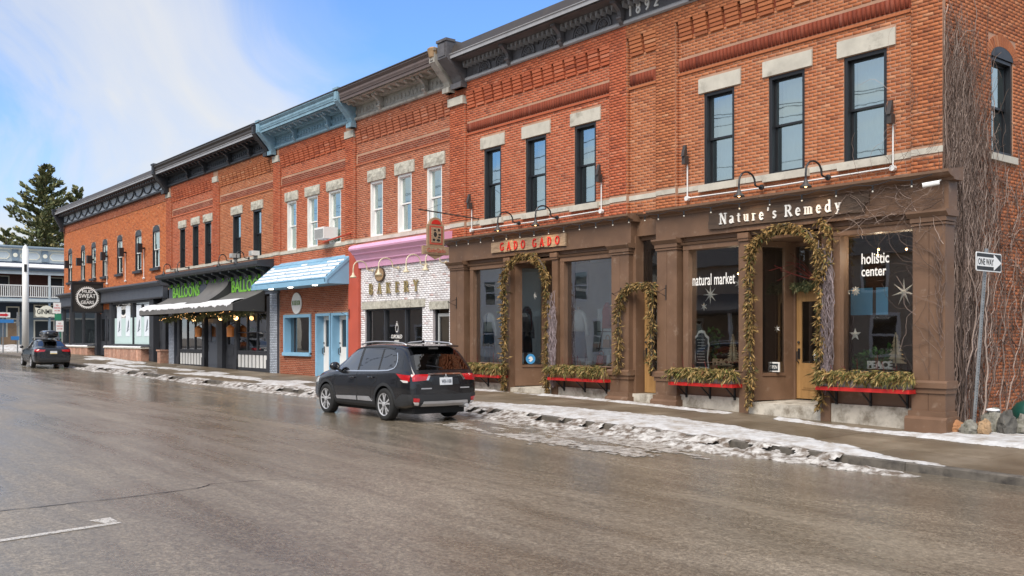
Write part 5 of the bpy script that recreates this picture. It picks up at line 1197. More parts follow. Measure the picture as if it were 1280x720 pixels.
B(XS-.05, XS+.05, c0-.46, c0+.46, 4.3, 4.55).obj('name_board', 'gin_wood', sg); B(XS+.05, XS+.058, c0-.42, c0+.42, 4.34, 4.51).obj('name_panel', 'driftwood', sg)
m = MB(); place_text(m, 'GadoGado', ('s', XS+.06), c0, 4.36, .66, .12, .0, center=True); m.obj('lettering', 'red_paint', sg, fix=False)
m = MB(); m.ext([(XS-.02, c0-.3, 4.3), (XS-.02, c0+.3, 4.3), (XS-.02, c0, 4.16)], (.04, 0, 0)); m.obj('drop', 'gin_wood', sg)
m = MB(); m.tube([(XS, c0-.6, 5.62), (XS, 18.0, 5.5)], .022, 6); m.tube([(XS, c0-.2, 5.6), (XS, c0-.2, 5.3)], .008, 4); m.tube([(XS, c0+.2, 5.56), (XS, c0+.2, 5.3)], .008, 4); m.tube([(XS, c0-.4, 5.6), (XS+.3, 17.97, 6.4)], .006, 4); m.obj('rod', 'roof_metal', sg)
m = MB(); m.tube([(-32.3, 17.98, 5.75), (-31.2, 16.2, 5.2)], .03, 6); tag(m.obj('bracket_arm', 'red_paint'), 'rusty red bracket arm standing out above the pink fascia', 'bracket')
m = MB()
for a, b, c in ((-31.75, 16.9, -31.9), (-30.4, 16.9, -30.1)): m.tube([(-31.3, 16.35, 5.22), (a, 17.4, 4.9), (c, 17.6, 4.2)], .006, 4)
# ------------------------------------------------------------------ lamps
def gooseneck(lbl, mat, cmat, loc, group, lit=False, ht=.27, out=.8):
    t = thing('gooseneck_lamp', lbl, 'lamp', (0, 0, 0), group)
    a = MB(); P = [(0, 0, 0), (0, -.16, .0), (0, -.24, .03)]+[(0, -.24-(out-.24)*.5*(1-cos(pi*i/8)), .03+ht*sin(pi*i/8)**.8+(-.02)*i/8) for i in range(1, 9)]+[(0, -out, -.12)]
    a.tube(P, .022, 6); a.lathe([(.065, 0), (.065, .03), (.03, .04)], (0, 0, 0), 10, Matrix.Rotation(pi/2, 3, 'X')); a.obj('arm', mat, t)
    s = MB(); s.lathe([(.025, 0), (.04, -.05), (.05, -.09), (.11, -.15), (.125, -.185), (.11, -.18), (.04, -.1)], (0, -out, -.1), 12); s.obj('shade', cmat, t, smooth=True)
    b = MB(); b.ball((0, -out, -.26), .03, 6); b.obj('bulb', 'bulb_lit' if lit else 'porcelain', t)
    t.location = loc; return t
NE = 17.62
gl = [(-22.2, 'bowl gooseneck lamp over the left end of the driftwood sign'), (-20.5, 'bowl gooseneck lamp over the right end of the driftwood sign'), (-13.55, 'bowl gooseneck lamp over the left end of the white lettered sign'), (-11.85, 'bowl gooseneck lamp over the right end of the white lettered sign')]
def lit(par, x, y, z, e, r=.04):
    l = bpy.data.lights.new('lamp_light', 'SPOT'); l.energy = e; l.color = (1, .68, .36); l.shadow_soft_size = r; l.spot_size = rad(115); l.spot_blend = .8
    o = bpy.data.objects.new('lamp_light', l); COL.objects.link(o); o.parent = par; o.location = Vector((x, y, z))-par.location; o.rotation_euler = (rad(30), 0, 0)
g0 = gooseneck(gl[0][1], 'black_metal', 'roof_metal', (gl[0][0], 17.9, 5.16), 'gooseneck lamps over the brown shopfronts', True)
gs = [g0]+[dup(g0, (x, 17.9, 5.16), label=lb) for x, lb in gl[1:]]
for g, (x, _) in zip(gs, gl): lit(g, x, 17.1, 4.84, 11)
g1 = gooseneck('cream lamp at the left end of the pink cornice', 'cream_metal', 'cream_metal', (-30.5, 17.82, 4.22), 'cream lamps under the pink cornice', ht=.3, out=.8)
for x, lb in ((-28.75, 'cream lamp above the letter K of the bakery letters'), (-27.0, 'cream lamp just right of the bakery letters'), (-25.85, 'cream lamp at the right end of the pink cornice')): dup(g1, (x, 17.82, 4.22), label=lb)
g2 = gooseneck('black lamp at the left end of the bracketed shelf cornice', 'black_metal', 'black_metal', (-50.6, 17.75, 5.35), 'black lamps on the bracketed shelf cornice', out=.6)
for x, lb in ((-48.6, 'second black lamp from the left on the bracketed shelf cornice'), (-43.2, 'third black lamp from the left on the bracketed shelf cornice'), (-41.2, 'black lamp nearest the right end of the bracketed shelf cornice')): dup(g2, (x, 17.75, 5.35), label=lb)
# up and down wall lights with their conduit
def wall_light(lbl, x, z, zb, grp, big=False, y=17.97):
    t = thing('wall_light', lbl, 'light', (x, y, z), grp)
    if big:
        B(x-.13, x+.13, y-.42, y-.16, z-.26, z+.26).obj('housing', 'black_metal', t); B(x-.03, x+.03, y-.16, y, z-.05, z+.05).obj('arm', 'black_metal', t)
    else:
        m = MB(); m.box(x-.05, x+.05, y-.2, y-.06, z-.02, z+.18); m.profx([(y-.24, z+.16), (y-.1, z+.2), (y-.12, z+.44), (y-.16, z+.44)], x-.045, x+.045); m.obj('housing', 'plastic_grey' if not big else 'black_metal', t); t.children[0].data.materials[0] = MATS['roof_metal']
    m = MB(); m.tube([(x, y-.05, z), (x, y-.05, zb)], .017 if not big else .02, 5); m.obj('conduit', 'conduit', t)
    m = MB(); m.tube([(x, y-.005, zb), (x, y-.1, zb)], .06, 8); m.obj('junction_box', 'conduit', t); return t
GW = 'spotlights on conduits beside the black upper windows'
for x, z, lb, y in ((-24.6, 5.85, 'spotlight left of the first black window beside the stone capped pier', 17.97), (-18.75, 5.95, 'spotlight just right of the third black window', 17.97), (-15.75, 6.0, 'spotlight just left of the fourth black window', 17.97), (-10.4, 6.05, 'spotlight right of the last black window near the corner', 17.97)):
    wall_light(lb, x, z, 5.16, GW, y=y)
for x, x2, k in ((-24.6, -18.75, 'left'), (-15.75, -10.4, 'right')):
    m = MB(); m.tube([(x, 17.93, 5.17), ((x+x2)/2, 17.93, 5.15), (x2, 17.93, 5.18)], .017, 5); tag(m.obj('conduit', 'conduit'), 'white electrical conduit run above the %s brown shop cornice' % k, 'conduit')
for i, x in enumerate((-71.9, -68.9, -66.4, -63.3, -59.6, -56.2)):
    wall_light('black box light on the orange brick, number %s from the left' % ('one', 'two', 'three', 'four', 'five', 'six')[i], x, 6.9, 5.2, 'black box lights between the arched windows', True)
# string lights along the shop cornices
def string_lights(lbl, pts, nb, drop=.1, sag=.06):
    t = thing('string_lights', lbl, 'lights', pts[0], 'string lights on the brown shop cornices'); P = []
    for (a, b) in zip(pts, pts[1:]):
        k = max(1, int(nb*(Vector(b)-Vector(a)).length/sum((Vector(q)-Vector(p)).length for p, q in zip(pts, pts[1:]))))
        for i in range(k*6): f = i/(k*6); p = Vector(a).lerp(Vector(b), f); p.z -= sag*abs(sin(pi*f*k)); P.append((p, i % 6 == 3))
    MB().tube([p for p, _ in P]+[pts[-1]], .008, 4).obj('wire', 'black_metal', t)
    for p, q in P:
        if q:
            c = MB(); c.tube([p, p-Vector((0, 0, drop))], .018, 5); c.obj('socket', 'black_metal', t); MB().ball(p-Vector((0, 0, drop+.02)), .019, 5).obj('bulb', 'bulb_pale', t)
string_lights('bulb string hanging along the left brown shop cornice', [(-25.6, 17.38, 4.84), (-17.45, 17.38, 4.84)], 13)
string_lights('short bulb string between the two brown shop cornices', [(-17.45, 17.38, 4.86), (-17.3, 17.75, 4.92), (-16.65, 17.7, 4.9)], 2)
string_lights('bulb string hanging along the right brown shop cornice', [(-16.6, 17.38, 4.84), (-9.3, 17.38, 4.84)], 9)
t = thing('security_camera', 'small white security camera under the cornice at the vine covered corner', 'camera', (-9.3, 17.5, 4.65)); MB().tube([(-9.45, 17.3, 4.64), (-9.2, 17.45, 4.68)], .045, 8).obj('body', 'sign_white', t); MB().tube([(-9.25, 17.45, 4.68), (-9.25, 17.6, 4.75)], .015, 5).obj('mount', 'sign_white', t)
for x, lb in ((-25.05, 'small iron sign bracket on the pilaster beside the bakery'), (-17.75, 'small iron sign bracket on the pilaster left of the narrow oak door'), (-16.2, 'small iron sign bracket on the pilaster right of the narrow oak door'), (-32.2, 'small iron sign bracket on the red pier by the bakery')):
    y = 17.66 if x > -30 else 17.8; z = 2.9 if x > -30 else 2.7
    m = MB(); m.tube([(x, y-.01, z-.18), (x, y-.01, z+.18)], .014, 5); m.tube([(x, y, z+.12), (x, y-.28, z), (x, y, z-.1)], .009, 4); m.tube([(x, y-.26, z), (x, y-.34, z+.03)], .012, 4); tag(m.obj('sign_bracket', 'black_metal'), lb, 'bracket', 'small iron brackets on the shop pilasters')
# air conditioners
for x, z, w_, lb, bk in ((-33.95, 5.62, .8, 'white air conditioner in the right window over the blue awning', 'white_frame'), (-43.15, 5.5, .36, 'small grey air conditioner in the fourth black window over the shelf cornice', 'plastic_grey'), (-40.95, 5.46, .38, 'small white air conditioner in the window nearest the blue awning', 'white_frame')):
    t = thing('air_conditioner', lb, 'air conditioner', (x, 17.7, z), 'window air conditioners'); B(x-w_/2, x+w_/2, 17.45 if w_ > .5 else 17.7, 18.05, z, z+w_*.55).obj('case', bk, t)
    m = MB(); [m.box(x-w_/2+.05, x+w_/2-.05, (17.43 if w_ > .5 else 17.68), (17.45 if w_ > .5 else 17.7), z+.04+w_*.055*i, z+.06+w_*.055*i) for i in range(8)]; m.obj('grille', 'plastic_grey', t, 'stuff')
# lanterns and lit greenery under the black awning
for x, lb in ((-47.0, 'copper wall lantern left of the grey shop door'), (-43.0, 'copper wall lantern right of the grey shop door')):
    t = thing('wall_lantern', lb, 'lantern', (x, 17.7, 2.2), 'copper lanterns beside the shop door'); MB().lathe([(.16, -.2), (.17, .15), (.19, .22), (.1, .3), (.03, .36)], (x, 17.62, 2.05), 10).obj('body', 'orange_brass', t); MB().tube([(x, 17.62, 2.4), (x, 17.84, 2.5)], .02, 5).obj('arm', 'black_metal', t)
for x, z, lb in ((-47.4, 2.72, 'glowing amber globe lamp left of the grey door'), (-44.0, 2.72, 'glowing amber globe lamp above the dark door'), (-42.2, 2.7, 'glowing amber globe lamp over the right shop window')):
    t = thing('globe_lamp', lb, 'lamp', (x, 17.6, z), 'amber globe lamps under the black awning'); MB().ball((x, 17.55, z), .10, 8).obj('globe', 'bulb_lit', t, smooth=True); MB().tube([(x, 17.55, z+.1), (x, 17.84, z+.2)], .02, 5).obj('arm', 'black_metal', t)
# ------------------------------------------------------------------ greenery: sprays of leaf blades
def sprays(m, pts, n, rad_, ln, droop=.7, wd=.013, front=None, blades=7, jit=1.):
    for _ in range(n):
        k = R(0, len(pts)-1.001); i = int(k); p = Vector(pts[i]).lerp(Vector(pts[i+1]), k-i)
        p += Vector((R(-1, 1), R(-1, 1), R(-1, 1)))*rad_*.55
        d = Vector((R(-1, 1), R(-1, 1)-(.35 if front else 0), R(-1, 1)-droop*1.3)).normalized(); L_ = ln*R(.6, 1.25)
        u = d.cross(Vector((R(-1, 1), R(-1, 1), R(-1, 1)))).normalized()
        for b in range(blades):
            f = b/blades; q = p+d*L_*f*.55; e = (d+u*R(-.75, .75)+Vector((0, 0, -.25))).normalized(); s = e.cross(Vector((R(-1, 1), R(-1, 1), R(-1, 1)))).normalized()*wd*R(.7, 1.3); l2 = L_*R(.45, .75)
            m.add([q, q+e*l2*.45+s, q+e*l2, q+e*l2*.45-s], [(0, 1, 2, 3)])
    return m
def garland(lbl, pts, n, r, ln, mat='cedar_brown', extra=None):
    t = thing('garland', lbl, 'garland', pts[0], 'dried cedar garlands round the doorways')
    MB().tube(pts, .03, 5).obj('rope', 'bark', t)
    sprays(MB(), pts, n, r, ln, front=True).obj('foliage', mat, t, 'stuff', fix=False)
    if extra: extra(t)
    return t
def arch_path(x0, x1, zt, zb0, zb1, y, pointed=0.):
    P = [(x0, y, zb0+(zt-.9-zb0)*i/8) for i in range(8)]
    for i in range(13): a = pi-pi*i/12; P.append(((x0+x1)/2+(x1-x0)/2*cos(a)*(1-.15*pointed*sin(a)), y-.05, zt-.9+.9*sin(a)**.9))
    P += [(x1, y, zt-.9-(zt-.9-zb1)*i/8) for i in range(1, 9)]
    return [(a+R(-.03, .03), b, c) for a, b, c in P]
random.seed(11)
def willow(xw, z0, z1, y):
    def f(t):
        m = MB()
        for i in range(46):
            x = xw+R(-.07, .12); z = R(z0, z0+.4); P = []
            while z < z1-R(0, .6): P.append((x, y+R(-.08, .03), z)); x += R(-.07, .07); x = min(max(x, xw-.12), xw+.2); z += R(.1, .22)
            if len(P) > 2: m.tube(P, .007, 3, False)
        m.obj('curly_twigs', 'curl_willow', t, 'stuff', fix=False)
    return f
garland('arched dry cedar garland round the doorway under the white lettered sign', arch_path(-13.63, -11.82, 4.22, .35, .35, 17.58), 1300, .10, .185, extra=willow(-11.72, .6, 3.9, 17.6))
garland('arched dry cedar garland round the doorway under the driftwood sign', arch_path(-22.5, -20.55, 4.2, .3, .3, 17.58), 1200, .10, .185, extra=willow(-20.4, .4, 3.2, 17.6))
garland('thinner cedar garland draped over the narrow oak door', [(-17.72, 17.5, .98), (-17.68, 17.5, 1.6), (-17.7, 17.5, 2.4), (-17.6, 17.52, 2.9), (-17.35, 17.6, 3.12), (-17.0, 17.62, 3.16), (-16.6, 17.55, 3.12), (-16.52, 17.5, 2.7), (-16.55, 17.5, 1.9), (-16.52, 17.5, 1.05)], 620, .095, .19)
g = thing('door_swag', 'small dark evergreen swag above the panelled oak shop door', 'swag', (-12.9, 18.8, 2.98)); sprays(MB(), [(-13.35, 18.8, 2.96), (-12.9, 18.78, 3.0), (-12.45, 18.8, 2.97)], 260, .10, .15, .3).obj('foliage', 'pine_leaf', g, 'stuff', fix=False)
m = MB()
for i in range(7): a = R(-.4, .4); m.tube([(-12.55, 18.5, 3.05), (-12.9+a*.5, 18.4, 3.25+R(-.1, .2)), (-13.3+a, 18.3, 3.2+R(-.2, .5))], .006, 3, False)
tag(m.obj('red_twigs', 'dogwood_red', None, fix=False), 'spray of red dogwood twigs inside the arched garland above the oak door', 'twigs')
def planter(lbl, x0, x1, seed, base=.69):
    random.seed(seed)
    t = thing('window_planter', lbl, 'planter', ((x0+x1)/2, 17.5, base), 'planters on red shelves under the shop windows')
    B(x0, x1, 17.36, 17.74, base-.0, base+.075).obj('shelf', 'shelf_red', t)
    m = MB(); m.ext([(x0+.05, 17.42, base+.076), (x1-.05, 17.42, base+.076), (x1-.01, 17.38, base+.26), (x0+.01, 17.38, base+.26)], (0, .3, 0)); m.obj('trough', 'driftwood' if x0 < -18 else 'galvanised', t)
    for f in (.12, .5, .88):
        x = x0+(x1-x0)*f; m = MB(); m.tube([(x, 17.74, base-.26), (x, 17.42, base-.01)], .018, 4); m.box(x-.02, x+.02, 17.72, 17.76, base-.3, base); m.obj('bracket', 'black_metal', t)
    P = [(x0+(x1-x0)*i/10, 17.42, base+.36) for i in range(11)]
    m = sprays(MB(), P, int(210*(x1-x0)), .15, .26, .75, .012, True, 8); m.obj('foliage', 'cedar_green', t, 'stuff', fix=False)
    m = MB()
    for i in range(9):
        x = R(x0, x1); m.tube([(x, 17.5, base+.3), (x+R(-.1, .1), 17.45, base+R(.45, .75))], .005, 3, False)
    m.obj('twigs', 'dogwood_red', t, 'stuff', fix=False)
planter('planter box on the red shelf hidden partly by the black suv', -24.5, -22.5, 21, .62)
planter('planter box of cedar sprigs on the red shelf left of the narrow oak door', -20.3, -18.1, 22, .64)
planter('planter box of cedar sprigs on the red shelf under the chalkboard window', -15.85, -13.95, 23, .67)
planter('planter box of cedar sprigs on the red shelf nearest the street corner', -11.8, -9.75, 24, .72)
random.seed(31)
g = thing('fascia_vine', 'dry vine tuft hanging from the fascia above the rightmost shop window post', 'vine', (-11.7, 17.6, 4.2)); sprays(MB(), [(-11.85, 17.6, 4.25), (-11.6, 17.58, 4.0), (-11.65, 17.55, 3.4), (-11.75, 17.55, 3.1)], 130, .12, .16).obj('foliage', 'cedar_brown', g, 'stuff', fix=False)
g = thing('lit_greenery', 'swag of greenery with tiny amber lights under the black awning', 'greenery', (-46, 17, 3)); P = [(-51+i*.8, 17.2, 2.92-.12*sin(i*1.3)) for i in range(15)]
sprays(MB(), P, 700, .2, .25).obj('foliage', 'pine_leaf', g, 'stuff', fix=False)
m = MB(); [m.ball((R(-51, -39.9), 17.05+R(-.2, .2), 2.9+R(-.2, .12)), .015, 4) for _ in range(45)]; m.obj('fairy_lights', 'fairy_amber', g, 'stuff')
# ------------------------------------------------------------------ vine on the corner
random.seed(5)
vn = thing('climbing_vine', 'leafless vine covering the street corner of the brick building', 'vine', (-9.3, 18.3, 0))
def climb(m, pl, u, z, zt, r, sway, u0, u1, off=(.01, .1), step=.16):
    P = []; w_ = R(*off)
    while z < zt:
        P.append(P3(pl, u, w_, z)); u += R(-sway, sway); u = min(max(u, u0), u1); w_ = min(max(w_+R(-.02, .02), off[0]), off[1]); z += R(.5, 1.3)*step
    if len(P) > 2: m.tube(P, [r*(1-.65*i/len(P)) for i in range(len(P))], 4 if r > .008 else 3, False)
SD = ('s', -9.36)
for i in range(30):
    m = MB(); u = 18.0+abs(random.gauss(0, .45)); climb(m, SD, u, 0, R(3.5, 7.9), R(.012, .024), .075, 17.85, 19.6, (.02, .14)); m.obj('stem', 'vine_twig', vn, smooth=True, fix=False)
m = MB()
for i in range(1000):
    u = 17.92+abs(random.gauss(0, .85)); z = R(0, 5.5); top = np.interp(u, [17.9, 18.6, 19.3, 19.8, 20.5], [8.1, 8.5, 7.4, 6.6, 4.5])
    climb(m, SD, u, z, min(top+R(-.6, .2), z+R(1, 4)), R(.003, .009), .11, 17.88, 20.3, (.008, .10), .13)
for i in range(900):   # fine tangle over the wall to the right
    u = R(18.2, 23.2); z = R(.3, 5.3) if u > 19.7 else R(.3, 7.5); P = []; a = R(0, 2*pi); w_ = R(.008, .06)
    if 19.75 < u < 20.85 and z > 5.2: continue
    for k in range(R(5, 14).__int__()): P.append(P3(SD, u, w_, z)); a += R(-.7, .7); u += .11*cos(a); z += .11*sin(a)+.035; u = min(max(u, 17.9), 23.3)
    m.tube(P, R(.0035, .008), 3, False)
m.obj('twigs', 'vine_twig', vn, 'stuff', fix=False)
m = MB()
for i in range(85):     # strands on the street front
    zone = R(0, 1); pl = ('f', 17.87) if zone < .5 else ('f', 17.66)
    u = -9.42-abs(random.gauss(0, .42 if zone < .5 else .6)); z = R(5.1, 7.0) if zone < .5 else R(.6, 4.2); a = R(0, 2*pi); P = []; w_ = R(.01, .05)
    if zone > .5 and u < -9.85: z = R(4.0, 4.7)
    for k in range(int(R(6, 17))): P.append(P3(pl, u, w_, z)); a += R(-.6, .6); u += .10*cos(a); z += .10*sin(a)+.02; u = min(u, -9.3)
    m.tube(P, R(.002, .0045), 3, False)
for i in range(60):
    u = R(-11.3, -9.3); z = R(4.15, 4.75); P = []; a = R(-.6, .6)+pi*(R(0, 1) > .5)
    for k in range(int(R(5, 14))): P.append((u, 17.62-R(0, .05), z)); a += R(-.5, .5); u += .09*cos(a); z = min(4.95, z+.07*sin(a)); u = min(u, -9.2)
    m.tube(P, R(.003, .006), 3, False)
m.obj('twigs', 'vine_twig', vn, 'stuff', fix=False)
m = MB()
for i in range(34):     # pale runners fanning out over the corner pilaster
    x, z = -9.22+R(-.06, .02), R(1.4, 3.6); P = []; a = R(.9, 2.6)
    for k in range(int(R(5, 12))): P.append((x, 17.63-R(0, .05), z)); a += R(-.5, .5); x += .085*cos(a)-.015; z += .085*abs(sin(a))+.02; x = min(x, -9.15)
    m.tube(P, [.007*(1-.07*k) for k in range(len(P))], 3, False)
m.obj('twigs', 'vine_twig', vn, 'stuff', fix=False)
for i in range(7):
    u = 18.9+i*.5+R(-.1, .1); z = 0; m = MB(); P = [P3(SD, u, .04, z)]
    for k in range(14): u += R(-.06, .16); z += R(.15, .35); P.append(P3(SD, u, .05, z))
    m.tube(P, [.016*(1-.05*k) for k in range(len(P))], 4, False); m.obj('stem', 'vine_twig', vn, fix=False)
# ------------------------------------------------------------------ rocks, one way sign, green pot
def rock(lbl, mat, c, s, seed):
    random.seed(seed); b = bmesh.new(); bmesh.ops.create_icosphere(b, subdivisions=3, radius=1)
    for v in b.verts:
        n = v.co.normalized(); q = noise.noise(n*1.1+Vector((seed, 0, 0)))*.35+noise.noise(n*2.6+Vector((0, seed, 0)))*.2
        k = 1+q; v.co = Vector((round(n.x*2.2)/2.2*.35+n.x*.65, round(n.y*2.2)/2.2*.35+n.y*.65, round(n.z*1.7)/1.7*.35+n.z*.65))*k; v.co = Vector((v.co.x*s[0], v.co.y*s[1], v.co.z*s[2]))
    me = bpy.data.meshes.new('rock'); b.to_mesh(me); b.free(); o = link('rock', me, mat); o.location = c; return tag(o, lbl, 'rock', 'rocks at the foot of the corner wall')
gr = gz(-9)
rock('orange brown flat rock nearest the brown corner pilaster', 'rock_orange', (-9.1, 17.9, gr+.11), (.18, .17, .13), 1)
rock('pale grey rock at the foot of the sign post', 'rock_grey', (-8.82, 17.8, gr+.12), (.16, .16, .16), 2)
rock('small tan rock right of the sign post', 'rock_tan', (-8.6, 17.95, gr+.13), (.11, .15, .16), 3)
rock('tall grey rock with a snow cap between tan and dark rocks', 'rock_grey', (-8.71, 18.5, gr+.2), (.2, .2, .26), 4)
rock('dark upright rock beside the snow capped rock', 'rock_dark', (-8.43, 18.45, gr+.18), (.15, .18, .24), 5)
rock('grey rock at the right edge below the green pot', 'rock_grey', (-8.2, 18.7, gr+.17), (.18, .18, .18), 6)
random.seed(2); m = MB(); m.lathe([(.13, -.02), (.12, .01), (.05, .03), (.01, .035)], (-8.71, 18.5, gr+.44), 9); tag(m.obj('rock_snow', 'fresh_snow', smooth=True), 'little cap of snow on the tall grey rock', 'snow', None, 'stuff')
m = MB(); m.lathe([(.28, 0), (.34, .1), (.33, .25), (.24, .38), (.1, .44), (.02, .45)], (-8.42, 19.4, gr+.16), 16); tag(m.obj('green_pot', 'green_plastic', smooth=True), 'dark green rounded pot at the right edge behind the rocks', 'pot')
ow = thing('street_sign', 'one way arrow sign on a leaning perforated steel post at the corner', 'sign', (-8.89, 18.1, 0))
B_0 = Vector((-8.89, 18.1, gr-.1)); TP = Vector((-8.71, 18.25, 3.46))
m = MB(); ax = (TP-B_0).normalized()
m.tube([B_0, TP], .032, 4); m.obj('post', 'galvanised', ow)
m = MB()
for i in range(62):
    p = B_0+ax*(.25+i*.05); m.ball(p+Vector((.023, -.023, 0)), .008, 3)
m.obj('post_holes', 'black_metal', ow, 'stuff')
PL = ('s', -8.66); c = (18.22, 3.20); hw, hh = .49, .175
def rrect(m, w_, h_, r, off, th): 
    pts = []
    for sx, sy, a0 in ((1, 1, 0), (-1, 1, 90), (-1, -1, 180), (1, -1, 270)):
        for k in range(5): a = rad(a0+90*k/4); pts.append((c[0]+sx*(w_-r)+r*cos(a), c[1]+sy*(h_-r)+r*sin(a)))
    return m.ext([P3(PL, u, off, z) for u, z in pts], Vector(P3(PL, 0, th, 0))-Vector(P3(PL, 0, 0, 0)))
rrect(MB(), hw, hh, .03, 0, .012).obj('plate', 'sign_white', ow); rrect(MB(), hw-.02, hh-.02, .025, .0121, .003).obj('face', 'letter_black', ow)
m = MB(); u0 = c[0]-hw+.03
m.ext([P3(PL, u0+u, .0155, c[1]+z) for u, z in ((0, -.085), (.64, -.085), (.64, -.15), (.94, 0), (.64, .15), (.64, .085), (0, .085))], Vector((.003, 0, 0))); m.obj('arrow', 'sign_white', ow)
m = MB(); place_text(m, 'ONE WAY', PL, u0+.03, c[1]-.06, .6, .12, .019, .02, .002); m.obj('lettering', 'letter_black', ow)

# ------------------------------------------------------------------ things on show behind the shop windows
def garment(lbl, cat, x, y, z, parts, grp=None):
    """clothes on a form: each part a closed loft of ellipses (half width, half depth, height)"""
    t = thing('dressed_form', lbl, cat, (x, y, z), grp)
    for nm, mat, prof, dx in parts:
        n = 12; vs = []; m = MB()
        for a, d, h, *o in prof: vs += [(x+dx+(o[0] if o else 0)+a*cos(2*pi*k/n), y+d*sin(2*pi*k/n), z+h) for k in range(n)]
        L_ = len(prof); m.add(vs, [(i*n+k, i*n+(k+1) % n, (i+1)*n+(k+1) % n, (i+1)*n+k) for i in range(L_-1) for k in range(n)]+[tuple(range(n))[::-1], tuple(range((L_-1)*n, L_*n))]); m.obj(nm, mat, t, smooth=True)
    return t
jk = [(.22, .13, 0), (.21, .13, .18), (.2, .12, .34), (.22, .12, .46), (.19, .1, .54), (.08, .06, .6)]
slv = lambda s: [(.05, .05, -.12, s*.02), (.055, .055, .1, s*.0), (.065, .06, .35, -s*.06), (.07, .06, .48, -s*.13), (.05, .05, .53, -s*.17)]
garment('white cropped jacket over blue jeans on a form in the left bright shop window', 'clothes', -24.15, 18.28, 1.98, [('jacket', 'white_cloth', jk, 0), ('sleeve', 'white_cloth', slv(1), .33), ('sleeve', 'white_cloth', slv(-1), -.33), ('shirt', 'denim', [(.05, .135, .02), (.05, .14, .5), (.03, .11, .57)], 0), ('trouser_leg', 'denim', [(.09, .08, -.95), (.1, .09, -.5), (.12, .1, 0)], -.12), ('trouser_leg', 'denim', [(.09, .08, -.8), (.1, .09, -.5), (.12, .1, 0)], .12)])
garment('blue denim jacket on a child size form beside the arched garland', 'clothes', -23.45, 18.3, 2.05, [('jacket', 'denim', [(a*.75, b*.8, c*.85) for a, b, c in jk], 0), ('sleeve', 'denim', slv(1), .26), ('skirt', 'tan_leather', [(.13, .1, -.18), (.15, .1, 0)], 0), ('trouser_leg', 'denim', [(.07, .07, -.8), (.1, .09, -.2)], 0)])
garment('black dress with pale collar beside the white curtain in the shop entry', 'clothes', -22.58, 18.5, 1.9, [('dress', 'black_cloth', [(.22, .12, -.55), (.2, .12, 0), (.19, .12, .4), (.22, .12, .62), (.17, .1, .76), (.06, .05, .84)], 0), ('sleeve', 'black_cloth', slv(1), .27), ('collar', 'white_cloth', [(.2, .125, .52), (.205, .125, .6), (.2, .12, .64)], 0), ('leg', 'tan_leather', [(.05, .05, -.95), (.06, .06, -.55)], -.06)])
garment('cream knitted cardigan over a grey skirt in the right bright shop window', 'clothes', -20.05, 18.28, 1.98, [('cardigan', 'white_cloth', [(a*1.1, b, c) for a, b, c in jk], 0), ('sleeve', 'white_cloth', slv(1), .36), ('sleeve', 'white_cloth', slv(-1), -.36), ('skirt', 'denim', [(.3, .2, -.75), (.26, .17, -.3), (.22, .13, 0)], 0), ('neck', 'skin_form', [(.05, .05, .58), (.045, .045, .68)], 0)])
garment('red hooded jacket on a hanger above the ladder shelf in the right bright window', 'clothes', -18.95, 18.34, 2.05, [('jacket', 'red_cloth', [(a*.75, b, c) for a, b, c in jk], 0), ('sleeve', 'red_cloth', slv(1), .27), ('hood', 'red_cloth', [(.1, .1, .5), (.12, .1, .6), (.05, .05, .7)], 0)])
t = thing('ladder_shelf', 'black a frame ladder shelf holding bags in the right bright window', 'shelf', (-18.95, 18.45, .98))
for s in (-1, 1): MB().tube([(-18.95+s*.32, 18.2, .98), (-18.95+s*.2, 18.4, 2.2)], .018, 5).obj('rail', 'black_metal', t)
for z, w_ in ((1.05, .32), (1.5, .27), (1.95, .22)): B(-18.95-w_, -18.95+w_, 18.18, 18.5, z, z+.025).obj('shelf', 'black_metal', t)
def bag(lbl, mat, x, y, z, w_, h):
    t = thing('bag', lbl, 'bag', (x, y, z), 'bags on the ladder shelf'); m = MB(); m.ext([(x-w_/2, y-.07, z), (x+w_/2, y-.07, z), (x+w_*.42, y-.05, z+h), (x-w_*.42, y-.05, z+h)], (0, .13, 0)); m.obj('body', mat, t)
    MB().tube([(x+w_*.3*cos(pi*i/8), y, z+h+.12*sin(pi*i/8)) for i in range(9)], .012, 5).obj('strap', mat, t)
bag('tan leather bag on the middle tier of the ladder shelf', 'tan_leather', -18.9, 18.3, 1.53, .26, .22); bag('red bag on the lowest tier of the ladder shelf', 'red_cloth', -19.1, 18.26, 1.08, .28, .24); bag('white tote on the lowest tier of the ladder shelf', 'white_cloth', -18.77, 18.26, 1.08, .15, .25)
t = thing('sun_hat', 'white wide brimmed hat on the display shelf before the grey skirt', 'hat', (-19.45, 18.1, .99)); m = MB(); m.lathe([(.27, .04), (.25, .05), (.14, .035), (.13, .14), (.11, .17), (.02, .175)], (-19.45, 18.12, .985), 16); m.obj('crown', 'white_cloth', t, smooth=True)
t = thing('boot', 'tan boot standing on the shelf by the arched garland', 'boot', (-22.85, 18.15, .99)); m = MB(); m.ext([(-22.98, 18.1, .99), (-22.72, 18.1, .99), (-22.72, 18.1, 1.07), (-22.86, 18.1, 1.12), (-22.87, 18.1, 1.32), (-22.98, 18.1, 1.32)], (0, .09, 0)); m.obj('upper', 'tan_leather', t)
m = MB()
for i in range(20): pass
q = Vector((-22.05+.27, 18.3, 0))
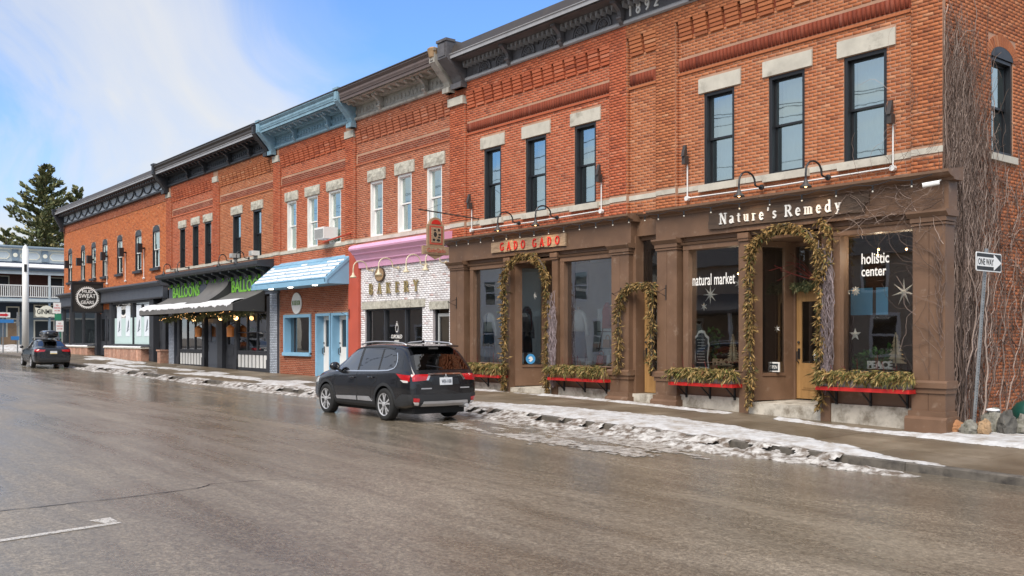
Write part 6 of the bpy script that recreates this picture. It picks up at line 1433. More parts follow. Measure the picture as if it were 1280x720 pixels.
# round blue sticker on the entry glass
a = Vector((-22.42, 17.9, 0)); b = Vector((-22.05, 18.95, 0)); t_d = (b-a).normalized(); cpt = a+t_d*.50; nrm = Vector((t_d.y, -t_d.x, 0))
m = MB(); m.ext([tuple(cpt+nrm*.008+t_d*(.15*cos(2*pi*i/20))+Vector((0, 0, 1.17+.15*sin(2*pi*i/20)))) for i in range(20)], nrm*.003); st = tag(m.obj('window_sticker', 'sticker_blue'), 'round blue sticker low on the entry glass before the white curtain', 'sticker')
m = MB(); m.ext([tuple(cpt+nrm*.012+t_d*u+Vector((0, 0, 1.17+z))) for u, z in ((-.08, .01), (-.02, .08), (.05, .06), (.08, -.02), (.0, -.09), (-.06, -.05), (.0, -.01))], nrm*.002); m.obj('print', 'sign_white', st)
def star(lbl, x, y, z, r, pts, grp, ir=.32):
    m = MB(); P = []
    for i in range(pts*2): a = pi*i/pts+pi/2; k = r*(1 if i % 2 == 0 else ir); P.append((x+k*cos(a), y, z+k*sin(a)))
    n = len(P); m.add(P+[(x, y-.04, z), (x, y+.04, z)], [(i, (i+1) % n, n) for i in range(n)]+[((i+1) % n, i, n+1) for i in range(n)]); return tag(m.obj('paper_star', 'letter_white'), lbl, 'star', grp)
GS = 'white paper stars hanging in the brown shop windows'
star('large eight pointed white star under the natural market lettering', -15.15, 18.05, 2.82, .23, 8, GS, .25); star('small white star just below the large eight pointed one', -15.37, 18.08, 2.54, .11, 6, GS); star('white star at the right edge of the chalkboard window', -14.35, 18.1, 3.05, .13, 6, GS)
star('five pointed white star low in the holistic window', -11.35, 18.1, 1.86, .14, 5, GS, .4); star('small white star left of the blue painted reflection', -11.52, 18.1, 2.76, .09, 5, GS); star('round white snowflake beside the blue painted reflection', -11.34, 18.1, 2.76, .11, 9, GS, .6); star('tall white star at the right edge of the holistic window', -10.27, 18.1, 2.7, .28, 7, GS, .2)
star('small snowflake in the side window of the oak door entry', -13.62, 18.55, 2.0, .09, 6, GS); star('white snowflake behind the entry glass under the driftwood sign', -22.2, 18.5, 3.05, .12, 6, GS, .2)
def chalk():
    t = thing('chalkboard', 'white framed chalkboard with handwriting in the window under the star', 'chalkboard', (-15.4, 18.0, 1.0)); X0, y = -15.4, 18.02
    def outl(k): 
        h = [(.24, 0), (.2, .25), (.23, .52), (.25, .6), (.22, .66), (.23, .78), (.14, .84), (.09, .93), (0, .95)]
        return [(X0+a*k, y, 1.03+.48+(b-.48)*k) for a, b in h]+[(X0-a*k, y, 1.03+.48+(b-.48)*k) for a, b in h[-2::-1]]
    MB().ext(outl(1.0), (0, .02, 0)).obj('frame', 'letter_white', t); MB().ext([(a, b-.004, c) for a, b, c in outl(.86)], (0, .003, 0)).obj('board', 'chalk_slate', t)
    m = MB(); z = 1.74
    for i in range(9):
        x = X0-R(.09, .13)
        while x < X0+.1: w_ = R(.015, .045); m.box(x, x+w_, y-.008, y-.0045, z, z+.014); x += w_+.012
        z -= .068
    m.obj('handwriting', 'letter_white', t, 'stuff')
chalk()
def peace(x, y, z, h, lbl, mat):
    t = thing('letter_block', lbl, 'letters', (x, y, z)); m = MB(); m.box(x, x+.62*h/.16, y, y+.06, z, z+.015); m.obj('base', mat, t); m = MB(); place_text(m, 'PEACE', ('f', y), x+.02, z+.015, .58*h/.16, h, 0, .03, .04); m.obj('lettering', mat, t)
peace(-15.07, 18.05, 1.14, .15, 'white wooden PEACE letters beside the small wooden tree', 'wood_pale'); peace(-11.0, 17.98, 1.16, .15, 'white PEACE letters below the tiered wooden tree', 'letter_white')
def wood_tree(lbl, x, y, z, h, w_, n, mat):
    t = thing('wooden_tree', lbl, 'tree ornament', (x, y, z)); 
    for i in range(n):
        f = i/n; a = w_*(1-f)*.5+.015; z0 = z+.06+h*f; m = MB(); m.ext([(x-a, y, z0), (x+a, y, z0), (x+a*.45, y, z0+h/n*.95), (x-a*.45, y, z0+h/n*.95)], (0, .05, 0)); m.obj('tier', mat, t)
    B(x-.012, x+.012, y, y+.04, z, z+h+.1).obj('trunk', mat, t)
wood_tree('small slatted wooden tree behind the white PEACE letters left of the door', -14.62, 18.2, 1.18, .6, .34, 10, 'wood_pale'); wood_tree('tiered wooden tree ornament in the holistic window', -10.48, 18.15, 1.22, .58, .4, 7, 'wood_pale')
random.seed(9)
def plant(lbl, x, y, z, h, r, n):
    t = thing('potted_plant', lbl, 'plant', (x, y, z)); m = MB(); m.lathe([(.08, 0), (.11, .14), (.1, .15)], (x, y, z), 10); m.obj('pot', 'sill_stone', t)
    m = sprays(MB(), [(x, y, z+.15), (x, y, z+h)], n, r, .16, -.2, .035, blades=3); m.obj('foliage', 'leaf_green', t, 'stuff', fix=False)
plant('tall leafy green plant between the chalkboard and the wooden tree', -15.32, 18.35, 1.0, .95, .2, 110); 
t = thing('potted_plant', 'row of low bushy green plants along the sill of the holistic window', 'plant', (-10.9, 18.2, 1.0)); sprays(MB(), [(-11.4, 18.2, 1.25), (-10.6, 18.2, 1.45)], 260, .26, .15, -.2, .03, blades=3).obj('foliage', 'leaf_green', t, 'stuff', fix=False); B(-11.45, -10.5, 18.1, 18.3, .99, 1.12).obj('trough', 'galvanised', t)
t = thing('open_sign', 'small framed open sign at the foot of the entry side window', 'sign', (-13.65, 18.45, 1.0)); B(-13.75, -13.45, 18.4, 18.43, 1.02, 1.24).obj('frame', 'letter_white', t); B(-13.72, -13.48, 18.392, 18.4, 1.05, 1.21).obj('board', 'chalk_slate', t); m = MB(); place_text(m, 'OPEN', ('f', 18.39), -13.7, 1.09, .2, .08, 0, 0, .002); m.obj('lettering', 'letter_white', t)
m = MB(); place_text(m, 'natural market', ('f', 17.915), -15.58, 3.04, 1.27, .27, .0, .008, .002); tag(m.obj('window_lettering', 'letter_white', None), 'white natural market lettering on the window with the chalkboard', 'lettering')
m = MB(); place_text(m, 'holistic', ('f', 17.915), -11.09, 3.29, .61, .22, .0, .012, .002); place_text(m, 'center', ('f', 17.915), -11.09, 3.04, .55, .17, .0, .012, .002); tag(m.obj('window_lettering', 'letter_white', None), 'white holistic center lettering on the rightmost shop window', 'lettering')
for x, y, z, lb in ((-15.0, 18.9, 3.35, 'bare warm bulb above the natural market lettering, left of two'), (-14.6, 18.8, 3.4, 'bare warm bulb above the natural market lettering, right of two'), (-11.0, 18.4, 3.62, 'upper bare warm bulb just over the word holistic'), (-11.02, 18.4, 3.5, 'lower bare warm bulb touching the word holistic'), (-10.5, 18.6, 3.6, 'bare warm bulb high up right of the word holistic'), (-10.1, 18.5, 3.7, 'bare warm bulb at the top right of the holistic window'), (-10.25, 18.7, 3.1, 'lowest bare warm bulb at the right of the holistic window')):
    t = thing('hanging_bulb', lb, 'bulb', (x, y, z), 'bare bulbs inside the brown shop windows'); MB().ball((x, y, z), .024, 6).obj('bulb', 'bulb_lit', t); pl0 = bpy.data.lights.new('bulb_light', 'POINT'); pl0.energy = 5; pl0.color = (1, .82, .6); pl0.shadow_soft_size = .03; po = bpy.data.objects.new('bulb_light', pl0); COL.objects.link(po); po.parent = t; po.location = (0, 0, -.06); MB().tube([(x, y, z+.02), (x, y, 4.0)], .004, 3).obj('cord', 'black_metal', t)

# ------------------------------------------------------------------ cars: lofted body, panels wrapped onto it
def eval_mesh(o):
    dg = bpy.context.evaluated_depsgraph_get(); me = bpy.data.meshes.new_from_object(o.evaluated_get(dg)); return me
def loft_body(st):
    m = MB(); K = None; ring = []
    for x, w_, zb, bl, top, wr in st:
        h = bl-zb; g = top-bl
        half = [(0, zb), (.62*w_, zb), (.9*w_, zb+.015), (.965*w_, zb+.09), (w_, zb+.36*h), (w_*.998, zb+.66*h), (w_*.975, bl-.035), (w_*.945, bl+.01)]
        y0 = w_*.93; half += [(y0+(wr*1.04-y0)*.12, bl+.14*g), (y0+(wr*1.04-y0)*.78, bl+.72*g), (wr*1.0, bl+.93*g), (wr*.78, top-.008), (0, top)]
        full = [(x, -y, z) for y, z in half]+[(x, y, z) for y, z in half[-2:0:-1]]
        ring.append(full); K = len(full)
    for r in ring: m.v += r
    n = len(ring)
    for i in range(n-1): m.f += [(i*K+k, i*K+(k+1) % K, (i+1)*K+(k+1) % K, (i+1)*K+k) for k in range(K)]
    m.f += [tuple(range(K))[::-1], tuple(range((n-1)*K, n*K))]
    o = m.obj('body_cage', None); md = o.modifiers.new('s', 'SUBSURF'); md.levels = 2; md.render_levels = 2
    me = eval_mesh(o); bpy.data.objects.remove(o)
    return me
class Car:
    def __init__(s, root, st, paint, axles, wr, cuts=()):
        s.root = root; me = loft_body(st); b = bmesh.new(); b.from_mesh(me); s.bvh = BVHTree.FromBMesh(b); b.free()
        o = link('body', me, None, root); tmp = []
        for ax in axles:
            for sd in (1, -1):
                c = MB(); c.lathe([(wr*1.15, -.3), (wr*1.15, .35)], (ax, sd*.85, wr*1.0), 32, Matrix.Rotation(pi/2, 3, 'X')); tmp.append(c.obj('cut', None))
        for pts in cuts: tmp.append(MB().ext([(x, -2, z) for x, z in pts], (0, 4, 0)).obj('cut', None))
        for c in tmp:
            md = o.modifiers.new('b', 'BOOLEAN'); md.operation = 'DIFFERENCE'; md.object = c; md.solver = 'EXACT'
        me2 = eval_mesh(o); o.modifiers.clear(); o.data = me2
        for c in tmp: bpy.data.objects.remove(c)
        me2.materials.clear(); me2.materials.append(MATS[paint]); me2.polygons.foreach_set('use_smooth', [True]*len(me2.polygons)); me2.polygons.foreach_set('material_index', [0]*len(me2.polygons))
        try: me2.set_sharp_from_angle(angle=rad(40))
        except Exception: pass
        s.body = o
    def hit(s, o, d):
        p, n, i, t = s.bvh.ray_cast(Vector(o), Vector(d))
        return (p, n) if p else (None, None)
    def wrap(s, A, Bp, nv, view, off, name, mat, par=None, sub=6, depth=.012):
        """panel between polylines A and Bp given in the view plane, dropped onto the body"""
        def res(P, n):
            P = [Vector(p) for p in P]; ls = [0]
            for a, b in zip(P, P[1:]): ls.append(ls[-1]+(b-a).length)
            out = []
            for i in range(n+1):
                t = ls[-1]*i/n; k = max(j for j in range(len(ls)) if ls[j] <= t+1e-9); k = min(k, len(P)-2); f = (t-ls[k])/max(1e-9, ls[k+1]-ls[k]); out.append(P[k].lerp(P[k+1], min(1, f)))
            return out
        n = sub; a, b = res(A, n), res(Bp, n); V = []; N_ = []
        for j in range(nv+1):
            for i in range(n+1):
                q = a[i].lerp(b[i], j/nv)
                if view in ('L', 'R'): sg_ = 1 if view == 'L' else -1; o, d = (q.x, sg_*3, q.y), (0, -sg_, 0)
                elif view == 'B': o, d = (-2, q.x, q.y), (1, 0, 0)
                elif view == 'F': o, d = (8, q.x, q.y), (-1, 0, 0)
                else: o, d = (q.x, q.y, 4), (0, 0, -1)
                p, nn = s.hit(o, d)
                if p is None:
                    if V: p, nn = Vector(V[-1])-N_[-1]*off, N_[-1]
                    else: p, nn = Vector(o)+Vector(d)*2.2, -Vector(d)
                if nn.dot(Vector(d)) > 0: nn = -nn
                V.append(p+nn*off); N_.append(nn)
        m = MB(); m.grid([tuple(v) for v in V], nv+1, n+1); W = n+1; base = len(m.v)
        bd = list(range(W))+[j*W+n for j in range(1, nv+1)]+[nv*W+i for i in range(n-1, -1, -1)]+[j*W for j in range(nv-1, 0, -1)]
        m.v += [tuple(V[k]-N_[k]*depth) for k in bd]; L_ = len(bd)
        m.f += [(bd[i], bd[(i+1) % L_], base+(i+1) % L_, base+i) for i in range(L_)]
        return m.obj(name, mat, par or s.root, smooth=False)
    def strip(s, P, wd, view, off, name, mat, par=None, sub=14):
        A, Bq = [], []
        for i, p in enumerate(P):
            a = Vector(P[max(0, i-1)]); b = Vector(P[min(len(P)-1, i+1)]); t = (b-a).normalized(); n = Vector((-t.y, t.x))*wd/2; A.append(tuple(Vector(p)+n)); Bq.append(tuple(Vector(p)-n))
        return s.wrap(A, Bq, 1, view, off, name, mat, par, sub, .006)
def wheel(par, x, y, r, side, spokes=5, wdt=.215):
    """tyre, rim and split spokes; side +1 faces +y"""
    t = MB(); w2 = wdt/2; RX = Matrix.Rotation(-pi/2*side, 3, 'X')
    t.lathe([(r*.66, -w2), (r*.9, -w2), (r*.985, -w2*.8), (r, -w2*.5), (r, w2*.5), (r*.985, w2*.8), (r*.9, w2), (r*.70, w2*.96), (r*.66, w2*.8)], (x, y, r), 40, RX); o = t.obj('wheel', 'tyre_rubber', par, smooth=True)
    m = MB(); m.lathe([(r*.64, -w2*.6), (r*.67, -w2*.6), (r*.68, w2*.85), (r*.70, w2*.98), (r*.655, w2*.9), (r*.645, w2*.3), (r*.64, -w2*.6)], (x, y, r), 40, RX)
    f = y+side*w2*.86; m.lathe([(.001, -.02), (r*.16, -.02), (r*.15, .02), (r*.06, .028), (.001, .028)], (x, f, r), 16, RX)
    for i in range(spokes):
        a = 2*pi*i/spokes+.3
        for da in (-.13, .13):
            P = [(r*.12, a+da*.5), (r*.36, a+da*1.2), (r*.67, a+da*1.75)]
            for (r0, a0), (r1, a1_) in zip(P, P[1:]):
                q = []
                for rr, aa, wd in ((r0, a0, .016), (r1, a1_, .021)):
                    c = Vector((x+rr*cos(aa), f, r+rr*sin(aa))); n = Vector((-sin(aa), 0, cos(aa)))*wd; q += [c+n, c-n]
                m.ext([q[0], q[1], q[3], q[2]], (0, -side*.035, 0))
    m.obj('rim', 'alloy', o)
    d = MB(); d.lathe([(.001, 0), (r*.64, 0), (r*.64, .01), (.001, .01)], (x, y, r), 24, RX); d.obj('brake_disc', 'tyre_rubber', o)
    return o
# the black suv
suv = thing('parked_car', 'black five door suv parked at the kerb with wet dirty flanks', 'car', (0, 0, 0), 'cars parked along the kerb')
ST = [(0, .72, .44, .84, .95, .60), (.03, .80, .38, .92, 1.01, .70), (.10, .85, .34, 1.0, 1.09, .735), (.22, .875, .30, 1.05, 1.25, .72), (.40, .89, .27, 1.07, 1.49, .68), (.55, .895, .25, 1.075, 1.615, .655), (.8, .90, .24, 1.07, 1.655, .645),
      (1.07, .905, .24, 1.06, 1.67, .64), (1.6, .905, .23, 1.04, 1.682, .63), (2.2, .905, .23, 1.02, 1.672, .625), (2.7, .905, .23, 1.0, 1.605, .615), (3.05, .90, .23, .99, 1.42, .61), (3.4, .90, .23, .985, 1.2, .65), (3.62, .895, .24, .975, 1.085, .71),
      (3.9, .885, .25, .93, 1.035, .74), (4.25, .86, .27, .86, .97, .70), (4.5, .80, .30, .77, .88, .63), (4.64, .70, .34, .67, .76, .55), (4.69, .58, .40, .59, .68, .48)]
WR = .352; AX = (1.06, 3.73)
fw_ = [(2.32, 1.06), (3.30, 1.03), (2.86, 1.42), (2.62, 1.51), (2.36, 1.545)]
cc = Car(suv, ST, 'black_car_paint', AX, WR, [fw_])
for v, sd in (('L', 1), ('R', -1)):
    cc.wrap([(2.34, 1.545), (2.62, 1.51), (2.86, 1.42), (3.30, 1.05)], [(2.32, 1.06), (2.9, 1.045), (3.2, 1.04), (3.32, 1.03)], 6, v, .004, 'front_window', 'car_glass_clear', sub=10)
    cc.wrap([(1.42, 1.53), (2.25, 1.55)], [(1.40, 1.085), (2.24, 1.065)], 5, v, .005, 'rear_window', 'car_glass', sub=8)
    cc.wrap([(.80, 1.46), (1.0, 1.525), (1.35, 1.535)], [(.72, 1.18), (.86, 1.115), (1.34, 1.09)], 5, v, .005, 'quarter_window', 'car_glass', sub=8)
    for A_1, B_1 in (([(1.35, 1.545), (1.41, 1.545)], [(1.34, 1.08), (1.40, 1.08)]), ([(2.25, 1.56), (2.35, 1.555)], [(2.24, 1.06), (2.32, 1.06)])): cc.wrap(A_1, B_1, 5, v, .008, 'pillar', 'car_plastic', sub=2)
    cc.strip([(3.34, 1.02), (2.4, 1.042), (1.4, 1.068), (.95, 1.09), (.74, 1.14), (.685, 1.23), (.73, 1.38), (.79, 1.47)], .028, v, .010, 'window_trim', 'chrome', sub=40)
    cc.strip([(3.0, 1.45), (2.7, 1.545), (2.3, 1.585), (1.5, 1.60), (.95, 1.56)], .03, v, .010, 'window_seal', 'car_plastic', sub=24)
    for P in ([(2.28, 1.03), (2.27, .9), (2.24, .60), (2.22, .32)], [(1.36, 1.06), (1.40, .85), (1.62, .72), (1.66, .34)], [(3.33, 1.0), (3.36, .8), (3.32, .5), (3.28, .32)]): cc.strip(P, .012, v, .003, 'door_seam', 'tyre_rubber', sub=12)
    cc.strip([(3.62, .93), (2.6, .915), (1.2, .955), (.45, .98)], .03, v, .004, 'crease_strip', 'black_car_paint', sub=20)  # narrow strip along the flank crease in the body paint
    cc.wrap([(2.26, .49), (3.22, .46)], [(2.26, .40), (3.18, .39)], 2, v, .022, 'door_moulding', 'silver_trim', sub=8); cc.wrap([(1.70, .50), (2.2, .49)], [(1.56, .40), (2.2, .40)], 2, v, .022, 'door_moulding', 'silver_trim', sub=6)
    cc.wrap([(1.5, .38), (3.28, .37)], [(1.5, .27), (3.28, .27)], 2, v, .014, 'sill_cladding', 'car_plastic', sub=10)
    for ax in AX:
        P0 = [(ax+.405*cos(pi*i/16-.05), WR+.405*sin(pi*i/16-.05)) for i in range(18)]; P1 = [(ax+.47*cos(pi*i/16-.05), WR+.47*sin(pi*i/16-.05)) for i in range(18)]; cc.wrap(P0, P1, 1, v, .012, 'arch_cladding', 'car_plastic', sub=24)
    for hx, hz in ((2.46, .90), (1.62, .925)):
        p, n = cc.hit((hx, sd*3, hz), (0, -sd, 0))
        m = MB(); m.tube([(hx-.10, p.y+sd*.005, hz), (hx-.08, p.y+sd*.04, hz), (hx+.08, p.y+sd*.04, hz), (hx+.10, p.y+sd*.005, hz)], .017, 6); m.obj('door_handle', 'black_car_paint', suv, smooth=True)
    p, n = cc.hit((3.2, sd*3, 1.06), (0, -sd, 0))
    m = MB(); m.lathe([(.02, -.05), (.09, -.04), (.115, .01), (.11, .05), (.07, .085), (.01, .09)], (3.16, p.y+sd*.15, 1.14), 14, Matrix.Rotation(pi/2, 3, 'Y') @ Matrix.Diagonal((.85, 1.15, 1))); m.obj('mirror', 'black_car_paint', suv, smooth=True)
    m = MB(); m.tube([(3.18, p.y, 1.03), (3.17, p.y+sd*.1, 1.08)], .03, 6); m.obj('mirror_stalk', 'car_plastic', suv)
    m = MB(); P = [(.6, sd*.60, 1.635), (.75, sd*.605, 1.68), (1.2, sd*.605, 1.705), (1.9, sd*.6, 1.71), (2.35, sd*.595, 1.685), (2.55, sd*.59, 1.635)]; m.tube(P, .018, 8); m.obj('roof_rail', 'silver_trim', suv, smooth=True)
    for ax in AX: wheel(suv, ax, sd*.80, WR, sd)
    # tail lamp wrapping round the corner, side piece and rear piece
    cc.wrap([(.12, 1.0), (.3, 1.01), (.60, 1.03)], [(.12, .875), (.25, .865), (.42, .93)], 3, v, .012, 'tail_lamp', 'lamp_red', sub=8)
    cc.wrap([(.16, .885), (.42, .90)], [(.16, .845), (.30, .845)], 2, v, .014, 'reversing_lamp', 'lamp_clear', sub=4)
    cc.wrap([(sd*.41, 1.015), (sd*.66, 1.02), (sd*.80, 1.01)], [(sd*.46, .90), (sd*.66, .885), (sd*.80, .875)], 3, 'B', .012, 'tail_lamp', 'lamp_red', sub=8)
    cc.wrap([(sd*.66, .515), (sd*.79, .53)], [(sd*.67, .44), (sd*.78, .45)], 2, 'B', .016, 'bumper_reflector', 'lamp_red', sub=4); cc.wrap([(sd*.67, .435), (sd*.78, .445)], [(sd*.66, .375), (sd*.74, .385)], 2, 'B', .016, 'fog_lamp', 'lamp_clear', sub=4)
    cc.wrap([(4.15, .86), (4.55, .78)], [(4.2, .74), (4.56, .69)], 3, v, .008, 'headlight', 'lamp_clear', sub=5)
    cc.wrap([(sd*.42, 1.03), (sd*.36, 1.03)], [(sd*.50, .90), (sd*.45, .895)], 3, 'B', .016, 'chrome_garnish', 'chrome', sub=2)
cc.wrap([(-.42, 1.035), (.42, 1.035)], [(-.40, 1.005), (.40, 1.005)], 1, 'B', .016, 'chrome_garnish', 'chrome', sub=8)
cc.wrap([(-.55, 1.545), (.55, 1.545)], [(-.68, 1.11), (.68, 1.11)], 6, 'B', .006, 'tailgate_window', 'car_glass', sub=10)
cc.wrap([(-.12, 1.575), (.12, 1.575)], [(-.12, 1.548), (.12, 1.548)], 1, 'B', .03, 'brake_light', 'lamp_clear', sub=3)
m = MB(); m.ext([(.62, -.60, 1.655), (.34, -.57, 1.625), (.34, -.57, 1.60), (.60, -.60, 1.60)], (0, 1.2, 0)); m.obj('spoiler', 'black_car_paint', suv)
m = MB(); m.ext([(1.0, -.015, 1.68), (.86, -.015, 1.745), (.84, -.015, 1.68)], (0, .03, 0)); m.obj('antenna', 'black_car_paint', suv)
cc.wrap([(-.30, .985), (.30, .985)], [(-.36, .80), (.36, .80)], 2, 'B', .004, 'tailgate_recess', 'black_frame', sub=6)
pl_ = cc.wrap([(-.16, .945), (.16, .945)], [(-.16, .79), (.16, .79)], 1, 'B', .024, 'number_plate', 'plate_white', sub=2)
m = MB(); vs, fs = text_flat('WX-1100', .25, .075, .01, .002); q, _ = cc.hit((-2, 0, .86), (1, 0, 0)); m.add([(q.x-.032-c, .125-a, .835+b) for a, b, c in vs], fs); m.obj('plate_number', 'gin_navy', pl_)
m = MB(); q, _ = cc.hit((-2, 0, 1.0), (1, 0, 0))
for k in range(3):
    a = pi/2+2*pi*k/3; c_ = Vector((0, cos(a), sin(a)))*.030; u_ = Vector((0, cos(a), sin(a))); v_ = Vector((0, -sin(a), cos(a)))
    m.ext([Vector((q.x-.028, 0, .965))+c_*1.1+u_*e*.034+v_*f*.019 for e, f in ((1, 0), (0, 1), (-1, 0), (0, -1))], (-.008, 0, 0))
m.obj('emblem', 'silver_trim', suv)
for y0, y1 in ((.36, .62), (-.62, -.38)): cc.wrap([(y0, .735), (y1, .735)], [(y0, .71), (y1, .71)], 1, 'B', .008, 'badge', 'silver_trim', sub=3)
cc.wrap([(-.80, .60), (0, .585), (.80, .60)], [(-.78, .37), (0, .36), (.78, .37)], 4, 'B', .012, 'rear_bumper', 'car_plastic', sub=14)
cc.wrap([(-.56, .455), (0, .45), (.56, .455)], [(-.60, .365), (0, .36), (.60, .365)], 2, 'B', .03, 'skid_plate', 'silver_trim', sub=10)
for v in 'LR': cc.wrap([(.05, .60), (.38, .60), (.62, .46)], [(.05, .40), (.35, .36), (.62, .33)], 3, v, .012, 'bumper_corner', 'car_plastic', sub=6)
m = MB(); m.tube([(-.02, -.55, .33), (.3, -.55, .33)], .045, 10); m.obj('exhaust', 'alloy', suv)
m = MB(); q, _ = cc.hit((-2, .05, 1.16), (1, 0, 0)); m.tube([(q.x-.02, .0, 1.14), (q.x+.0, .12, 1.17), (q.x+.04, .38, 1.21)], .012, 5); m.obj('wiper', 'black_frame', suv)
B(.25, 4.4, -.66, .66, .17, .3).obj('underbody', 'tyre_rubber', suv)  # underside made low and wide to deepen the shade below the car
for sd in (.36, -.36): B(2.36, 2.5, sd-.22, sd+.22, 1.05, 1.36).obj('seat_back', 'car_plastic', suv)
suv.rotation_euler = (0, 0, pi); suv.location = (-17.18, 11.83, rz(-18.5)+.0)
# the far sedan
sed = thing('parked_car', 'dark sedan with a black roof box parked at the far end of the street', 'car', (0, 0, 0), 'cars parked along the kerb')
ST2 = [(0, .66, .36, .80, .90, .55), (.03, .78, .30, .90, .98, .64), (.12, .84, .27, .95, 1.035, .68), (.35, .87, .25, .965, 1.07, .67), (.6, .88, .23, .965, 1.13, .64), (.95, .885, .21, .96, 1.31, .60), (1.3, .89, .2, .95, 1.415, .575), (1.8, .89, .2, .94, 1.438, .565), (2.4, .89, .2, .93, 1.41, .56),
       (2.8, .89, .2, .92, 1.28, .565), (3.2, .885, .2, .90, 1.08, .63), (3.4, .88, .2, .88, .99, .67), (3.9, .86, .22, .82, .93, .66), (4.3, .80, .24, .74, .85, .6), (4.55, .66, .28, .62, .72, .5), (4.63, .5, .34, .56, .64, .4)]
c2 = Car(sed, ST2, 'dark_car_paint', (.98, 3.68), .33)
for v, sd in (('L', 1), ('R', -1)):
    c2.wrap([(1.2, 1.335), (1.8, 1.355), (2.5, 1.32), (2.95, 1.06)], [(.95, 1.05), (1.6, 1.0), (2.4, .985), (3.05, .97)], 4, v, .006, 'side_window', 'car_glass', sub=12)
    c2.wrap([(1.75, 1.37), (1.85, 1.37)], [(1.8, .98), (1.9, .98)], 3, v, .010, 'pillar', 'dark_car_paint', sub=2)
    for ax in (.98, 3.68): wheel(sed, ax, sd*.78, .33, sd)
    c2.wrap([(sd*.36, .93), (sd*.78, .95)], [(sd*.42, .845), (sd*.78, .82)], 2, 'B', .012, 'tail_lamp', 'lamp_red', sub=6); c2.wrap([(.1, .95), (.34, .95)], [(.1, .82), (.24, .86)], 2, v, .012, 'tail_lamp', 'lamp_red', sub=5)
    c2.wrap([(sd*.62, .62), (sd*.74, .64)], [(sd*.64, .46), (sd*.74, .46)], 2, 'B', .01, 'bumper_vent', 'car_plastic', sub=3)
    m = MB(); m.ball((2.95, sd*1.0, 1.02), .1, 8, (.7, 1, .75)); m.obj('mirror', 'dark_car_paint', sed, smooth=True)
    for xx in (1.35, 2.2): m = MB(); m.tube([(xx, sd*.58, 1.38), (xx, sd*.56, 1.5)], .03, 6); m.obj('bar_foot', 'black_metal', sed)
c2.wrap([(-.50, 1.385), (.50, 1.385)], [(-.62, 1.12), (.62, 1.12)], 5, 'B', .006, 'tailgate_window', 'car_glass', sub=8)
c2.wrap([(-.36, .90), (.36, .90)], [(-.42, .74), (.42, .74)], 2, 'B', .004, 'plate_recess', 'black_frame', sub=5)
pl_ = c2.wrap([(-.16, .87), (.16, .87)], [(-.16, .725), (.16, .725)], 1, 'B', .02, 'number_plate', 'plate_white', sub=2); c2.wrap([(-.155, .768), (.155, .768)], [(-.155, .727), (.155, .727)], 1, 'B', .024, 'plate_band', 'plate_gold', pl_, sub=2)
c2.wrap([(-.72, .52), (.72, .52)], [(-.7, .32), (.7, .32)], 2, 'B', .01, 'rear_bumper', 'car_plastic', sub=10)
for xx in (1.35, 2.2): B(xx-.03, xx+.03, -.62, .62, 1.48, 1.515).obj('roof_bar', 'silver_trim', sed)
m = MB(); st_b = [(.75, .24, .10), (.85, .30, .17), (1.2, .33, .19), (2.2, .34, .19), (2.8, .28, .14), (2.95, .15, .06)]; n = 16; V = []
for x, a, b in st_b: V += [(x, -.08+a*math.copysign(abs(cos(2*pi*k/n))**.6, cos(2*pi*k/n)), 1.70+b*math.copysign(abs(sin(2*pi*k/n))**.7, sin(2*pi*k/n))) for k in range(n)]
m.add(V, [(i*n+k, i*n+(k+1) % n, (i+1)*n+(k+1) % n, (i+1)*n+k) for i in range(len(st_b)-1) for k in range(n)]+[tuple(range(n))[::-1], tuple(range((len(st_b)-1)*n, len(st_b)*n))]); m.obj('roof_box', 'black_car_paint', sed, smooth=True)
B(.2, 4.2, -.55, .55, .18, .3).obj('underbody', 'tyre_rubber', sed)
sed.rotation_euler = (0, 0, pi+rad(-3)); sed.location = (-52.3, 12.25, rz(-54)-.01); sed.rotation_euler[1] = rad(-.9)

# ------------------------------------------------------------------ balcony building across the side street
G_ = thing('balcony_building', 'pale blue two storey building with a snowy balcony roof across the side street', 'building', (-98, 22, 0))
gx = -98.0
def gb(x0, x1, y0, y1, z0, z1, nm, mt, par=None): return B(x0, x1, y0, y1, z0, z1).obj(nm, mt, par or G_)
gb(-112, gx, 4, 42, 0, 10.2, 'wall', 'gin_brick')
gb(gx, gx+.12, 4, 42, .3, 5.1, 'shop_wall', 'gin_blue'); gb(gx, gx+.15, 4, 42, 4.2, 5.1, 'shop_head', 'gin_navy')
co_ = gb(gx, gx+.35, 4, 42, 8.75, 10.0, 'cornice', 'gin_pale')
m = MB(); m.ext([(gx, 4, 10.0), (gx+.8, 4, 10.0), (gx+.85, 4, 10.12), (gx+.8, 4, 10.2), (gx, 4, 10.3)], (0, 38, 0)); m.obj('coping', 'gin_blue', co_)
gb(gx, gx+.55, 4, 42, 9.9, 10.0, 'dentil_rail', 'gin_cream', co_); gb(gx, gx+.5, 4, 42, 8.66, 8.78, 'lower_rail', 'gin_navy', co_)
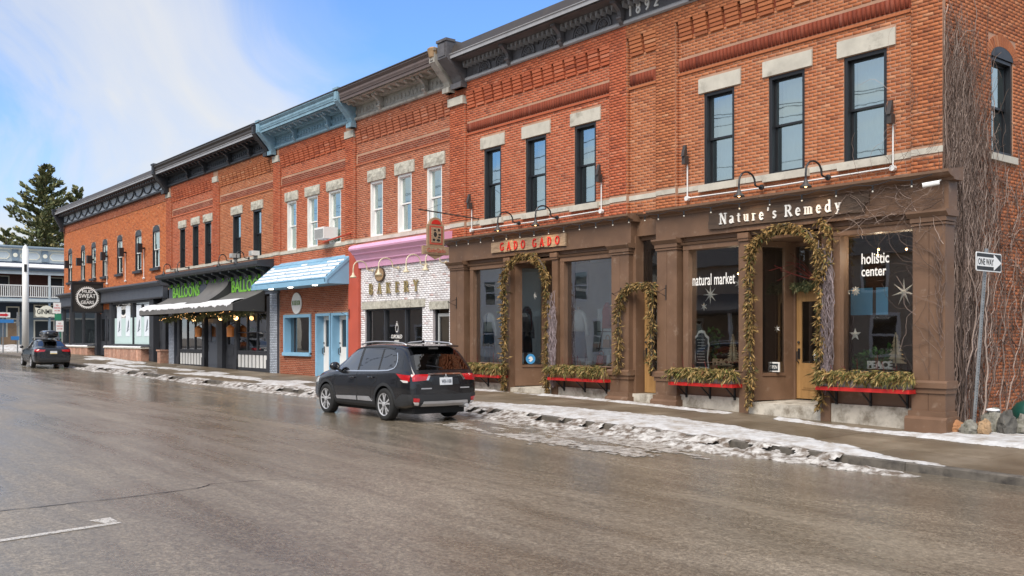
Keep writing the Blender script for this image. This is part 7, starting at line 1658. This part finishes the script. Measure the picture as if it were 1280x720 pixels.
for k in range(-5, 8):
    y = 19.59+2.51*k
    b_ = gb(gx+.35, gx+.55, y-.26, y+.26, 8.85, 9.9, 'cornice_bracket', 'gin_blue', co_)
    m = MB(); m.lathe([(.01, 0), (.2, .02), (.2, .05)], (gx+.6, y, 9.38), 10, Matrix.Rotation(-pi/2, 3, 'Y')); m.obj('boss', 'gin_cream', co_)
    a, c = y+.42, y+2.51-.42; zt, zb_, o = 9.72, 9.0, .25
    oct_ = lambda q: [(a+q, zb_+o+q*.4), (a+o+q*.4, zb_+q), (c-o-q*.4, zb_+q), (c-q, zb_+o+q*.4), (c-q, zt-o-q*.4), (c-o-q*.4, zt-q), (a+o+q*.4, zt-q), (a+q, zt-o-q*.4)]
    MB().ext([(gx+.35, u, z) for u, z in oct_(0)], (.06, 0, 0)).obj('panel_frame', 'gin_cream', co_); MB().ext([(gx+.41, u, z) for u, z in oct_(.09)], (.01, 0, 0)).obj('panel', 'gin_pale', co_)
bal = gb(gx, -95.8, 4, 42, 5.02, 5.42, 'balcony_floor', 'gin_blue'); gb(-95.8, -95.72, 4, 42, 5.1, 5.34, 'balcony_fascia', 'gin_pale', bal)
gb(-95.95, -95.85, 4, 42, 6.5, 6.6, 'top_rail', 'pole_white', bal); gb(-95.95, -95.85, 4, 42, 5.5, 5.58, 'bottom_rail', 'pole_white', bal)
m = MB(); y = 4
while y < 42: m.box(-95.93, -95.87, y, y+.07, 5.58, 6.5); y += .17
m.obj('balusters', 'pole_white', bal, 'stuff')
for y in (8, 12.7, 17.4, 22.1, 26.8, 31.5): gb(-96.0, -95.8, y-.09, y+.09, 5.42, 7.6, 'balcony_post', 'gin_pale', bal); gb(-96.0, -95.8, y-.09, y+.09, .6, 5.02, 'post', 'gin_blue', bal)
m = MB(); m.ext([(-95.5, 4, 8.1), (gx, 4, 8.62), (gx, 4, 8.3), (-95.5, 4, 7.98)], (0, 38, 0)); rf = m.obj('porch_roof', 'gin_navy', G_); gb(-95.95, -95.75, 4, 42, 7.55, 7.85, 'beam', 'gin_pale', rf); gb(-95.9, -95.6, 4, 42, 7.86, 7.98, 'gutter', 'gin_blue', rf)
m = MB(); m.ext([(-95.52, 4, 8.11), (-95.45, 4, 8.2), (gx, 4, 8.76), (gx, 4, 8.63)], (0, 38, 0)); tag(m.obj('porch_snow', 'fresh_snow'), 'smooth snow covering the long porch roof of the balcony building', 'snow', None, 'stuff')
for y in (9.5, 14, 18.6, 23.2, 28): 
    w = gb(gx, gx+.06, y-.6, y+.6, 5.5, 7.5, 'balcony_window', 'gin_cream'); gb(gx+.06, gx+.08, y-.5, y+.5, 5.6, 7.4, 'pane', 'black_frame', w); gb(gx+.08, gx+.1, y-.5, y+.5, 6.5, 6.56, 'sash_bar', 'gin_cream', w)
for y0, y1, z0, z1, nm in ((16.4, 18.0, 1.2, 3.7, 'shop_window'), (16.3, 18.1, 3.9, 4.9, 'transom'), (18.9, 20.0, .6, 3.3, 'door'), (18.9, 20.0, 3.5, 4.7, 'transom'), (21.2, 23.0, 1.0, 3.5, 'shop_window'), (21.2, 23.0, 3.7, 4.9, 'transom'), (23.6, 25.5, 1.0, 3.5, 'shop_window'), (12.8, 15.6, 1.2, 3.7, 'shop_window'), (9, 12, 1.2, 3.7, 'shop_window')):
    w = gb(gx+.12, gx+.2, y0, y1, z0, z1, nm, 'gin_cream'); gb(gx+.2, gx+.22, y0+.12, y1-.12, z0+.12, z1-.12, 'pane', 'chalk_slate' if nm != 'door' else 'gin_wood', w)
gb(gx+.12, gx+.3, 18.5, 19.6, .5, 1.9, 'wood_panel', 'gin_wood')
gs_ = thing('hanging_sign', 'cream scalloped sign with black letters below the balcony far left', 'sign', (-95.7, 21.8, 4.2)); c_ = 21.82
out = [(-.95, -.35), (-.8, -.47), (-.4, -.42), (0, -.52), (.4, -.42), (.8, -.47), (.95, -.35), (.9, 0), (.98, .2), (.8, .32), (.55, .3), (.3, .5), (0, .58), (-.3, .5), (-.55, .3), (-.8, .36), (-.97, .4), (-.9, 0)]
MB().ext([(-95.74, c_+u, 4.2+z) for u, z in out], (.06, 0, 0)).obj('board', 'gin_cream', gs_); m = MB(); place_text(m, 'GINMILL', ('s', -95.68), c_, 3.98, 1.6, .46, .0, .02, center=True); m.obj('lettering', 'letter_black', gs_)
MB().tube([(-95.72, c_-.7, 4.5), (-95.72, c_-.7, 5.05)], .02, 4).obj('hanger', 'black_metal', gs_); MB().tube([(-95.72, c_+.7, 4.5), (-95.72, c_+.7, 5.05)], .02, 4).obj('hanger', 'black_metal', gs_)
pp = thing('utility_pole', 'white pole standing before the balcony building at the far left', 'pole', (-88, 18.4, 0)); m = MB(); m.tube([(-88, 18.45, .5), (-88, 18.45, 9.2)], [.27, .24], 12); m.obj('shaft', 'pole_white', pp, smooth=True); m = MB(); m.lathe([(.24, 0), (.15, .2), (.02, .35)], (-88, 18.45, 9.2), 12); m.obj('cap', 'pole_white', pp); B(-87.8, -87.72, 18.3, 18.5, 7.3, 7.9).obj('meter_box', 'black_metal', pp)
np_ = thing('street_sign', 'leaning post with two red lettered parking plates beside the far sedan', 'sign', (-60.6, 14.5, .4))
MB().tube([(-60.6, 14.75, .4), (-60.6, 14.35, 3.85)], .03, 5).obj('post', 'sign_green', np_)
for z, dy, nm in ((3.55, 0, 0), (2.5, .14, 0)):
    p = B(-60.57, -60.55, 14.17+dy, 14.58+dy, z-.32, z+.3).obj('plate', 'sign_white', np_); m = MB(); q = ('s', -60.549)
    [place_text(MB(), tx, q, 14.375+dy, z+dz, w_, h_, 0, .01, .002, True).obj('lettering', 'sign_red', p) for tx, dz, w_, h_ in (('NO', .1, .14, .1), ('PARKING', -.05, .34, .1), ('ANYTIME', -.2, .3, .08))]
B(-60.57, -60.55, 14.24, 14.6, 2.84, 3.2).obj('plate', 'sign_green', np_)
ss = thing('street_sign', 'post with a red and white arrow plate over a blue plate at the far left', 'sign', (-86, 16.4, .5)); MB().tube([(-86, 16.4, .6), (-86, 16.4, 3.9)], .05, 5).obj('post', 'galvanised', ss)
B(-85.95, -85.92, 15.95, 16.9, 3.45, 3.85).obj('arrow_plate', 'sign_white', ss); m = MB(); m.ext([(-85.915, u, z) for u, z in ((16.0, 3.56), (16.55, 3.56), (16.55, 3.5), (16.8, 3.65), (16.55, 3.8), (16.55, 3.74), (16.0, 3.74))], (.005, 0, 0)); m.obj('arrow', 'sign_red', ss)
B(-85.95, -85.92, 16.0, 17.15, 3.02, 3.3).obj('name_plate', 'sign_blue', ss)
ss = thing('street_sign', 'bare signpost with a small blue plate left of the white pole', 'sign', (-86, 17.45, .5)); MB().tube([(-86, 17.45, .5), (-86, 17.45, 3.9)], .055, 5).obj('post', 'galvanised', ss); B(-85.93, -85.9, 16.95, 17.55, 1.65, 1.95).obj('plate', 'sign_blue', ss); B(-85.95, -85.92, 17.35, 17.55, 2.8, 3.6).obj('plate', 'galvanised', ss)
# ------------------------------------------------------------------ conifers beyond
def conifer(lbl, x, y, zb, h, rad0, n, seed, white=True):
    random.seed(seed); t = thing('conifer_tree', lbl, 'tree', (x, y, zb), 'conifers behind the balcony building')
    MB().tube([(x, y, zb), (x+.2, y+.1, zb+h*.5), (x, y, zb+h*.97)], [h*.018, h*.011, .04], 8).obj('trunk', 'bark', t)
    lm = MB(); lf = MB()
    for i in range(n):
        f = (i+.5)/n; z = zb+h*(.14+.84*f); a = i*2.4+R(-.5, .5); prof = math.sin(pi*min(1, (1-f)*.62+.02))*(1.15-.25*f)
        L_ = rad0*max(.1, prof)*R(.55, 1.15); up = R(.05, .30)+.35*f; d = Vector((cos(a), sin(a), up)); P = [Vector((x, y, z))]
        for k in range(1, 6): q = P[0]+d*L_*k/5; q.z += -.12*L_*(k/5)**2+.16*L_*(k/5)**4; P.append(q)
        lm.tube(P, [.09*(1-.17*k)*h/24 for k in range(6)], 4, False)
        for j in range(int(90+150*L_/rad0)):
            s = R(.18, 1.04); k = min(4, int(s*5)); p = P[k].lerp(P[k+1], min(1., s*5-k)); sd_ = Vector((-d.y, d.x, 0)).normalized(); wv = L_*.30*(1-.55*abs(s-.55))
            p = p+sd_*R(-1, 1)*wv+Vector((0, 0, R(-.12, .32)*h/24))
            u = (d.normalized()*R(.4, 1)+sd_*R(-.7, .7)+Vector((0, 0, R(-.1, .55)))).normalized(); v = u.cross(Vector((R(-1, 1), R(-1, 1), R(-1, 1)))).normalized(); l2 = R(.3, .8)*h/24
            lf.add([p, p+u*l2*.5+v*l2*.26, p+u*l2, p+u*l2*.5-v*l2*.26], [(0, 1, 2, 3)])
    lm.obj('limb', 'bark', t, 'stuff', fix=False); lf.obj('crown', 'pine_leaf', t, 'stuff', fix=False)
conifer('tall irregular pine rising behind the balcony building', -150, 34.0, 1, 25.6, 6.6, 78, 1)
conifer('slimmer pine just right of the tall irregular pine', -152, 39.0, 1, 23.2, 4.6, 60, 2)
conifer('pine top showing above the dark cornice end', -150, 41.5, 1, 20.0, 3.6, 46, 6)
conifer('lower pine left of the tall irregular pine', -140, 24.8, 1, 14.2, 4.2, 46, 3)
conifer('low pine directly above the left end of the balcony building', -146, 28.2, 1, 15.8, 4.0, 46, 4)
conifer('low pine between the two tall pines', -138, 34.6, 1, 14.8, 4.0, 46, 5)
# ------------------------------------------------------------------ other side of the street: seen only in the shop glass
def house(lbl, x0, x1, y0, eave, ridge, mat, wins, porch=None, gable=True):
    t = thing('clapboard_house', lbl, 'house', ((x0+x1)/2, y0, 0)); zb = rz((x0+x1)/2)-.4; d = 8
    B(x0, x1, y0-d, y0-.02, zb, eave).obj('wall', mat, t); m = MB(); z = zb+.4
    cx = (x0+x1)/2
    while z < ridge-.2:
        hw = (x1-x0)/2*(1 if z < eave else max(.05, (ridge-z)/(ridge-eave))) if gable else (x1-x0)/2
        if z >= eave and not gable: break
        m.profx([(y0-.02, z), (y0+.022, z), (y0+.004, z+.15), (y0-.02, z+.15)], cx-hw, cx+hw); z += .155
    m.obj('siding', mat, t, 'stuff')
    rf = MB(); o = .35
    if gable:
        rf.ext([(x0-o, y0+o, eave-.2), (cx, y0+o, ridge+.15), (x1+o, y0+o, eave-.2), (x1+o, y0+o, eave-.02), (cx, y0+o, ridge+.4), (x0-o, y0+o, eave-.02)], (0, -d-o*2, 0)); MB().ext([(x0, y0-.03, eave), (x1, y0-.03, eave), (cx, y0-.03, ridge)], (0, -d, 0)).obj('gable', mat, t)
    else: rf.ext([(x0-o, y0+o, eave-.1), (x0-o, y0-d/2, ridge), (x0-o, y0-d-o, eave-.1)], (x1-x0+2*o, 0, 0))
    rf.obj('roof', 'roof_shingle', t)
    for a, b, c, e in wins:
        w = MB().box(a-.14, b+.14, y0, y0+.07, c-.14, c).box(a-.14, b+.14, y0, y0+.07, e, e+.16).box(a-.14, a, y0, y0+.06, c, e).box(b, b+.14, y0, y0+.06, c, e).box(a, b, y0, y0+.05, (c+e)/2-.04, (c+e)/2+.04).obj('window', 'white_frame', t); B(a, b, y0+.02, y0+.04, c, e).obj('pane', 'car_glass', w)
    if porch:
        p0, p1, pz = porch; m = MB(); m.ext([(p0, y0+2.6, pz), (p0, y0, pz+1.0), (p0, y0, pz-.2), (p0, y0+2.6, pz-.15)], (p1-p0, 0, 0)); m.obj('porch_roof', 'roof_shingle', t)
        for k in range(4): q = p0+.2+(p1-p0-.4)*k/3; B(q-.08, q+.08, y0+2.3, y0+2.46, zb, pz-.1).obj('porch_post', 'white_frame', t)
    return t
house('grey clapboard house with white windows reflected in the bright shop windows', -61, -43.5, -8, 6.6, 10.4, 'siding_grey', [(-58.6, -57.4, 1.2, 3.0), (-55, -53.8, 1.2, 3.0), (-58.4, -57.2, 4.3, 6.0), (-48.4, -47.2, 4.4, 6.2), (-46.6, -45.8, .9, 2.9), (-52.8, -51.8, 4.4, 6.0)])
house('brown clapboard house with a porch reflected in the chalkboard window', -40.5, -21, -8, 6.0, 9.6, 'siding_brown', [(-38.5, -37.4, 1.0, 2.8), (-29.5, -28.2, 1.0, 2.9), (-26.5, -25.2, 1.0, 2.9), (-34.5, -33.4, 4.2, 5.8), (-27, -25.8, 4.2, 5.8)], (-39, -30.5, 3.3), False)
house('low brown house reflected in the far shop windows', -92, -66, -9, 4.6, 7.4, 'siding_brown', [(-88, -86, 1, 2.8), (-82, -80, 1, 2.8), (-75, -73, 1, 2.8), (-70, -68.5, 1, 2.8)], None, False)
house('grey house across the street opposite the bakery', -118, -96, -9, 5.6, 9.0, 'siding_grey', [(-112, -110.5, 1, 3), (-104, -102.5, 1, 3)], None, True)
up = thing('utility_pole', 'wooden pole with sagging wires reflected in the upper windows', 'pole', (-41.5, -5.5, 0)); MB().tube([(-41.5, -5.5, -.4), (-41.5, -5.5, 14.6)], [.17, .11], 8).obj('shaft', 'bark', up); B(-41.6, -41.4, -6.6, -4.4, 13.9, 14.05).obj('crossarm', 'bark', up)
m = MB()
for dy, z in ((-1, 14.1), (0, 14.5), (1, 14.1), (0, 11.6)):
    for a, b in ((-90, -41.5), (-41.5, 8)): m.tube([(a+(b-a)*i/16, -5.5+dy, z-1.1*4*(i/16)*(1-i/16)) for i in range(17)], .02, 4, False)
m.obj('wires', 'black_metal', up, 'stuff')
